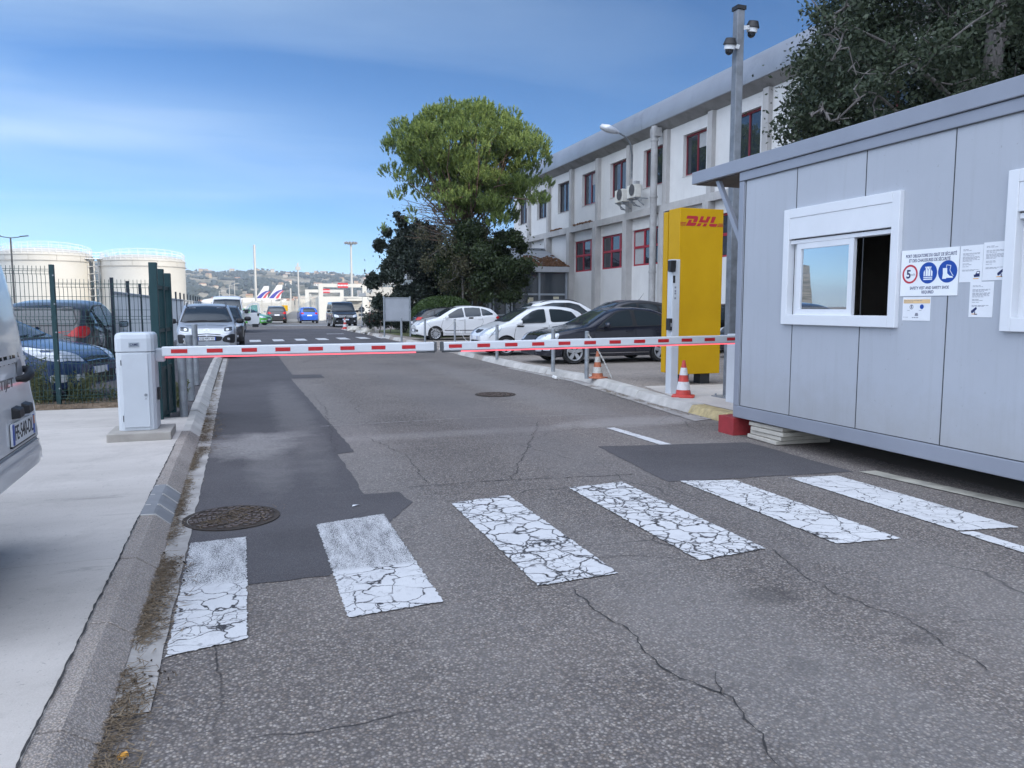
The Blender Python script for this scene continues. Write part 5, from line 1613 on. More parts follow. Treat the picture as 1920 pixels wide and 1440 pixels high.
    # number plates
    for which, txt in (('front', front_plate), ('rear', plate)):
        key = which + '_plate'
        if key not in sp or txt is None: continue
        x0_, z0_ = sp[key]
        h = bvh.ray_cast(Vector((0, -4 if which == 'front' else L + 4, z0_)), Vector((0, 1 if which == 'front' else -1, 0)))
        y = h[0].y; s = -1 if which == 'front' else 1
        q = MB(T); q.box(-.26, .26, min(y + s * .012, y + s * .02), max(y + s * .012, y + s * .02), z0_ - .055, z0_ + .055)
        pl = q.build('number_plate', m_plate, car)
        q = MB(T); yy = y + s * .0206
        for xx in (-.245, .245): q.box(xx - .018, xx + .018, min(yy, yy + s * .001), max(yy, yy + s * .001), z0_ - .053, z0_ + .053)
        q.build('plate_band', m_pblue, pl)
        if txt: text_obj('lettering', txt, .085, m_ink if False else black_plastic, pl, (0, y - L / 2 + s * .0212, z0_), (R(90), 0, 0 if s < 0 else R(180)), bold=.006, width=.40)
    return car

# --- side-view drawings (metres from the front bumper, metres above ground)
def rnd(pts, k=3, f=.25):
    """round the corners of a polygon"""
    P = [Vector(p) for p in pts]; out = []
    for i in range(len(P)):
        a, b, c = P[i - 1], P[i], P[(i + 1) % len(P)]
        d1 = min(f * (b - a).length, .12); d2 = min(f * (c - b).length, .12)
        s = b + (a - b).normalized() * d1; e = b + (c - b).normalized() * d2
        for j in range(k + 1):
            u = j / k; out.append(tuple((1 - u) ** 2 * s + 2 * u * (1 - u) * b + u * u * e))
    return out
hw_ = lambda *p: list(p)

def spec_c3():
    return dict(L=3.94, W=1.73, r=.30, fa=.80, ra=3.27, spokes=12, tumble=17, aerial=None,
        top=[(0, .58), (.05, .70), (.22, .82), (.6, .93), (.95, 1.02), (1.25, 1.20), (1.65, 1.42), (2.05, 1.51), (2.5, 1.525), (3.0, 1.49), (3.4, 1.40), (3.62, 1.22), (3.80, 1.02), (3.90, .92), (3.94, .70)],
        belt=[(0, .55), (.2, .74), (.8, .90), (1.3, .95), (2.3, 1.0), (3.3, 1.06), (3.7, 1.0), (3.94, .66)],
        plan=[(0, .50), (.05, .62), (.18, .76), (.45, .845), (.9, .865), (3.1, .865), (3.55, .83), (3.8, .76), (3.91, .66), (3.94, .58)],
        bottom=[(0, .26), (.3, .19), (3.5, .19), (3.94, .32)],
        windows=[rnd([(1.22, .985), (1.45, 1.16), (1.85, 1.375), (2.04, 1.415), (2.10, 1.02), (1.7, .985)], 3, .12), rnd([(2.16, 1.02), (2.12, 1.42), (2.55, 1.435), (2.85, 1.41), (2.88, 1.06)], 3, .12), rnd([(2.93, 1.065), (2.90, 1.40), (3.15, 1.33), (3.45, 1.16), (3.42, 1.11)], 3, .12)],
        doors=[[(1.12, .34), (1.05, .62), (1.16, .965), (2.10, 1.0), (2.12, .30), (1.3, .29)], [(2.13, .30), (2.13, 1.0), (2.9, 1.05), (2.98, .80), (2.80, .50), (2.66, .30)]],
        windshield_seal=[(0, 1.03), (.55, 1.01), (.70, 1.04), (.55, 1.44), (0, 1.475)], windshield=[(0, 1.05), (.53, 1.035), (.65, 1.06), (.52, 1.42), (0, 1.455)],
        rearwin_seal=[(0, 1.08), (.52, 1.08), (.56, 1.16), (.44, 1.39), (0, 1.42)], rearwin=[(0, 1.10), (.50, 1.10), (.53, 1.16), (.42, 1.37), (0, 1.40)],
        pairs=[('headlight', 'front', rnd([(.46, .66), (.50, .78), (.66, .86), (.76, .86), (.74, .70)]), m_lens, .006), ('tail_lamp', 'rear', rnd([(.52, .98), (.56, 1.10), (.68, 1.06), (.76, .92), (.74, .80), (.60, .86)]), m_tail, .008),
               ('tail_lamp', 'side', rnd([(3.55, .98), (3.72, 1.08), (3.88, .92), (3.86, .80), (3.66, .90)]), m_tail, .010), ('fog_lamp', 'front', rnd([(.5, .38), (.5, .48), (.62, .48), (.62, .38)]), m_gap, .006),
               ('headlight', 'side', rnd([(.16, .72), (.30, .82), (.62, .895), (.72, .89), (.55, .80), (.30, .70)]), m_lens, .009), ('rub_strip', 'side', [(1.2, .42), (1.2, .45), (2.6, .45), (2.6, .42)], m_gap, .009)],
        center=[('grille', 'front', rnd([(0, .36), (.40, .36), (.44, .50), (0, .52)]), black_plastic, .006), ('badge', 'front', [(0, .63), (.22, .60), (.22, .62), (0, .67)], m_chrome, .008)],
        mirror=(1.28, .98), front_plate=(0, .44), rear_plate=(0, .60))

def spec_yaris():
    return dict(L=3.64, W=1.66, r=.29, fa=.74, ra=3.11, spokes=7, tumble=15,
        top=[(0, .56), (.06, .68), (.25, .82), (.6, .94), (.82, 1.02), (1.15, 1.22), (1.5, 1.40), (1.9, 1.49), (2.4, 1.50), (2.95, 1.45), (3.25, 1.33), (3.45, 1.08), (3.57, .95), (3.64, .70)],
        belt=[(0, .54), (.2, .74), (.8, .92), (2.1, .97), (3.0, 1.02), (3.4, .98), (3.64, .66)],
        plan=[(0, .50), (.05, .62), (.18, .74), (.45, .81), (.9, .83), (2.9, .83), (3.3, .80), (3.52, .74), (3.61, .65), (3.64, .58)],
        bottom=[(0, .26), (.3, .19), (3.2, .19), (3.64, .30)],
        windows=[rnd([(1.08, .955), (1.32, 1.16), (1.62, 1.335), (1.80, 1.385), (2.02, 1.40), (2.04, .98)], 3, .14), rnd([(2.20, .99), (2.17, 1.40), (2.55, 1.385), (2.92, 1.31), (3.08, 1.14), (3.06, 1.03)], 3, .14)],
        doors=[[(1.0, .36), (.98, .60), (1.06, .93), (2.13, .97), (2.16, .30), (1.2, .29)]],
        windshield_seal=[(0, 1.02), (.5, 1.0), (.68, 1.03), (.52, 1.41), (0, 1.445)], windshield=[(0, 1.04), (.48, 1.02), (.63, 1.05), (.50, 1.39), (0, 1.425)],
        rearwin_seal=[(0, 1.03), (.5, 1.03), (.52, 1.12), (.42, 1.36), (0, 1.39)], rearwin=[(0, 1.05), (.48, 1.05), (.50, 1.12), (.40, 1.34), (0, 1.37)],
        pairs=[('headlight', 'front', rnd([(.34, .62), (.44, .80), (.58, .86), (.70, .84), (.72, .66), (.5, .58)]), m_lens, .006), ('headlight', 'side', rnd([(.10, .66), (.24, .82), (.48, .89), (.62, .87), (.5, .70), (.26, .60)], 3, .3), m_lens, .010),
               ('tail_lamp', 'rear', rnd([(.54, .92), (.55, 1.25), (.66, 1.2), (.72, .9)]), m_tail, .008), ('tail_lamp', 'side', rnd([(3.25, 1.24), (3.36, 1.22), (3.5, .98), (3.46, .86), (3.34, .92)]), m_tail, .010)],
        center=[('grille', 'front', rnd([(0, .66), (.26, .70), (.30, .78), (0, .78)]), black_plastic, .006), ('lower_grille', 'front', rnd([(0, .34), (.36, .34), (.40, .46), (0, .46)]), black_plastic, .006)],
        mirror=(1.12, .95), front_plate=(0, .54), rear_plate=(0, .72))

def spec_octavia():
    return dict(L=4.57, W=1.77, r=.31, fa=.92, ra=3.50, spokes=5, tumble=21,
        top=[(0, .56), (.06, .70), (.3, .80), (.8, .90), (1.30, .99), (1.6, 1.15), (2.0, 1.36), (2.35, 1.45), (2.8, 1.465), (3.3, 1.43), (3.75, 1.28), (4.1, 1.12), (4.45, 1.05), (4.54, .95), (4.57, .70)],
        belt=[(0, .54), (.2, .72), (1.0, .86), (1.7, .92), (2.8, .95), (3.8, .98), (4.3, .97), (4.57, .64)],
        plan=[(0, .52), (.05, .64), (.18, .77), (.45, .86), (.9, .885), (3.8, .885), (4.2, .85), (4.45, .77), (4.54, .68), (4.57, .6)],
        bottom=[(0, .24), (.3, .18), (4.1, .18), (4.57, .30)],
        windows=[rnd([(1.62, .945), (1.88, 1.12), (2.20, 1.31), (2.45, 1.365), (2.60, 1.37), (2.62, .965)], 3, .12), rnd([(2.74, .97), (2.72, 1.375), (3.05, 1.355), (3.40, 1.27), (3.62, 1.14), (3.60, .99)], 3, .12)],
        dlo=[rnd([(1.55, .925), (1.85, 1.14), (2.2, 1.345), (2.6, 1.395), (3.05, 1.38), (3.45, 1.29), (3.78, 1.10), (3.76, .975), (2.7, .945)], 3, .08)],
        doors=[[(1.50, .36), (1.44, .62), (1.52, .91), (2.66, .945), (2.68, .28), (1.6, .27)], [(2.70, .28), (2.69, .945), (3.62, .965), (3.66, .80), (3.40, .62), (3.16, .40), (3.12, .28)]],
        windshield_seal=[(0, .99), (.6, .97), (.74, 1.0), (.56, 1.36), (0, 1.40)], windshield=[(0, 1.01), (.58, .99), (.69, 1.02), (.54, 1.34), (0, 1.38)],
        rearwin_seal=[(0, 1.12), (.5, 1.12), (.42, 1.36), (0, 1.39)], rearwin=[(0, 1.14), (.48, 1.14), (.40, 1.34), (0, 1.37)],
        hood=[(0, .25), (.45, .30), (.68, .55), (.72, 1.25), (0, 1.30)],
        pairs=[('headlight', 'front', rnd([(.40, .60), (.42, .72), (.62, .80), (.76, .80), (.74, .62)]), m_lens, .006), ('headlight', 'side', rnd([(.10, .62), (.22, .76), (.5, .80), (.46, .66), (.3, .60)]), m_lens, .010),
               ('fog_lamp', 'front', rnd([(.45, .34), (.45, .44), (.66, .44), (.66, .34)]), m_lens, .008), ('fog_lamp', 'side', rnd([(.10, .36), (.12, .47), (.26, .47), (.26, .36)]), m_lens, .010),
               ('tail_lamp', 'rear', rnd([(.56, .78), (.58, .96), (.76, .94), (.78, .78)]), m_tail, .008), ('side_strip', 'side', [(1.5, .50), (1.5, .54), (3.2, .54), (3.2, .50)], m_gap, .010), ('sill_strip', 'side', [(1.35, .275), (1.35, .285), (3.1, .285), (3.1, .275)], m_chrome, .010)],
        center=[('grille', 'front', rnd([(0, .58), (.30, .58), (.36, .72), (0, .74)]), black_plastic, .006), ('grille_rim', 'front', [(0, .745), (.37, .725), (.37, .735), (0, .76)], m_chrome, .009), ('lower_grille', 'front', rnd([(0, .26), (.42, .26), (.42, .46), (0, .46)]), black_plastic, .006)],
        mirror=(1.78, .95), handle=lambda p: (max(q[0] for q in p) - (.18 if max(q[0] for q in p) < 3 else .25), .83), front_plate=(0, .50), rear_plate=(0, .75))

def spec_picasso():
    return dict(L=4.08, W=1.765, r=.315, fa=.80, ra=3.34, spokes=8, tumble=15,
        top=[(0, .66), (.05, .82), (.15, .92), (.5, 1.02), (.72, 1.08), (1.1, 1.34), (1.5, 1.55), (2.0, 1.655), (2.6, 1.67), (3.2, 1.63), (3.7, 1.50), (3.9, 1.2), (4.02, 1.0), (4.08, .75)],
        belt=[(0, .62), (.12, .80), (.5, .94), (1.0, 1.0), (2.5, 1.05), (3.6, 1.10), (4.08, .70)],
        plan=[(0, .60), (.04, .72), (.14, .82), (.35, .865), (.8, .883), (3.5, .883), (3.85, .84), (4.02, .76), (4.08, .68)],
        bottom=[(0, .27), (.3, .20), (3.7, .20), (4.08, .3)],
        windows=[rnd([(1.1, 1.06), (1.55, 1.40), (2.0, 1.52), (2.2, 1.53), (2.2, 1.07)], 3, .12), rnd([(2.3, 1.08), (2.3, 1.53), (3.0, 1.51), (3.1, 1.12)], 3, .12)],
        doors=[[(1.05, .36), (1.05, 1.02), (2.22, 1.05), (2.24, .3), (1.3, .3)], [(2.26, .3), (2.26, 1.05), (3.1, 1.08), (3.05, .75), (2.8, .5), (2.7, .3)]],
        windshield_seal=[(0, 1.08), (.62, 1.07), (.765, 1.10), (.60, 1.57), (0, 1.60)], windshield=[(0, 1.10), (.60, 1.09), (.72, 1.115), (.575, 1.55), (0, 1.58)],
        rearwin_seal=[(0, 1.1), (.56, 1.1), (.5, 1.5), (0, 1.53)], rearwin=[(0, 1.12), (.54, 1.12), (.48, 1.48), (0, 1.51)],
        pairs=[('headlight', 'front', rnd([(.46, .76), (.43, .86), (.52, .965), (.66, .985), (.80, 1.0), (.80, .82), (.62, .755)]), m_lens, .007), ('headlight_inner', 'front', rnd([(.50, .80), (.50, .92), (.74, .95), (.74, .83)]), m_lensd, .010), ('headlight_bulb', 'front', rnd([(.56, .83), (.56, .91), (.64, .92), (.64, .84)], 4, .4), m_chrome, .013),
               ('bumper_pod', 'front', rnd([(.44, .58), (.46, .50), (.80, .44), (.82, .72), (.72, .735), (.52, .68)]), black_plastic, .008), ('fog_lamp', 'front', rnd([(.585, .555), (.585, .625), (.66, .625), (.66, .555)], 4, .45), m_lens, .014),
               ('chevron', 'front', [(.004, .885), (.004, .90), (.085, .865), (.085, .85)], m_chrome, .010), ('chevron', 'front', [(.004, .855), (.004, .87), (.085, .83), (.085, .815)], m_chrome, .010), ('bonnet_gap', 'front', [(.02, 1.000), (.02, 1.006), (.60, .985), (.60, .979)], m_gap, .006), ('tail_lamp', 'rear', rnd([(.6, .95), (.6, 1.2), (.74, 1.15), (.78, .95)]), m_tail, .008)],
        center=[('grille', 'front', rnd([(0, .52), (.40, .52), (.47, .66), (0, .70)]), black_plastic, .007), ('lower_grille', 'front', rnd([(0, .29), (.62, .29), (.66, .40), (0, .40)]), black_plastic, .007), ('air_slot', 'front', rnd([(0, .735), (.38, .705), (.42, .72), (0, .755)]), m_gap, .007), ('windscreen_band', 'front', [(0, 1.095), (.6, 1.085), (.6, 1.10), (0, 1.112)], m_gap, .009)],
        mirror=(1.16, 1.07), mirrormat=black_plastic, mirror_size=1.1, rails=(1.75, 3.4), railx=.60, front_plate=(0, .60), rear_plate=(0, .75), cladz=.33)

def spec_suv(L=4.37, W=1.84, H=1.64):
    k = L / 4.37; h = H / 1.64
    X = lambda l: [(a * k, b * h) for a, b in l]
    return dict(L=L, W=W, r=.345, fa=.90 * k, ra=3.52 * k, spokes=5, tumble=16,
        top=X([(0, .66), (.05, .84), (.25, .95), (.8, 1.04), (1.08, 1.10), (1.5, 1.36), (1.9, 1.56), (2.3, 1.635), (2.9, 1.64), (3.5, 1.58), (3.95, 1.46), (4.14, 1.16), (4.28, 1.0), (4.37, .74)]),
        belt=X([(0, .62), (.15, .82), (1.0, .98), (2.5, 1.04), (3.8, 1.10), (4.37, .70)]),
        plan=[(0, W * .34), (.04, W * .40), (.15, W * .455), (.4, W * .488), (.9 * k, W * .5), (3.6 * k, W * .5), (4.05 * k, W * .475), (4.28 * k, W * .43), (4.37 * k, W * .38)],
        bottom=X([(0, .30), (.3, .22), (4.0, .22), (4.37, .34)]),
        windows=[rnd(X([(1.48, 1.06), (1.95, 1.42), (2.3, 1.50), (2.5, 1.51), (2.5, 1.08)]), 3, .12), rnd(X([(2.58, 1.08), (2.58, 1.51), (3.1, 1.49), (3.3, 1.44), (3.36, 1.13)]), 3, .12), rnd(X([(3.43, 1.14), (3.38, 1.43), (3.66, 1.36), (3.86, 1.22), (3.84, 1.16)]), 3, .12)],
        dlo=[rnd(X([(1.40, 1.045), (1.95, 1.45), (2.35, 1.53), (3.1, 1.52), (3.7, 1.39), (3.95, 1.20), (3.93, 1.13), (2.5, 1.055)]), 3, .08)],
        doors=[X([(1.35, .40), (1.32, .70), (1.38, 1.02), (2.54, 1.06), (2.56, .34), (1.5, .34)]), X([(2.58, .34), (2.58, 1.06), (3.5, 1.10), (3.52, .85), (3.3, .7), (3.1, .5), (3.0, .34)])],
        windshield_seal=[(0, 1.10 * h), (.64, 1.09 * h), (.78, 1.12 * h), (.60, 1.54 * h), (0, 1.57 * h)], windshield=[(0, 1.12 * h), (.62, 1.11 * h), (.74, 1.135 * h), (.58, 1.52 * h), (0, 1.55 * h)],
        rearwin_seal=[(0, 1.12 * h), (.62, 1.12 * h), (.66, 1.20 * h), (.56, 1.49 * h), (0, 1.525 * h)], rearwin=[(0, 1.14 * h), (.60, 1.14 * h), (.635, 1.20 * h), (.54, 1.47 * h), (0, 1.505 * h)],
        pairs=[('headlight', 'front', rnd([(.46, .80 * h), (.46, .90 * h), (.82, 1.0 * h), (.82, .84 * h)]), m_lens, .007), ('tail_lamp', 'rear', rnd([(.50, .92 * h), (.66, 1.10 * h), (.80, 1.12 * h), (.86, .98 * h), (.80, .88 * h)]), m_tail, .010), ('tail_lamp', 'side', rnd(X([(3.90, 1.08), (4.15, 1.10), (4.30, .96), (4.26, .88), (4.02, .98)])), m_tail, .010),
               ('reflector', 'rear', rnd([(.56, .46 * h), (.56, .52 * h), (.74, .52 * h), (.74, .46 * h)]), m_tail, .010), ('fog_lamp', 'front', rnd([(.55, .42 * h), (.55, .5 * h), (.68, .5 * h), (.68, .42 * h)]), m_lens, .009)],
        center=[('grille', 'front', rnd([(0, .66), (.42, .66), (.46, .86 * h), (0, .88 * h)]), black_plastic, .007), ('rear_bumper_skirt', 'rear', rnd([(0, .36), (.80, .38), (.80, .56), (0, .56)]), black_plastic, .007), ('lower_grille', 'front', rnd([(0, .34), (.55, .34), (.6, .55), (0, .55)]), black_plastic, .007)],
        mirror=(1.62 * k, 1.06 * h), rails=(1.9 * k, 3.6 * k), railx=.66, front_plate=(0, .60), rear_plate=(0, .80 * h), cladz=.46)

def spec_hatch(L=4.2, W=1.77, H=1.48):
    k = L / 4.2; h = H / 1.48
    X = lambda l: [(a * k, b * h) for a, b in l]
    return dict(L=L, W=W, r=.315, fa=.86 * k, ra=3.46 * k, spokes=6, tumble=18,
        top=X([(0, .58), (.05, .72), (.25, .82), (.7, .92), (1.05, .99), (1.45, 1.20), (1.85, 1.40), (2.2, 1.47), (2.7, 1.48), (3.2, 1.44), (3.65, 1.32), (3.9, 1.08), (4.1, .98), (4.2, .70)]),
        belt=X([(0, .55), (.2, .74), (1.0, .90), (2.5, .96), (3.6, 1.01), (4.2, .66)]),
        plan=[(0, W * .31), (.05, W * .38), (.18, W * .45), (.45, W * .488), (.9 * k, W * .5), (3.5 * k, W * .5), (3.9 * k, W * .475), (4.12 * k, W * .42), (4.2 * k, W * .36)],
        bottom=X([(0, .25), (.3, .19), (3.8, .19), (4.2, .31)]),
        windows=[rnd(X([(1.42, .95), (1.85, 1.28), (2.2, 1.37), (2.42, 1.38), (2.42, .98)]), 3, .12), rnd(X([(2.50, .985), (2.50, 1.38), (3.0, 1.35), (3.2, 1.30), (3.26, 1.02)]), 3, .12), rnd(X([(3.32, 1.03), (3.28, 1.28), (3.5, 1.2), (3.66, 1.09), (3.64, 1.05)]), 3, .12)],
        doors=[X([(1.3, .38), (1.28, .62), (1.34, .92), (2.45, .96), (2.47, .3), (1.45, .29)]), X([(2.49, .3), (2.49, .96), (3.35, 1.0), (3.38, .8), (3.15, .6), (2.95, .3)])],
        windshield_seal=[(0, .99 * h), (.6, .98 * h), (.74, 1.01 * h), (.56, 1.39 * h), (0, 1.42 * h)], windshield=[(0, 1.01 * h), (.58, 1.0 * h), (.70, 1.025 * h), (.54, 1.37 * h), (0, 1.40 * h)],
        rearwin_seal=[(0, 1.02 * h), (.56, 1.02 * h), (.6, 1.1 * h), (.5, 1.36 * h), (0, 1.39 * h)], rearwin=[(0, 1.04 * h), (.54, 1.04 * h), (.575, 1.1 * h), (.48, 1.34 * h), (0, 1.37 * h)],
        pairs=[('headlight', 'front', rnd([(.44, .64 * h), (.46, .76 * h), (.66, .86 * h), (.78, .86 * h), (.78, .68 * h)]), m_lens, .007), ('headlight', 'side', rnd(X([(.10, .68), (.3, .82), (.75, .90), (.80, .87), (.5, .72), (.25, .66)])), m_lens, .010), ('tail_lamp', 'rear', rnd([(.50, .84 * h), (.54, .98 * h), (.74, .98 * h), (.78, .84 * h)]), m_tail, .010), ('tail_lamp', 'side', rnd(X([(3.82, .98), (4.0, .98), (4.1, .88), (4.0, .84)])), m_tail, .010),
               ('fog_lamp', 'front', rnd([(.52, .36 * h), (.52, .46 * h), (.68, .46 * h), (.68, .36 * h)]), m_lens, .009), ('fog_lamp', 'side', rnd(X([(.14, .34), (.14, .46), (.36, .46), (.36, .34)])), m_lens, .010)],
        center=[('grille', 'front', rnd([(0, .60), (.36, .60), (.40, .70 * h), (0, .72 * h)]), black_plastic, .007), ('grille_bar', 'front', [(0, .655), (.37, .65), (.37, .665), (0, .67)], m_chrome, .011), ('lower_grille', 'front', rnd([(0, .28), (.48, .28), (.5, .48), (0, .48)]), black_plastic, .007)],
        mirror=(1.55 * k, .95 * h), front_plate=(0, .50), rear_plate=(0, .72 * h))

def spec_van(L=5.0, W=1.92, H=1.98, roof=None):
    h = H / 1.98
    Z = lambda l: [(a, .2 + (b - .2) * h) for a, b in l]
    rf = roof or [(1.95, 1.90), (2.3, 1.97), (4.7, 1.97), (4.9, 1.93), (4.96, 1.7), (5.0, .9)]
    return dict(L=L, W=W, r=.335, fa=.92, ra=L - 1.05, spokes=9, tumble=7, crown=.9,
        top=Z([(0, .66), (.05, .88), (.2, 1.0), (.6, 1.12), (.9, 1.20), (1.3, 1.52), (1.65, 1.76)]) + (Z(rf) if roof is None else roof),
        belt=Z([(0, .62), (.15, .86), (.7, 1.06), (1.3, 1.12), (4.9, 1.14), (5.0, .85)]),
        plan=[(0, W * .38), (.04, W * .43), (.15, W * .47), (.4, W * .492), (.9, W * .5), (L - .25, W * .5), (L - .08, W * .488), (L, W * .465)],
        bottom=[(0, .28), (.3, .22), (L - .3, .22), (L, .34)],
        windows=[rnd(Z([(1.25, 1.17), (1.70, 1.58), (1.90, 1.66), (2.25, 1.67), (2.25, 1.17)]), 3, .12), rnd(Z([(2.40, 1.18), (2.40, 1.66), (3.35, 1.66), (3.35, 1.18)]), 3, .12), rnd(Z([(3.45, 1.18), (3.45, 1.66), (4.6, 1.66), (4.65, 1.18)]), 3, .12)],
        doors=[Z([(1.2, .42), (1.2, 1.12), (2.30, 1.13), (2.32, .32), (1.35, .32)]), Z([(2.38, .32), (2.38, 1.13), (3.4, 1.13), (3.4, .34)])],
        windshield_seal=[(0, .2 + 1.0 * h), (.72, .2 + .98 * h), (.86, .2 + 1.02 * h), (.76, .2 + 1.60 * h), (0, .2 + 1.63 * h)], windshield=[(0, .2 + 1.03 * h), (.70, .2 + 1.01 * h), (.81, .2 + 1.04 * h), (.72, .2 + 1.58 * h), (0, .2 + 1.61 * h)],
        rearwin_seal=[(.03, 1.18 * h), (.70, 1.18 * h), (.68, 1.68 * h), (.03, 1.70 * h)], rearwin=[(.06, 1.2 * h), (.67, 1.2 * h), (.65, 1.65 * h), (.06, 1.67 * h)],
        pairs=[('headlight', 'front', rnd([(.52, .74), (.54, .90), (.84, .98), (.86, .78)]), m_lens, .008), ('tail_lamp', 'rear', rnd([(.80, .90), (.80, 1.30), (.90, 1.30), (.90, .90)]), m_tail, .010), ('fog_lamp', 'front', rnd([(.6, .42), (.6, .49), (.72, .49), (.72, .42)]), m_lens, .009)],
        center=[('grille', 'front', rnd([(0, .74), (.50, .74), (.50, .88), (0, .89)]), black_plastic, .007), ('grille_bar', 'front', [(0, .855), (.5, .85), (.5, .862), (0, .867)], m_chrome, .012), ('grille_bar', 'front', [(0, .77), (.5, .77), (.5, .782), (0, .782)], m_chrome, .012), ('lower_grille', 'front', rnd([(0, .34), (.6, .34), (.64, .52), (0, .52)]), black_plastic, .007)],
        mirror=(1.45, .2 + .98 * h), mirrormat=black_plastic, mirror_size=1.25, front_plate=(0, .58), rear_plate=(0, .86))

white = car_paint('paint_white', (.72, .73, .74), 0, .3)
silver = car_paint('paint_silver', (.50, .52, .55), .5, .32)
navy = car_paint('paint_navy', (.012, .014, .026), .2, .25)
blue = car_paint('paint_blue', (.014, .045, .13), .3, .25)
grey = car_paint('paint_dark_grey', (.045, .045, .05), .4, .28)
black = car_paint('paint_black', (.010, .011, .014), .1, .2)
brightblue = car_paint('paint_bright_blue', (.03, .12, .55), .2, .25)
green = car_paint('paint_green', (.10, .42, .06), .1, .3)
warm = car_paint('paint_warm_white', (.66, .64, .60), 0, .3)
FACE_X = R(-90)     # nose towards the road (-X)
BACK_X = R(90)      # nose towards the building (+X)
LZ = .127
G_LOT = 'cars parked in the lot beside the office building'
make_car('parked_car', 'navy blue saloon with tinted rear windows parked nose out behind the steel bollards', 'car', spec_octavia(), (7.05 + 2.285, 18.95, LZ), R(-88.0), navy, G_LOT, front_plate='', plate='')
make_car('parked_car', 'small white two door hatchback parked nose out beside the navy saloon', 'car', spec_yaris(), (6.72 + 1.82, 22.75, LZ), R(-89), white, G_LOT, front_plate='', plate='')
make_car('parked_car', 'white five door hatchback parked nose out in front of the clipped hedge', 'car', spec_c3(), (7.12 + 1.97, 33.65, LZ), R(-90), white, G_LOT, front_plate='', plate='')
s = spec_hatch(4.1, 1.75, 1.47); make_car('parked_car', 'black hatchback parked nose in, half hidden behind the white five door hatchback', 'car', s, (7.75 + 2.05, 36.9, LZ), BACK_X, black, G_LOT, plate='')
s = spec_suv(4.5, 1.84, 1.76); s['railmat'] = dark_metal; s['cladz'] = 0
make_car('parked_car', 'tall white estate car with roof rails standing in the second row before the porch', 'car', s, (10.9 + 2.25, 30.6, LZ), BACK_X, white, G_LOT, plate='')
make_car('parked_car', 'white car showing only its roof between the tall estate and the dark people carrier', 'car', spec_hatch(4.0, 1.75, 1.52), (12.3 + 2, 27.7, LZ), FACE_X, white, G_LOT, front_plate='')
s = spec_suv(4.4, 1.82, 1.72); s.pop('rails'); s['aerial'] = 3.0
make_car('parked_car', 'dark grey people carrier with a roof aerial in the second row behind the navy saloon', 'car', s, (10.75 + 2.2, 25.3, LZ), FACE_X, grey, G_LOT, front_plate='')
make_car('parked_car', 'dark car with a glossy windscreen in the second row, partly behind the access terminal', 'car', spec_hatch(4.3, 1.8, 1.58), (12.1 + 2.1, 21.6, LZ), FACE_X, black, G_LOT, front_plate='')
make_car('parked_car', 'dark car at the right end of the second row, seen past the totem', 'car', spec_hatch(4.3, 1.8, 1.55), (13.0 + 2.1, 18.6, LZ), FACE_X, grey, G_LOT, front_plate='')

# left of the road
s = spec_picasso()
pc = make_car('parked_car', 'silver compact people carrier facing the camera, parked over the left kerb', 'car', s, (-1.12, 25.2 + 2.04, .03), R(1.5), silver, None, clad=black_plastic, front_plate='CQ 493 YE', plate='')
mb = MB(); L2 = -2.04
for (x, z, w, h) in ((-.545, 1.235, .05, .055), (-.505, 1.165, .05, .035)): mb.obox((x, L2 + 1.16 + (z - 1.25) * 1.3, z), (w, .006, h), (R(-56), 0, 0))
mb.build('windscreen_sticker', m_plate, pc)
s = spec_suv(4.3, 1.80, 1.62); s['mirrormat'] = black_plastic; s['mirror_size'] = 1.2
make_car('parked_car', 'dark grey car hidden behind the silver people carrier, showing its right side and black mirror', 'car', s, (-.86, 31.0 + 2.15, .03), 0, grey, None, front_plate='')
s = spec_suv(4.37, 1.84, 1.70); s['r'] = .35; s.pop('rails')
s3 = make_car('parked_car', 'dark grey SUV seen from behind with a bright red tail lamp, beyond the mesh fence', 'car', s, (-3.72, 17.5 + 2.2, .05), R(176), grey, None, clad=grey, plate='')
mb = MB()      # standing lion emblem, chrome, and a small model script at the lower right of the tailgate
for poly in ([(-.05, .02), (-.01, .055), (.03, .05), (.045, .02), (.02, .0), (.045, -.03), (.02, -.06), (0, -.03), (-.02, -.06), (-.04, -.05), (-.02, -.01)], [(-.05, .03), (-.075, .05), (-.06, .02)], [(-.04, 0), (-.08, .0), (-.05, -.015)]):
    mb.prism([(x, 1.10 + z) for x, z in poly], 'y', 2.145, 2.155)
mb.build('badge', m_chrome, s3)
text_obj('lettering', '3008', .065, m_chrome, s3, (-.52, 2.135, .90), (R(90), 0, R(180)), bold=.004)
s = spec_hatch(4.25, 1.80, 1.50); s['spokes'] = 9; s['r'] = .32
make_car('parked_car', 'blue hatchback parked nose right behind the mesh fence and the weeds', 'car', s, (-4.36, 15.22, .05), R(73), blue, None, front_plate='')

# high roofed delivery van with its door open
s = spec_van(5.2, 1.95, 2.24, roof=[(1.85, 2.02), (2.1, 2.20), (2.5, 2.24), (5.0, 2.24), (5.12, 2.18), (5.18, 1.8), (5.2, .9)]); s['steer'] = R(-28)
s['rearwin'] = s['rearwin_seal'] = [(.05, 1.3), (.6, 1.3), (.6, 1.7), (.05, 1.7)]
s['mirror_size'] = .6
dv = make_car('delivery_van', 'white high roofed delivery van facing the camera with its right hand door wide open', 'van', s, (-.92, 49.6 + 2.6, .03), 0, white, None, front_plate='')
mb = MB(); dz = .48
out = [(.98, dz + .10), (.98, 1.22), (1.28, 1.66), (1.50, 1.76), (1.80, 1.76), (1.86, 1.70), (1.88, 1.15), (1.88, .62), (1.80, dz), (1.22, dz), (1.15, .70)]
hole = [(1.10, 1.24), (1.32, 1.60), (1.50, 1.68), (1.78, 1.68), (1.80, 1.24)]
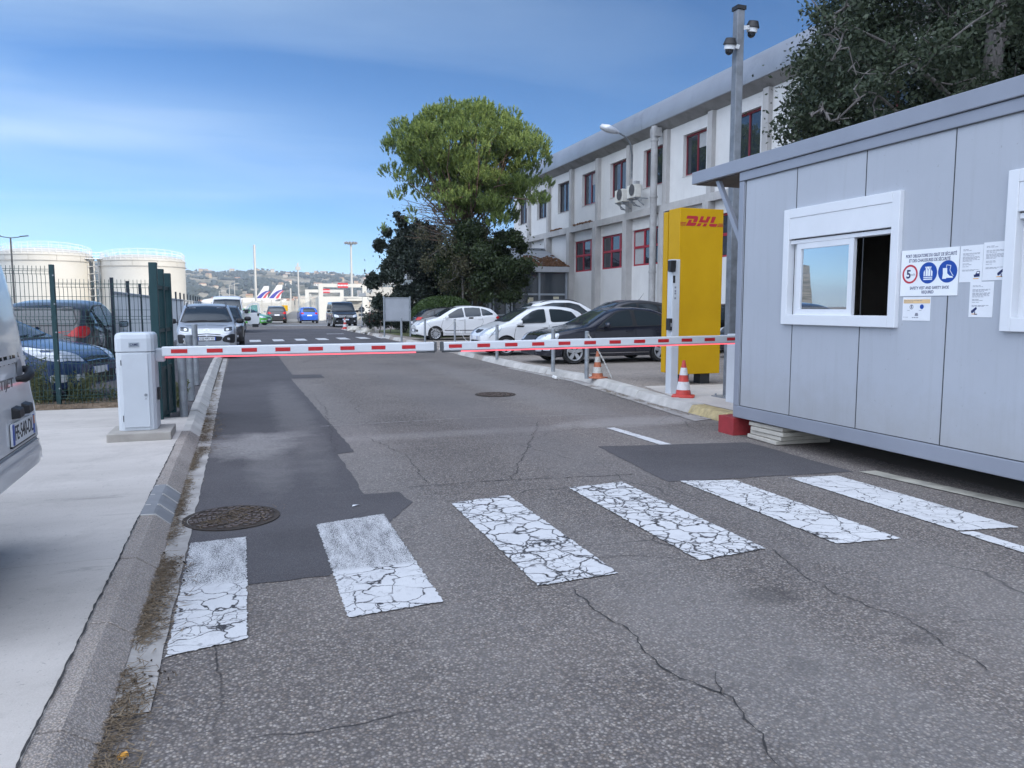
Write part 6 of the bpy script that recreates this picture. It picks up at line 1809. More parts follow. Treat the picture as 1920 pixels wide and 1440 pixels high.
mb.prism([out[i] for i in (0, 1)] + [(1.10, 1.20), (1.88, 1.20)] + [out[i] for i in (7, 8, 9, 10)], 'y', -1.62, -1.54)
for a, b in zip(out[1:7], out[2:8]):
    if min(a[1], b[1]) > 1.19 or True: mb.bar((a[0], -1.58, max(1.2, a[1])), (b[0], -1.58, max(1.2, b[1])), .075, .075, (0, 1, 0))
mb.bar((1.36, -1.58, 1.22), (1.36, -1.58, 1.64), .05)
od = mb.build('open_door', white, dv)
mb = MB(); mb.prism(hole, 'y', -1.585, -1.575); mb.build('pane', clear_glass('door_pane', (.35, .62, .66), 1.5), od)
mb = MB(); mb.prism([(.99, 1.2), (1.10, 1.42), (1.24, 1.30), (1.24, 1.18)], 'y', -1.66, -1.60); mb.lathe([(.10, -1.72), (.13, -1.68), (.12, -1.60)], 14, (1.13, 0, 1.28), 'y'); mb.build('door_mirror', black_plastic, od)
mb = MB(); mb.box(1.76, 1.86, -1.66, -1.615, 1.0, 1.16); mb.build('handle', black_plastic, od)
mb = MB(); mb.box(1.45, 1.82, -1.64, -1.53, dz - .18, dz + .02); mb.build('step', black_plastic, od)

# across the far end of the road
s = spec_van(4.9, 1.90, 1.97); 
vw = make_car('parked_van', 'black passenger van facing the camera at the far end of the road', 'van', s, (7.45, 60.4 + 2.45, .03), R(1), black, None, front_plate='')
mb = MB(); mb.lathe([(.085, -2.50), (.075, -2.515), (.06, -2.515), (.06, -2.50)], 24, (0, 0, .815), 'y', False); mb.prism([(-.05, .85), (-.035, .86), (0, .79), (.035, .86), (.05, .85), (.005, .765), (-.005, .765)], 'y', -2.512, -2.505); mb.build('badge', m_chrome, vw)
s = spec_suv(4.5, 1.84, 1.66); make_car('parked_car', 'black SUV seen from behind in front of the far airport fence', 'car', s, (3.05, 76.5 + 2.2, .0), R(180), grey, None, plate='')
s = spec_hatch(4.3, 1.80, 1.55); s['sig'] = .06; make_car('parked_car', 'bright blue car seen from behind in front of the far white gate', 'car', s, (5.95, 76.5 + 2.2, .0), R(183), brightblue, None, plate='', clad=None)
s = spec_hatch(4.0, 1.70, 1.45); make_car('parked_car', 'bright green car with its nose showing from behind the open van door', 'car', s, (.35, 70.3, .0), R(62), green, None, front_plate='')

# ------------------------------------------------------------ white van at the left edge, its tail towards the drive
vsp = spec_van(4.95, 1.93, 1.93)
vsp['tumble'] = 4.5; vsp['top'] = [(0, .66), (.05, .88), (.2, 1.0), (.6, 1.12), (.9, 1.20), (1.3, 1.52), (1.65, 1.76), (1.95, 1.86), (2.3, 1.92), (4.76, 1.92), (4.85, 1.87), (4.885, 1.62), (4.93, 1.18), (4.945, .95), (4.95, .60)]
vsp['belt'] = [(0, .62), (.15, .86), (.7, 1.06), (1.3, 1.12), (4.7, 1.16), (4.95, .56)]
vsp['plan'] = [(0, .73), (.04, .83), (.15, .90), (.4, .945), (.9, .965), (4.55, .965), (4.80, .962), (4.90, .95), (4.94, .93), (4.95, .90)]
vsp['bottom'] = [(0, .28), (.3, .22), (4.4, .24), (4.75, .46), (4.95, .52)]
vsp['center'] = vsp['center'] + []
vsp['pairs'] = [p for p in vsp['pairs'] if p[0] != 'tail_lamp']
vsp.pop('rear_plate')
van = make_car('parked_van', 'white van at the left edge, its tail with the number plate facing the drive', 'van', vsp, (-1.24 - 2.475, 4.60, .10), R(-89), white, None)
# details on the tail: local frame, rear at y = +2.475
def tailpt(x, z, off=.0):
    return (x, 2.475 + off, z)
dg = bpy.context.evaluated_depsgraph_get(); dg.update()
vb = [c for c in van.children if c.name.startswith('body')][0]
tmp = bmesh.new(); tmp.from_mesh(vb.data); vbvh = BVHTree.FromBMesh(tmp)
def hit(x, z):
    h = vbvh.ray_cast(Vector((x, 6, z)), Vector((0, -1, 0))); return h[0], h[1]
# seen from behind, the picture's right is local -x
def vpatch(nm, poly, mat, off, parent=van, step=.05):
    vs, fs = patch(vbvh, 'rear', poly, off, step)
    mb = MB(); mb.add(vs, fs); o = mb.build(nm, mat, parent); o.data.polygons.foreach_set('use_smooth', [True] * len(o.data.polygons)); return o
vpatch('tailgate', [(-.88, .69), (-.88, 1.78), (.88, 1.78), (.88, .69)], m_gap, .003)
tg = vpatch('tailgate', [(-.873, .697), (-.873, 1.772), (.873, 1.772), (.873, .697)], white, .007)
vpatch('waist_crease', rnd([(-.87, 1.175), (-.87, 1.20), (.87, 1.20), (.87, 1.175)]), white, .014, tg)
vpatch('window_seal', rnd([(.70, 1.22), (.70, 1.66), (-.70, 1.66), (-.70, 1.22)]), white, .012, tg)
# recess for the plate
p0, n0 = hit(.02, .93)
def tl(x, z, o=0):
    p, n = hit(x, z); return Vector((x, p.y + o, z))
zpl = .79; xr = -.74                      # right end of the plate
y0 = tl(-.3, zpl).y
mb = MB(); mb.box(xr, xr + .52, y0 + .012, y0 + .022, zpl - .062, zpl + .062); pl = mb.build('number_plate', m_plate, van)
mb = MB(); mb.box(xr + .004, xr + .044, y0 + .0222, y0 + .0235, zpl - .058, zpl + .058); mb.box(xr + .476, xr + .516, y0 + .0222, y0 + .0235, zpl - .058, zpl + .058); pb2 = mb.build('plate_band', m_pblue, pl)
mb = MB(); mb.box(xr + .008, xr + .040, y0 + .0237, y0 + .0242, zpl + .0, zpl + .05); mb.build('region_emblem', M('plate_orange', (.62, .25, .10), .5), pb2)
text_obj('lettering', 'FE-540-DL', .09, black_plastic, pl, (xr + .26, y0 + .0225, zpl), (R(90), 0, R(180)), bold=.007, width=.415, height=.084)
mb = MB()
mb.box(xr - .008, xr + .528, y0 + .008, y0 + .020, zpl - .072, zpl - .064); mb.build('plate_frame', black_plastic, pl)
# plate lamp housings above the plate
for x in (-.57, -.35):
    mb = MB(); yb = tl(x, .96).y
    mb.add([(x - .065, yb - .02, .945), (x + .065, yb - .02, .945), (x + .065, yb - .02, .87), (x - .065, yb - .02, .87), (x - .05, yb + .045, .93), (x + .055, yb + .045, .925), (x + .055, yb + .05, .875), (x - .05, yb + .05, .88)], [(0, 1, 2, 3), (4, 5, 6, 7), (0, 1, 5, 4), (1, 2, 6, 5), (2, 3, 7, 6), (3, 0, 4, 7)])
    mb.build('plate_lamp', black_plastic, van, bevel=.008)
# handle with its recess
hx, hz = -.61, 1.10
hy = tl(hx, hz).y
mb = MB(); n = 20
vs = [(hx + .055 * math.cos(2 * math.pi * k / n) * (1.3 if math.cos(2 * math.pi * k / n) > 0 else 1), hy + .009, hz + .02 + .075 * math.sin(2 * math.pi * k / n)) for k in range(n)]
mb.add(vs, [tuple(range(n))]); mb.build('handle_recess', M('recess_grey', (.34, .35, .37), .5), tg)
mb = MB(); mb.tube([(hx - .085, hy + .005, hz + .028), (hx - .07, hy + .045, hz + .018), (hx + .01, hy + .058, hz - .004), (hx + .085, hy + .05, hz - .018), (hx + .11, hy + .005, hz - .02)], [.02, .026, .027, .024, .014], 10); mb.build('handle', black_plastic, tg, smooth=60)
my = tl(-.32, 1.10).y
text_obj('lettering', 'MULTIJET', .075, M('badge_dark_chrome', (.16, .165, .17), .3, .7), tg, (-.15, tl(-.36, 1.07).y + .012, 1.07), (R(90), 0, R(180)), bold=.004, width=.52)
# bumper with a step line, high brake lamp
vpatch('bumper', rnd([(-.90, .53), (-.93, .60), (-.90, .68), (.90, .68), (.93, .60), (.90, .53)]), white, .018)
vpatch('bumper_step', rnd([(-.86, .625), (-.86, .637), (.86, .637), (.86, .625)]), M('bumper_line', (.55, .56, .58), .4), .021)
vpatch('high_lamp', rnd([(-.80, 1.80), (-.80, 1.86), (-.62, 1.87), (-.62, 1.81)]), m_tail, .02)
tmp.free()

# ------------------------------------------------------------ trees and hedges
def leaf_cloud(name, C, size, mat, parent, seed, elong=1.9, up=0.0, N=None):
    """one small diamond leaf at each point of C"""
    rng = np.random.default_rng(seed); n = len(C)
    d = rng.normal(0, 1, (n, 3)); d[:, 2] += up; d /= np.linalg.norm(d, axis=1)[:, None]
    e = np.cross(d, rng.normal(0, 1, (n, 3))); e /= np.linalg.norm(e, axis=1)[:, None]
    s = size * rng.uniform(.6, 1.35, n)[:, None]
    nrm = np.cross(d, e); fold = nrm * s * .18
    V = np.empty((n, 4, 3), np.float32)
    V[:, 0] = C - d * s * elong * .5; V[:, 1] = C + e * s * .5 + fold; V[:, 2] = C + d * s * elong * .5; V[:, 3] = C - e * s * .5 + fold
    F = np.arange(n * 4).reshape(n, 4)
    return np_mesh(name, V.reshape(-1, 3), F, mat, parent)

def blob_points(blobs, n, rng, shell=.55, twig=.0):
    """points in ellipsoid clumps, denser toward the skin of each clump"""
    vol = np.array([b[3] * b[4] * b[5] for b in blobs]) ** .72; cnt = (n * vol / vol.sum()).astype(int)
    out = []
    for b, c in zip(blobs, cnt):
        d = rng.normal(0, 1, (c, 3)); d /= np.linalg.norm(d, axis=1)[:, None]
        r = (shell + (1 - shell) * rng.random(c)) * (1 + .16 * np.sin(d[:, 0] * 7 + b[0] * 3) * np.sin(d[:, 2] * 6 + b[1]) + rng.normal(0, .07, c))
        out.append(np.array(b[:3]) + d * r[:, None] * np.array(b[3:6]))
    return np.concatenate(out)

def limbs(parent, base, forks, r0, mat, name='trunk', extra=()):
    mb = MB()
    for pts, ra, rb in [(base, r0, r0 * .62)]:
        k = len(pts); mb.tube(pts, [ra + (rb - ra) * i / (k - 1) for i in range(k)], 10)
    for pts, ra, rb in forks:
        k = len(pts); mb.tube(pts, [ra + (rb - ra) * i / (k - 1) for i in range(k)], 6)
    return mb.build(name, mat, parent, smooth=60)

def bark(name, c1, c2):
    t = NT(name); n = t.noise(5, 6, .7, .5, t.co((4, 4, 1)))
    t.set(Base_Color=t.mix(t.ramp(n, .35, .65), c1, c2), Roughness=.95); t.bump(n, .8, .03); return t.m
bark_pine = bark('pine_bark', (.10, .065, .045), (.24, .17, .125))
bark_dark = bark('dark_bark', (.05, .042, .034), (.13, .11, .09))
bark_grey = bark('grey_bark', (.10, .095, .09), (.22, .20, .19))

# umbrella pine: tufts of needles on an uneven dome
PX, PY = 11.35, 40.0
pine = thing('pine_tree', 'tall umbrella pine with a broad sunlit crown rising over the darker trees', 'tree', (PX, PY, .13))
rng = np.random.default_rng(11)
ztop = 11.75
blobs = []
# upper shell of the dome: close-set clumps, then a filled interior
for i in range(105):
    a = i * 2.39996; rr = math.sqrt((i + .5) / 105)
    x, y = rr * 4.1 * math.cos(a) + rng.normal(0, .15), rr * 3.8 * math.sin(a) + rng.normal(0, .15)
    z = 8.5 + (ztop - .5 - 8.5) * math.sqrt(max(0, 1 - (rr * .985) ** 2)) + rng.normal(0, .26)
    s = rng.uniform(.46, .74); blobs.append((x + .12, y, z, s, s, s * .85))
for i in range(95):
    a = rng.uniform(0, 6.283); rr = math.sqrt(rng.random()) * .95
    x, y = rr * 3.6 * math.cos(a), rr * 3.5 * math.sin(a)
    top = 8.5 + (ztop - 1.1 - 8.5) * math.sqrt(max(0, 1 - rr ** 2))
    z = rng.uniform(7.55 - .14 * x, max(7.7, top)); s = rng.uniform(.5, .85); blobs.append((x, y, z, s, s, s * .75))
# lower skirts: fuller on the right side of the picture, thin and bare on the left
for i in range(46):
    x = rng.uniform(-.6, 3.3); y = rng.uniform(-2.8, 2.2); z = rng.uniform(6.3, 8.2) - .07 * x + .2
    s = rng.uniform(.5, .85); blobs.append((x, y, z, s, s, s * .7))
for i in range(20):
    x = rng.uniform(-1.9, 1.6); y = rng.uniform(-2.6, 1.2); z = rng.uniform(5.7, 7.5)
    s = rng.uniform(.4, .7); blobs.append((x, y, z, s, s, s * .65))
for x, z, s in ((-3.9, 7.0, .42), (-3.5, 7.9, .55), (-4.0, 8.3, .6), (-2.9, 6.3, .3), (-4.35, 5.5, .28), (-3.1, 5.8, .25), (-2.4, 7.0, .45), (-3.1, 7.4, .5), (4.1, 8.0, .6), (4.0, 7.2, .5)): blobs.append((x, rng.uniform(-.8, .8), z, s, s, s * .7))
# each clump carries needle tufts: bundles pointing outward and up
T_ = []
tv = []
for b in blobs:
    n = int(50 * (b[3] / .7) ** 2)
    d = rng.normal(0, 1, (n, 3)); d[:, 2] = np.abs(d[:, 2]) * 1.0 - .25; d /= np.linalg.norm(d, axis=1)[:, None]
    p = np.array(b[:3]) + d * np.array(b[3:6]) * rng.uniform(.75, 1.0, n)[:, None]
    T_.append(p); dd = d * .6 + np.array([0, 0, .95]) + rng.normal(0, .15, (n, 3)); tv.append(dd / np.linalg.norm(dd, axis=1)[:, None])
T_ = np.concatenate(T_); tv = np.concatenate(tv)
NB = 34
n = len(T_); base = np.repeat(T_, NB, 0); ax = np.repeat(tv, NB, 0)
dirs = ax * .9 + rng.normal(0, .40, (n * NB, 3)); dirs /= np.linalg.norm(dirs, axis=1)[:, None]
along = rng.uniform(-.16, .16, (n * NB, 1)); st = base + ax * along
ln = rng.uniform(.09, .15, (n * NB, 1)); sd_ = np.cross(dirs, rng.normal(0, 1, (n * NB, 3))); sd_ /= np.linalg.norm(sd_, axis=1)[:, None]
V = np.empty((n * NB, 3, 3), np.float32); V[:, 0] = st - sd_ * .018; V[:, 1] = st + sd_ * .018; V[:, 2] = st + dirs * ln
mpine = leaf_mat('pine_needles', (.035, .085, .026), (.34, .42, .115), .20, .55, 4.5, .65)  # wide tone range paints sunlit tips and shaded tufts into the needles
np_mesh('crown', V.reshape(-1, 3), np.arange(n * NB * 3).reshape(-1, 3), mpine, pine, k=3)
forks = []
for b in blobs[::4]:
    st_ = Vector((b[0] * .05 + .05, b[1] * .05, 5.0 + 2.6 * rng.random())); en = Vector(b[:3])
    md_ = st_.lerp(en, .5) + Vector((rng.normal(0, .25), rng.normal(0, .25), -.1 + rng.normal(0, .35)))
    forks.append(([st_, st_.lerp(md_, .5) + Vector(rng.normal(0, .15, 3)), md_, md_.lerp(en, .6) + Vector(rng.normal(0, .12, 3)), en], .055, .012))
for i in range(60):      # bare dead twigs low on the left
    a = rng.uniform(1.9, 4.2); l = rng.uniform(1.4, 3.9); z = rng.uniform(4.6, 7.0)
    p0_ = Vector((.05, 0, z)); en = p0_ + Vector((math.cos(a) * l, math.sin(a) * l * .6, rng.uniform(-.3, 1.3)))
    m1 = p0_.lerp(en, .5) + Vector(rng.normal(0, .15, 3)); forks.append(([p0_, m1, en], .032, .006))
    for q in range(4):
        s1 = p0_.lerp(en, rng.uniform(.4, .95)); e1 = s1 + Vector((rng.uniform(-.7, .2), rng.normal(0, .3), rng.normal(.1, .3))); forks.append(([s1, s1.lerp(e1, .5) + Vector((0, 0, .06)), e1], .012, .004))
limbs(pine, [(0, 0, 0), (.05, 0, 2), (-.05, .05, 4), (.1, 0, 6), (.05, 0, 8), (0, 0, 10)], forks, .26, bark_pine)

def broadleaf(name, label, loc, blobs, n, size, mat, barkm, seed, stems, shell=.5, stray=.06):
    t_ = thing(name, label, 'tree', loc)
    rng = np.random.default_rng(seed)
    P = blob_points(blobs, n, rng, shell)
    m = int(n * stray); k = rng.integers(0, len(P), m); P = np.concatenate([P, P[k] + rng.normal(0, .28, (m, 3))])
    P = P[P[:, 2] > .15]
    leaf_cloud('crown', P, size, mat, t_, seed)
    fk = []
    # branches fork from the nearest branch already grown
    nodes = [Vector(p) for s, *_ in stems for p in s[1:]] + [Vector(a).lerp(Vector(c), .5) for s, *_ in stems for a, c in zip(s[1:], s[2:])]
    todo = sorted(blobs, key=lambda b: min((q - Vector(b[:3])).length for q in nodes))
    for b in todo:
        en = Vector(b[:3]) + Vector(rng.normal(0, .15, 3))
        st_ = min(nodes, key=lambda q: (q - en).length); nodes.append(en)
        md_ = st_.lerp(en, .5) + Vector(rng.normal(0, .12, 3)); nodes.append(md_); fk.append(([st_, md_, en], .024, .008))
        for q in range(3):
            e2 = en + Vector(rng.normal(0, 1, 3)).normalized() * b[3] * .8; fk.append(([en, en.lerp(e2, .5) + Vector(rng.normal(0, .06, 3)), e2], .014, .004))
    mb = MB()
    for pts, ra, rb in list(stems) + fk:
        kk = len(pts); mb.tube(pts, [ra + (rb - ra) * i / (kk - 1) for i in range(kk)], 7)
    mb.build('trunk', barkm, t_, smooth=60)
    return t_
m_holm = leaf_mat('holm_oak_leaves', (.015, .024, .019), (.060, .076, .055), .10, .45)
m_bush = leaf_mat('laurel_leaves', (.020, .036, .016), (.065, .09, .032), .15, .42)
m_sparse = leaf_mat('brownish_leaves', (.045, .045, .025), (.12, .115, .06), .2, .5)
rng = np.random.default_rng(21)
# dark round tree on the left, behind the notice board
bl_ = []
for i in range(46):
    a, u = rng.uniform(0, 6.283), rng.random() ** .5
    x, y = math.cos(a) * 2.35 * u, math.sin(a) * 2.1 * u
    z = rng.uniform(1.0, 5.9); k = math.sin(max(.06, min(1, (z - .3) / 6.0)) * math.pi) ** .6
    x *= k; y *= k; s = rng.uniform(.45, .85); bl_.append((x, y, z, s, s, s * .85))
for x, z, s in ((-.9, 6.25, .35), (-1.75, 5.6, .3), (-2.2, 4.9, .4), (-2.6, 2.9, .5), (-2.2, 1.7, .5), (-1.2, 6.6, .22)): bl_.append((x, 0, z, s, s, s))
broadleaf('dark_tree', 'dark dense evergreen tree below the pine on the left, behind the notice board', (9.55, 43.6, .13), bl_, 95000, .085, m_holm, bark_dark, 5, [([(0, 0, 0), (.05, 0, 1.2), (-.2, .1, 2.6)], .2, .12), ([(.05, 0, .6), (.5, 0, 2), (.9, .2, 3.4)], .12, .07)])
bl_ = []
for i in range(40):
    a, u = rng.uniform(0, 6.283), rng.random() ** .5
    x, y = math.cos(a) * 2.45 * u, math.sin(a) * 1.7 * u; z = rng.uniform(1.9, 5.5); k = math.sin(max(.1, min(1, (z - 1.0) / 5.0)) * math.pi) ** .5
    s = rng.uniform(.4, .75); bl_.append((x * k + .45, y * k, z, s, s, s * .8))
for x, z, s in ((2.6, 4.6, .35), (2.45, 3.6, .4), (2.3, 2.7, .4), (2.2, 2.1, .4)): bl_.append((x, 0, z, s, s, s))
broadleaf('dark_tree', 'dark glossy tree with a forked trunk in front of the porch', (11.62, 39.2, .13), bl_, 70000, .08, m_bush, bark_dark, 6, [([(-.2, 0, 0), (-.1, 0, 1.1), (.1, 0, 2.3)], .19, .11), ([(-.12, 0, .9), (.45, -.1, 1.9), (1.0, 0, 2.6)], .10, .06), ([(-.15, 0, .8), (-.55, .1, 1.8), (-.8, .1, 3.2)], .09, .05)], stray=.10)
bl_ = []
for i in range(22):
    x, y = rng.normal(0, .85), rng.normal(0, .7); z = rng.uniform(2.2, 5.4); s = rng.uniform(.35, .6); bl_.append((x, y, z, s, s, s * 1.2))
broadleaf('thin_tree', 'thin brownish half bare tree in the middle of the dark clump below the pine', (10.75, 38.6, .13), bl_, 7000, .06, m_sparse, bark_grey, 7, [([(0, 0, 0), (.05, 0, 1.4), (0, 0, 3)], .09, .05)], stray=.3)
# clipped round hedge
hd = thing('clipped_hedge', 'clipped rounded green hedge in front of the dark trees', 'hedge', (9.75, 38.6, .13))
rng = np.random.default_rng(31); n = 26000
d = rng.normal(0, 1, (n, 3)); d[:, 2] = np.abs(d[:, 2]); d /= np.linalg.norm(d, axis=1)[:, None]
sup = lambda v, p: np.sign(v) * np.abs(v) ** p
P = np.stack([sup(d[:, 0], .75) * 1.75, sup(d[:, 1], .75) * 1.2, sup(d[:, 2], .62) * 2.0], 1) * (1 - np.abs(rng.normal(0, .035, n)))[:, None] + rng.normal(0, .015, (n, 3))
leaf_cloud('foliage', P, .055, leaf_mat('box_leaves', (.030, .060, .016), (.085, .13, .04), .15, .45), hd, 8)
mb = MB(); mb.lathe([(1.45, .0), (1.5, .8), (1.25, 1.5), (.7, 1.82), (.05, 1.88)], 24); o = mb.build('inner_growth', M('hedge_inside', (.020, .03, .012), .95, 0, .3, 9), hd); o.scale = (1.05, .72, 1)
hd2 = thing('clipped_hedge', 'dark low shrub under the notice board', 'hedge', (8.0, 43.2, .13))
bl_ = [(x, rng.normal(0, .3), .5 + rng.uniform(0, .5), .55, .5, .5) for x in (-1.2, -.6, 0, .6, 1.2)]
leaf_cloud('foliage', blob_points(bl_, 5000, rng, .5), .07, m_holm, hd2, 9)
mb = MB()
for x in (-.8, -.2, .5): mb.tube([(x, 0, 0), (x + .1, 0, .5), (x - .1, .1, .9)], [.03, .025, .01], 5)
mb.build('stem', bark_dark, hd2)

# big evergreen oak above the cabin roof
OX, OY = 13.6, 11.9
rng = np.random.default_rng(41)
bl_ = []
for i in range(150):
    x = rng.uniform(-2.6, 5.2); y = rng.uniform(-3.8, 3.4)
    z = rng.uniform(3.4, 11.0)
    if x < -1.2 and (z > 7.4 + x * .2 or z < 4.4 - (x + 1.2) * .9): continue
    if x < .2 and z > 9.2 + x: continue
    if -.2 < x < 1.4 and y < .3 and z > 5.8: continue
    s = rng.uniform(.55, 1.0); bl_.append((x, y, z, s, s, s * .75))
for i in range(85):
    x = rng.uniform(-.8, 5.4); y = rng.uniform(-2.6, 3.0); z = rng.uniform(3.6, 11.0); s = rng.uniform(.7, 1.1)
    if x < .2 and z > 8.6 + x: continue
    if -.3 < x < 1.5 and y < .5 and z > 5.7: continue
    bl_.append((x, y, z, s, s, s * .8))
# long leafy branches reaching out to the left over the roof
for (x, y, z, s) in ((-3.0, -.2, 6.45, .34), (-3.45, -.2, 6.6, .25), (-3.75, -.3, 6.62, .2), (-2.7, 0, 7.0, .4), (-2.4, -.4, 5.55, .4), (-2.9, -.6, 5.35, .3), (-3.35, -.7, 5.25, .24), (-2.6, -.5, 4.9, .34), (-2.85, -.8, 4.55, .22), (-2.2, 0, 7.7, .5), (-2.7, 0, 7.8, .3), (-1.9, .2, 8.3, .5), (-3.7, -.7, 5.0, .12), (-4.05, -.8, 5.0, .09), (-4.3, -.85, 4.95, .07), (-3.1, -.3, 6.0, .16), (-3.6, -.4, 6.1, .12), (-3.9, -.2, 6.75, .12), (-3.0, 0, 7.35, .2), (-3.3, 0, 7.6, .14), (-3.4, -.6, 4.75, .1), (-2.0, -.6, 4.4, .4), (-1.5, -.8, 4.0, .45), (-1.0, -.9, 3.75, .5)): bl_.append((x, y, z, s, s * .9, s * .7))
m_oak = leaf_mat('oak_leaves', (.022, .036, .022), (.078, .102, .058), .14, .5)
m_oaky = leaf_mat('oak_yellow_leaves', (.09, .11, .03), (.24, .22, .075), .25, .5)
oak = broadleaf('evergreen_oak', 'large dark evergreen oak standing behind the cabin, its branches over the cabin roof', (OX, OY, .13), bl_, 250000, .054, m_oak, bark_grey, 12, [([(1.0, .2, 0), (.9, .1, 3), (.75, 0, 6), (.6, -.2, 8.5), (.6, 0, 11)], .24, .12), ([(.8, .1, 3.2), (-.4, .3, 4.3), (-1.6, -.2, 5.0), (-2.6, -.5, 5.3)], .06, .02), ([(.7, 0, 5), (-.5, .2, 5.9), (-1.9, 0, 6.4), (-3.0, -.2, 6.55)], .055, .018), ([(.7, 0, 6.5), (2.2, .6, 7.4), (3.6, .4, 8.2)], .07, .03), ([(.9, 0, 3), (2.2, .5, 4.1), (3.6, .4, 5)], .07, .03)], shell=.35, stray=.14)
yb_ = [(rng.uniform(-.6, 3.8), -3.6 + rng.normal(0, .3), 3.5 + rng.uniform(0, 1.6), .4, .4, .3) for i in range(16)]
leaf_cloud('yellowing_leaves', blob_points(yb_, 2600, rng, .3), .065, m_oaky, oak, 14)
# second trunk close to the picture's right edge

# ------------------------------------------------------------ tanks, airport and hills in the distance
m_tank = M('tank_cream', (.50, .485, .44), .6, 0, .04, .15, dirt=(.42, .40, .35), dirts=.2)
m_tankw = M('tank_rail_white', (.62, .62, .60), .5, 0, .05, 1)
m_ppost = M('pale_steel', (.46, .45, .42), .5, .2, .08, .6)
def tank(x, y, r, h, dome, label):
    t_ = thing('storage_tank', label, 'storage tank', (x, y, -.01), 0, 'storage tanks')
    mb = MB(); mb.lathe([(r, 0), (r, h)], 72, cap=False)
    for z in (h * .30, h * .62): mb.lathe([(r + .002, z), (r + .02, z + .01), (r + .02, z + .05), (r + .002, z + .06)], 72, cap=False)
    sh = mb.build('shell', m_tank, t_, smooth=50)
    mb = MB(); mb.lathe([(r + .05, h - .02), (r + .12, h), (r + .12, h + .14), (r - .1, h + .18)] + [((r - .1) * math.cos(u * math.pi / 2), h + .18 + dome * math.sin(u * math.pi / 2)) for u in np.linspace(0, .97, 10)], 72); mb.build('roof', m_tank, t_, smooth=40)
    mb = MB(); n = 44
    mb.lathe([(r + .14, h - .95), (r + .20, h - .95), (r + .20, h - .85), (r + .14, h - .85)], 72, cap=False)
    for k in range(n):
        a = 2 * math.pi * k / n; c, s = math.cos(a), math.sin(a)
        if k % 4 == 0: mb.bar((r * c, r * s, h - .02), ((r + .02) * c, (r + .02) * s, h - .9), .05)
    mb.build('pipe_ring', M('pipe_ring_grey', (.36, .34, .30), .6, .2), t_)
    mb = MB(); rr = r - .05
    for k in range(n):
        a = 2 * math.pi * k / n; mb.bar((rr * math.cos(a), rr * math.sin(a), h + .15), (rr * math.cos(a), rr * math.sin(a), h + 1.25), .05)
    for z in (.55, .9, 1.25): mb.lathe([(rr - .03, h + z - .025), (rr + .03, h + z - .025), (rr + .03, h + z + .025), (rr - .03, h + z + .025), (rr - .03, h + z - .025)], 72, cap=False)
    # stair rail over the dome
    for off in (-.5, .5):
        pts = [((r - .1) * math.cos(u * math.pi) * 1, off * r * .3, h + 1.25 + dome * math.sin(u * math.pi)) for u in np.linspace(.04, .96, 14)]
        mb.tube(pts, .028, 4); mb.tube([(p[0], p[1], p[2] - .5) for p in pts], .03, 4)
        for p in pts: mb.bar(p, (p[0], p[1], p[2] - 1.1), .045)
    mb.build('railing', m_tankw, t_)
    return t_
tank(-16.2, 150, 6.75, 9.35, 1.15, 'right storage tank of the cream pair, partly behind the tall gate posts')
tank(-31.2, 150, 7.0, 10.0, 1.3, 'left storage tank of the cream pair, above the dark SUV')
br_ = thing('tank_walkway', 'white railed walkway linking the two cream storage tanks', 'walkway', (-23.6, 147.5, 9.6))
mb = MB(); mb.box(-1.4, 1.4, -.6, .6, 0, .15); mb.build('deck', m_tankw, br_)
mb = MB()
for y in (-.6, .6):
    for z in (.6, 1.15): mb.bar((-1.4, y, z), (1.4, y, z), .05)
    for x in (-1.4, -.5, .5, 1.4): mb.bar((x, y, .1), (x, y, 1.15), .05)
mb.build('railing', m_tankw, br_)
mb = MB()
for x, zz in ((-.9, -9.5), (.0, -9.5), (.7, -9.5)): mb.cyl((x, .2, zz), (x, .2, 0), .12, n=8)
for k in range(7): mb.bar((-1.0, 0, -8.8 + k * 1.25), (1.0, 0, -8.8 + k * 1.25 + .3), .10)
mb.build('support', m_ppost, br_)

# poles
def pole(name, label, cat, base, h, r0, r1, mat=None):
    p = thing(name, label, cat, base); mb = MB(); mb.cyl((0, 0, 0), (0, 0, h), r0, r1, 10); mb.build('post', mat or m_ppost, p, smooth=40); return p
b = (1.658, 105.000, 0.571); pole('tall_pole', 'plain pale pole standing alone behind the open van door', 'pole', (b[0], b[1], 0), 9.5, .17, .15)
b = (7.852, 118.000, 0.423); p = pole('floodlight_pole', 'slim pale pole with a small floodlight near the bright blue car', 'light pole', (b[0], b[1], 0), 7.213, .14, .10)
h = 7.213; mb = MB(); mb.box(-.35, .35, -.15, .15, h - .25, h + .25); mb.box(-.12, .12, -.1, .1, h + .3, h + .75); mb.bar((-.3, 0, h + .25), (.2, 0, h + .9), .06); mb.build('floodlight', m_ppost, p)
b = (19.845, 150.000, 3.126); h = 13.715; p = pole('floodlight_mast', 'tall mast topped by a ring of floodlights, above the white gatehouse', 'light mast', (b[0], b[1], 0), h, .27, .17)
mb = MB()
for k in range(10):
    a = 2 * math.pi * k / 10; mb.bar((0, 0, h - .4), (1.0 * math.cos(a), 1.0 * math.sin(a), h - .1), .06); mb.obox((1.08 * math.cos(a), 1.08 * math.sin(a), h - .05), (.34, .34, .34), (0, .5, a))
mb.lathe([(1.0, h - .2), (1.05, h - .15), (1.0, h - .1)], 24, cap=False); mb.cyl((0, 0, h - .7), (0, 0, h + .1), .22, n=10); mb.build('lamp_ring', M('mast_lamp', (.30, .30, .30), .5, .3), p)
b = (-18.069, 75.000, 2.268); h = 7.344; p = pole('street_lamp', 'dark street lamp with two arms in front of the left storage tank', 'street lamp', (b[0], b[1], 0), h, .09, .06, M('lamp_dark', (.05, .055, .06), .5, .3))
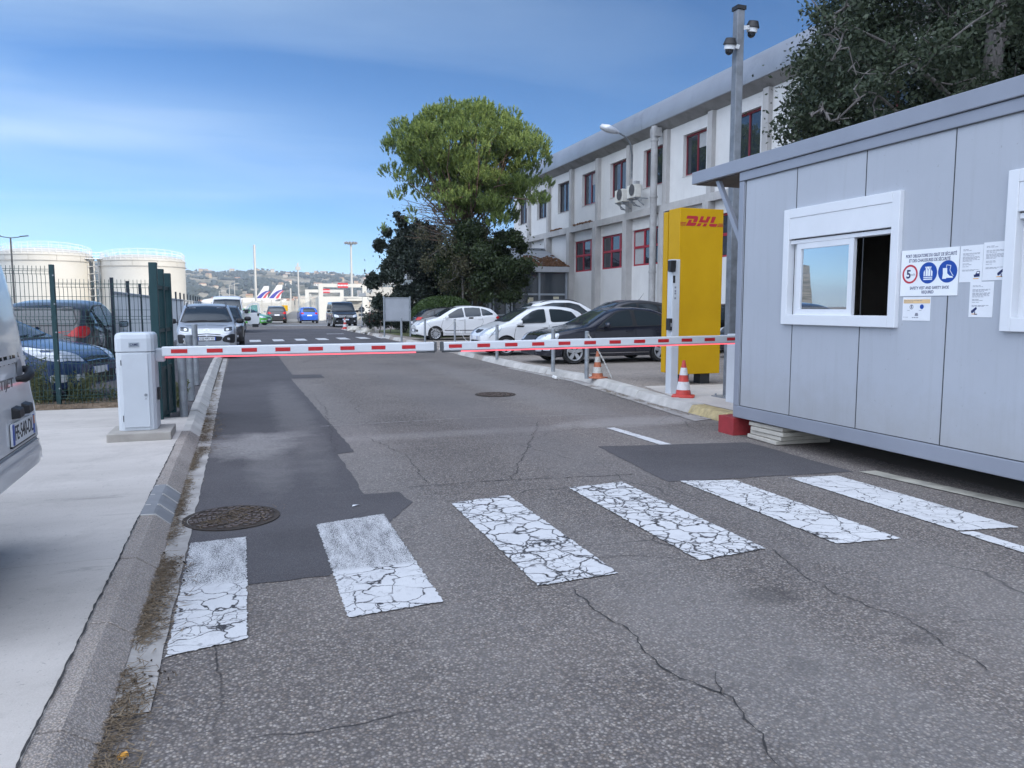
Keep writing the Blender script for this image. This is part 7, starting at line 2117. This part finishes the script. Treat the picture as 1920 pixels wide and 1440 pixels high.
mb = MB()
for s in (-1, 1): mb.tube([(0, 0, h - .05), (s * .5, 0, h + .02), (s * .95, 0, h + .12)], .035, 6); mb.obox((s * 1.0, 0, h + .13), (.62, .24, .07), (0, -s * .12, 0))
mb.build('arm', MATS['lamp_dark'], p)
for px, top, lab in ((412, 545, 'distant slim lamp post between the tanks and the delivery van, left of three'), (430, 535, 'distant slim lamp post left of the tall pole, middle of three'), (441, 532, 'distant slim lamp post left of the tall pole, right of three')):
    pass
for P, T0, lab in (((-4.724, 180.000, 1.600), (-4.604, 180.000, 4.951), 'distant slim lamp post, the one nearest the storage tanks'), ((-2.647, 180.000, 1.600), (-2.487, 180.000, 6.238), 'distant slim lamp post just above the delivery van roof, left of the two'), ((-1.548, 180.000, 1.600), (-1.378, 180.000, 6.596), 'distant slim lamp post just above the delivery van roof, right of the two')):
    q = pole('lamp_post', lab, 'lamp post', (P[0], P[1], 0), T0[2], .10, .07); mb = MB(); mb.bar((0, 0, T0[2]), (1.0, 0, T0[2] + .1), .12); mb.build('arm', m_ppost, q)

# airport gate: white portals, gatehouse, fence
m_white_far = M('gate_white', (.56, .55, .50), .6, 0, .05, .4)
m_redsign = M('gate_sign_red', (.50, .05, .06), .5)
def portal(label, L0, R0, z, y, post, sx0, sx1, zs0):
    p = thing('gate_portal', label, 'gate', (L0, y, 0))
    w = R0 - L0
    mb = MB(); mb.box(0, w, -.18, .18, z - .42, z); mb.build('beam', m_white_far, p)
    for x in (.25, w - .25):
        mb = MB(); mb.box(x - .25, x + .25, -.2, .2, 0, z - .42); mb.build('post', m_white_far, p)
    mb = MB(); mb.box(sx0 - L0, sx1 - L0, -.24, -.19, z - .50, z + .10); s = mb.build('sign', m_redsign, p)
    mb = MB()
    for k in range(7): u = (k + .5) / 7; mb.box((sx0 - L0) + (sx1 - sx0) * (u - .05), (sx0 - L0) + (sx1 - sx0) * (u + .045), -.247, -.242, z - .28, z - .12)
    mb.build('marking', m_sign, s)
    return p
portal('tall white gate portal with a red sign on its beam, nearest the gatehouse', 8.353, 13.878, 4.267, 92, 0, 10.537, 11.703, 0)
portal('lower white gate portal with a red sign, behind the tall one', 8.338, 13.640, 4.002, 112, 0, 10.673, 11.706, 0)
gx0, gx1 = 9.029, 14.939
gh = thing('gatehouse', 'white gatehouse with a roller door behind the black van', 'building', (gx0, 97, 0))
mb = MB(); mb.box(0, gx1 - gx0, 0, 7, 0, 2.844); mb.build('wall', m_white_far, gh)
mb = MB(); zt_ = 2.517; xa = 12.051 - gx0; xb = 14.277 - gx0
mb.box(xa, xb, -.9, -.02, zt_ - .2, zt_); mb.build('canopy', m_white_far, gh)
mb = MB(); mb.box(xa + .3, xb - .2, -.06, -.01, 0, zt_ - 1.2)
for k in range(10): mb.box(xa + .3, xb - .2, -.10, -.061, .1 + k * .26, .28 + k * .26)
mb.build('roller_door', M('roller_grey', (.40, .39, .36), .6), gh)
mb = MB(); mb.box(xa - .2, xa + 1.6, -.05, -.01, zt_ + .03, zt_ + .2); mb.box(xa + 1.6, xa + 2.1, 1, 1.5, 2.844, 2.844 + .8); mb.build('roof_box', M('mast_lamp', (.3, .3, .3)), gh)
wx = 9.220 - gx0; wx2 = 11.792 - gx0
# flat roofed booth to the right
bx0, bx1 = 11.800, 13.622
bt_ = thing('guard_booth', 'flat roofed beige booth with a wide overhanging roof right of the gatehouse', 'building', (bx0, 78, 0))
zr = 2.827
mb = MB(); mb.box(.9, bx1 - bx0 + 2, 0, 4, 0, zr - .2); mb.build('wall', M('booth_beige', (.36, .33, .28), .8, 0, .1, 1), bt_)
mb = MB(); mb.box(-.2, bx1 - bx0 + 2.3, -.8, 4.5, zr - .2, zr + .15); mb.box(.6, bx1 - bx0 + 2, .3, 4, zr + .16, zr + .75); mb.build('roof', M('booth_roof', (.42, .41, .38), .7, 0, .1, 1), bt_)
mb = MB(); mb.box(1.1, 2.3, -.05, -.01, .2, zr - .4); mb.build('shutter', M('roller_grey', (.4, .39, .36)), bt_)
# turnstile cage, red and white railings
tc = thing('turnstile_cage', 'white barred turnstile cage beside the booth', 'gate', (11.378, 74, .0))
mb = MB(); W_ = 1.1
for k in range(9): mb.box(k * W_ / 8 - .015, k * W_ / 8 + .015, -.02, .02, 0, 2.25)
for z in (.05, 1.9, 2.25): mb.box(-.05, W_ + .05, -.06, .06, z - .04, z + .04)
for k in range(10): mb.box(.42, W_ - .1, -.08, -.05, .3 + k * .16, .34 + k * .16)
mb.box(-.1, W_ + .15, -.3, .3, 2.25, 2.45); mb.build('bars', m_white_far, tc)
for P, lab in (((11.225, 70.000, 0.398), 'red and white crowd barrier below the booth, left of the two'), ((11.757, 70.000, 0.395), 'red and white crowd barrier below the booth, next to the notice board')):
    r_ = thing('crowd_barrier', lab, 'barrier', (P[0], P[1], .0), 0, 'red and white crowd barriers')
    mb = MB(); mb.bar((-.55, 0, 1.05), (.55, 0, 1.05), .05); mb.bar((-.55, 0, .15), (.55, 0, .15), .05)
    for x in (-.55, .55): mb.bar((x, 0, 0), (x, 0, 1.05), .05)
    mb.build('frame', m_redsign, r_)
    mb = MB()
    for k in range(6): x = -.45 + k * .18; mb.mat(k % 2).box(x - .07, x + .07, -.015, .015, .2, 1.0)
    mb.build('panel', [m_redsign, m_white_far], r_)
# jersey blocks, yellow box, pale fences in the distance
def wallblock(x0, x1, y, h, label, mat, cat='concrete barrier'):
    mb = MB(); mb.prism([(-.3, 0), (.3, 0), (.3, .15), (.12, .4), (.08, h), (-.08, h), (-.12, .4), (-.3, .15)], 'x', 0, x1 - x0); o = mb.build('concrete_barrier', mat); o.location = (x0, y, 0); tag(o, label, cat); return o
m_jersey = M('jersey_concrete', (.50, .47, .41), .85, 0, .12, 1)
wallblock(3.974, 5.192, 79, 1.15, 'low pale concrete barrier between the black SUV and the bright blue car', m_jersey)
for (pa, pb_, l) in (((5.129, 90.000, 1.004), (5.533, 90.000, 1.003), 'tall grey concrete slab standing upright left of the floodlight pole'), ((5.718, 93.000, 0.983), (6.137, 93.000, 0.982), 'tall grey concrete slab standing upright behind the floodlight pole')):
    mb = MB(); mb.prism([(0, 0), (pb_[0] - pa[0], 0), (pb_[0] - pa[0] - .05, 2.3), (.08, 2.3)], 'y', 0, .3); o = mb.build('concrete_slab', M('slab_grey', (.36, .35, .32), .85, 0, .15, 1)); o.location = (pa[0], pa[1], 0); tag(o, l, 'concrete slab')
yb0 = (4.068, 88.000, 1.310); mb = MB(); mb.box(0, .6, 0, .5, .5, 1.75); mb.box(.05, .12, .1, .4, 0, .5); mb.box(.48, .55, .1, .4, 0, .5); mb.box(.08, .52, -.03, 0, .7, 1.6); o = mb.build('yellow_box', m_yel, bevel=.03); o.location = (yb0[0], yb0[1], 0); tag(o, 'yellow box by the fence above the black SUV', 'box')
def far_fence(x0, x1, y, h, label, n):
    f = thing('palisade_fence', label, 'fence', (x0, y, 0)); mb = MB()
    for k in range(n + 1): mb.box((x1 - x0) * k / n - .03, (x1 - x0) * k / n + .03, -.03, .03, 0, h)
    mb.box(0, x1 - x0, .031, .06, .3, .4); mb.box(0, x1 - x0, .031, .06, h - .4, h - .3); mb.build('bars', m_white_far, f)
    mb = MB()
    for k in range(0, n + 1, 12): mb.box((x1 - x0) * k / n - .09, (x1 - x0) * k / n + .09, .061, .2, 0, h + .2)
    mb.build('post', m_ppost, f)
far_fence(-0.011, 5.644, 100, 2.3, 'pale barred fence along the airfield behind the black SUV', 60)
far_fence(6.804, 9.502, 101, 3.0, 'pale barred fence between the floodlight pole and the gatehouse', 24)
b = (5.746, 101.000, 0.596); pole('fence_pole', 'short pale pole by the airfield fence, left of the floodlight pole', 'pole', (b[0], b[1], 0), 3.9, .12, .1)

# two parked airliners, nose to the left; only tails show above the fence
m_plane = M('plane_white', (.58, .57, .55), .35, 0, .03, .1)
m_pnavy = M('plane_navy', (.05, .05, .28), .4); m_pred = M('plane_red', (.48, .05, .07), .4)
def airliner(D, px, label, sc=1.0):
    """px = world position of the tail's base"""
    a = thing('airliner', label, 'aeroplane', px, R(6), 'parked airliners')
    mb = MB(); L_ = 30 * sc; r = 1.85 * sc
    prof = [(.05, 3), (.6 * r, 1.2), (r, -4), (r, -L_ + 4), (.7 * r, -L_ + 1), (.05, -L_)]
    rings = []
    n = 20; vs = []; fs = []
    for i, (q, x) in enumerate(prof):
        zc = 3.6 * sc + (1.2 * sc if i == 0 else (.5 * sc if i == 1 else 0))
        for k in range(n): t_ = 2 * math.pi * k / n; vs.append((x * (sc if i < 3 else 1), q * math.cos(t_), zc + q * math.sin(t_)))
    for i in range(len(prof) - 1):
        for k in range(n): fs.append((i * n + k, i * n + (k + 1) % n, (i + 1) * n + (k + 1) % n, (i + 1) * n + k))
    mb.add(vs, fs); mb.build('fuselage', m_plane, a, smooth=60)
    Fz = lambda x, z: (x * sc, z * sc)
    fin = [Fz(-6.6, 5.0), Fz(-5.2, 5.7), Fz(-1.2, 11.6), Fz(1.2, 11.6), Fz(.2, 5.2), Fz(-.2, 4.5)]
    mb = MB(); mb.prism(fin, 'y', -.16 * sc, .16 * sc); f_ = mb.build('tail_fin', m_plane, a)
    # curved stripes
    def band(u0, u1, mat, nm):
        q = MB(); pts0 = []; pts1 = []
        for s_ in np.linspace(0, 1, 9):
            lead = Vector(Fz(-5.5 + .05, 5.5)).lerp(Vector(Fz(-.2, 9.6)), 0)
            ax = -5.6 + 6.5 * s_; az = 4.9 + 4.5 * (1 - (1 - s_) ** 1.8)
            wd = (1.0 - .75 * s_)
            pts0.append(Fz(ax + u0 * 2.2 * wd, az - u0 * 1.5 * wd)); pts1.append(Fz(ax + u1 * 2.2 * wd, az - u1 * 1.5 * wd))
        for sgn in (-1, 1):
            y = sgn * .17 * sc
            vs = [(p[0], y, p[1]) for p in pts0] + [(p[0], y, p[1]) for p in pts1]; n_ = len(pts0)
            q.add(vs, [(i, i + 1, n_ + i + 1, n_ + i) for i in range(n_ - 1)])
        q.build(nm, mat, f_)
    band(0.0, .75, m_pnavy, 'blue_stripe'); band(1.0, 1.55, m_pred, 'red_stripe')
    mb = MB()
    for s_ in (-1, 1): mb.add([(-3.0 * sc, s_ * .8, 4.6 * sc), (.6 * sc, s_ * .6, 4.6 * sc), (1.6 * sc, s_ * 5 * sc, 5.2 * sc), (.2 * sc, s_ * 5 * sc, 5.2 * sc), (-3.0 * sc, s_ * .8, 4.75 * sc), (.6 * sc, s_ * .6, 4.75 * sc), (1.6 * sc, s_ * 5 * sc, 5.3 * sc), (.2 * sc, s_ * 5 * sc, 5.3 * sc)], [(0, 1, 2, 3), (4, 5, 6, 7), (0, 1, 5, 4), (1, 2, 6, 5), (2, 3, 7, 6), (3, 0, 4, 7)])
    for s_ in (-1, 1): mb.add([(-17, s_ * 1.5, 3), (-12, s_ * 1.5, 3), (-8, s_ * 15, 4.2), (-10, s_ * 15, 4.2), (-17, s_ * 1.5, 3.3), (-12, s_ * 1.5, 3.3), (-8, s_ * 15, 4.35), (-10, s_ * 15, 4.35)], [(0, 1, 2, 3), (4, 5, 6, 7), (0, 1, 5, 4), (1, 2, 6, 5), (2, 3, 7, 6), (3, 0, 4, 7)])
    mb.build('wing', m_plane, a)
    mb = MB()
    for x, y in ((-13, 2.2), (-13, -2.2), (-26, 0)): mb.cyl((x, y, 0), (x, y, 2.6), .14, n=8); mb.cyl((x, y - .25, .45), (x, y + .25, .45), .45, n=14)
    mb.build('landing_gear', dark_metal, a)
    return a
q = (16.521, 372.000, 1.600); airliner(372, (q[0], 372, 0), 'airliner with a blue and red striped tail fin, the larger right one of two')
q = (11.304, 395.000, 1.600); airliner(395, (q[0], 395, 0), 'airliner with a blue and red striped tail fin, the smaller left one of two')

# hills with woods and scattered houses
rng = np.random.default_rng(77)
def hill_h(az, d):
    """height of the terrain at azimuth az (degrees from +Y) and distance d"""
    base = np.clip((d - 900) / 1500, 0, 1)
    sk = 101 + 5 * np.sin(az * .35 + 1) + 3 * np.sin(az * 1.3) + np.where(az < -3.2, np.clip((-3.2 - az) * 7, 0, 26), 0)
    z = sk * (base ** 1.15) + 5 * np.sin(d * .012 + az * .5) * base * (1 - base) * 3 + 2.0 * np.sin(az * 3.1 + d * .02) * base
    return z
AZ = np.linspace(-40, 62, 260); D = np.concatenate([np.linspace(880, 2400, 46), [2600, 3200]])
A_, D_ = np.meshgrid(AZ, D); Zh = hill_h(A_, np.minimum(D_, 2400)) - 1.0 - np.where(D_ > 2400, (D_ - 2400) * .02, 0)
V = np.stack([np.sin(np.radians(A_)) * D_, np.cos(np.radians(A_)) * D_, Zh], -1).reshape(-1, 3)
na = len(AZ); F = []
ii = np.arange(len(D) - 1)[:, None] * na + np.arange(na - 1)[None, :]
F = np.stack([ii, ii + 1, ii + na + 1, ii + na], -1).reshape(-1, 4)
t = NT('hillside')
c = t.mix(t.ramp(t.noise(.008, 6, .65, .2, t.co((1, 1, 3))), .35, .65), (.19, .175, .13), (.34, .30, .235))
c = t.mix(t.ramp(t.noise(.03, 5, .7, .2, t.co((1, .5, 3))), .48, .6, 0, .8), c, (.075, .075, .045))
t.set(Base_Color=c, Roughness=1, Specular_IOR_Level=0)
o = np_mesh('hills', V, F, t.m, smooth=True); struct(o)
# woods: leafy crowns as small lumpy clusters in bands over the slope
def ico():
    bm = bmesh.new(); bmesh.ops.create_icosphere(bm, subdivisions=1, radius=1); v_ = np.array([p.co[:] for p in bm.verts]); f_ = np.array([[q.index for q in p.verts] for p in bm.faces]); bm.free(); return v_, f_
iv, if_ = ico()
N = 30000
az = rng.uniform(-39, 42, N); d = rng.uniform(980, 2400, N) 
m = np.sin(az * 1.1 + d * .004) + np.sin(d * .021 + az * .6) + .8 * np.sin(az * 4.3 + d * .013) + rng.normal(0, .55, N)
keep = (m > .35) | (d > 2385)
az, d = az[keep], d[keep]
x, y = np.sin(np.radians(az)) * d, np.cos(np.radians(az)) * d; z = hill_h(az, d)
s = rng.uniform(2.2, 5.2, len(x)); s = np.where(d > 2300, s * .7, s)
V = (iv[None] * (1 + rng.normal(0, .16, (len(x), len(iv), 1)))) * np.stack([s * 1.15, s * 1.15, s * .95], -1)[:, None, :] + np.stack([x, y, z + s * .45], -1)[:, None, :]
F = (if_[None] + (np.arange(len(x)) * len(iv))[:, None, None]).reshape(-1, 3)
mw_ = leaf_mat('hill_wood', (.035, .048, .045), (.075, .088, .075), 0, .9)
o = np_mesh('hillside_wood', V.reshape(-1, 3), F, mw_, k=3); tag(o, 'dark green woods and scrub covering the far hillside', 'woods', kind='stuff')
# skyline pines
fm_w = [M('house_cream', (.52, .46, .36), .8), M('house_white', (.58, .56, .52), .8), M('house_ochre', (.44, .34, .22), .8)]
fm_r = M('house_roof_tiles', (.34, .20, .13), .9)
house_me = []
for k in range(3):
    mb = MB(); w_, d_, h_ = (11, 8, 5.5) if k == 0 else ((16, 9, 4.5) if k == 1 else (9, 8, 7))
    mb.mat(0).box(-w_ / 2, w_ / 2, -d_ / 2, d_ / 2, -3, h_)
    mb.mat(1).prism([(-d_ / 2 - .4, h_), (d_ / 2 + .4, h_), (0, h_ + 2.0)], 'x', -w_ / 2 - .4, w_ / 2 + .4)
    mb.mat(2)
    for i in range(3): mb.box(-w_ / 2 + w_ * (i + .35) / 3, -w_ / 2 + w_ * (i + .65) / 3, -d_ / 2 - .05, -d_ / 2 - .01, 1.2, 3.2)
    o = mb.build('hill_house', [fm_w[k], fm_r, m_pane]); house_me.append(o)
HG = 'houses scattered on the far hillside'
HL = 'tiny pale house with a tiled roof among the trees on the far hillside'
cnt = 0
for i in range(54):
    band = rng.random()
    if band < .35: dd = rng.uniform(2150, 2390)
    elif band < .6: dd = rng.uniform(1500, 2100)
    else: dd = rng.uniform(905, 1120)
    aa = rng.uniform(-2.8, 10.5)
    zz = float(hill_h(np.array([aa]), np.array([dd]))[0])
    k = int(rng.integers(0, 3)); o = house_me[k] if i < 3 and False else house_me[k].copy()
    COL.objects.link(o); o.location = (math.sin(R(aa)) * dd, math.cos(R(aa)) * dd, zz); o.rotation_euler = (0, 0, rng.uniform(-.7, .7)); sc_ = rng.uniform(.7, 1.25) * (.8 if dd < 1200 else 1); o.scale = (sc_, sc_, sc_)
    tag(o, HL, 'house', HG)
for o in house_me: bpy.data.objects.remove(o)
# long white hall on the slope
q = (82.092, 1500.000, 42.166); mb = MB(); mb.box(-6, 6, -4, 4, 0, 3); mb.prism([(-4.3, 3), (4.3, 3), (0, 4)], 'x', -6.2, 6.2); o = mb.build('hill_hall', fm_w[1]); o.location = (q[0], q[1], q[2] - 2); tag(o, 'long low white roofed hall standing out on the wooded slope', 'building')
# airfield buildings and sheds below the hill
SHG = 'low airfield buildings in the distance'
k = 0
for (px0, px1, D_s, h_, lab) in (((0.795, 430.000, 1.600), (6.657, 430.000, 1.600), 430, 4.6, 'long white hangar behind the tall pale pole'), ((48.248, 620.000, 1.600), (57.156, 620.000, 1.600), 620, 7.5, 'low cream shed with a tiled look between the floodlight pole and the portals'), ((28.016, 640.000, 1.600), (39.053, 640.000, 1.600), 640, 6.5, 'low beige airfield building right of the airliner tails'), ((50.874, 800.000, 1.600), (60.697, 800.000, 1.600), 800, 9.5, 'distant cream building behind the floodlight pole')):
    mb = MB(); w_ = px1[0] - px0[0]; mb.mat(0).box(0, w_, 0, 20, 0, h_); mb.mat(1).prism([(-.5, h_), (20.5, h_), (10, h_ + 1.8)], 'x', -.5, w_ + .5)
    mb.mat(2)
    for i in range(6): mb.box(w_ * (i + .3) / 6, w_ * (i + .7) / 6, -.1, -.02, h_ * .4, h_ * .7)
    o = mb.build('airfield_building', [fm_w[1 if k == 0 else 0], fm_r if k else fm_w[1], m_pane]); o.location = (px0[0], D_s, 0); tag(o, lab, 'building', SHG); k += 1

# ------------------------------------------------------------ air over the far hills
t = bpy.data.materials.new('haze_air'); t.use_nodes = True
nt = t.node_tree; nt.nodes.clear()
ho = nt.nodes.new('ShaderNodeOutputMaterial'); hv = nt.nodes.new('ShaderNodeVolumePrincipled')
hv.inputs['Color'].default_value = (.72, .84, 1.0, 1); hv.inputs['Density'].default_value = .00016
nt.links.new(hv.outputs[0], ho.inputs['Volume'])
mb = MB(); mb.box(-6100, 6100, -320, 9100, -6, 150)
o = mb.build('haze', t); o['kind'] = 'stuff'; o['label'] = 'thin bluish haze in the air over the airfield and hills'; o['category'] = 'haze'
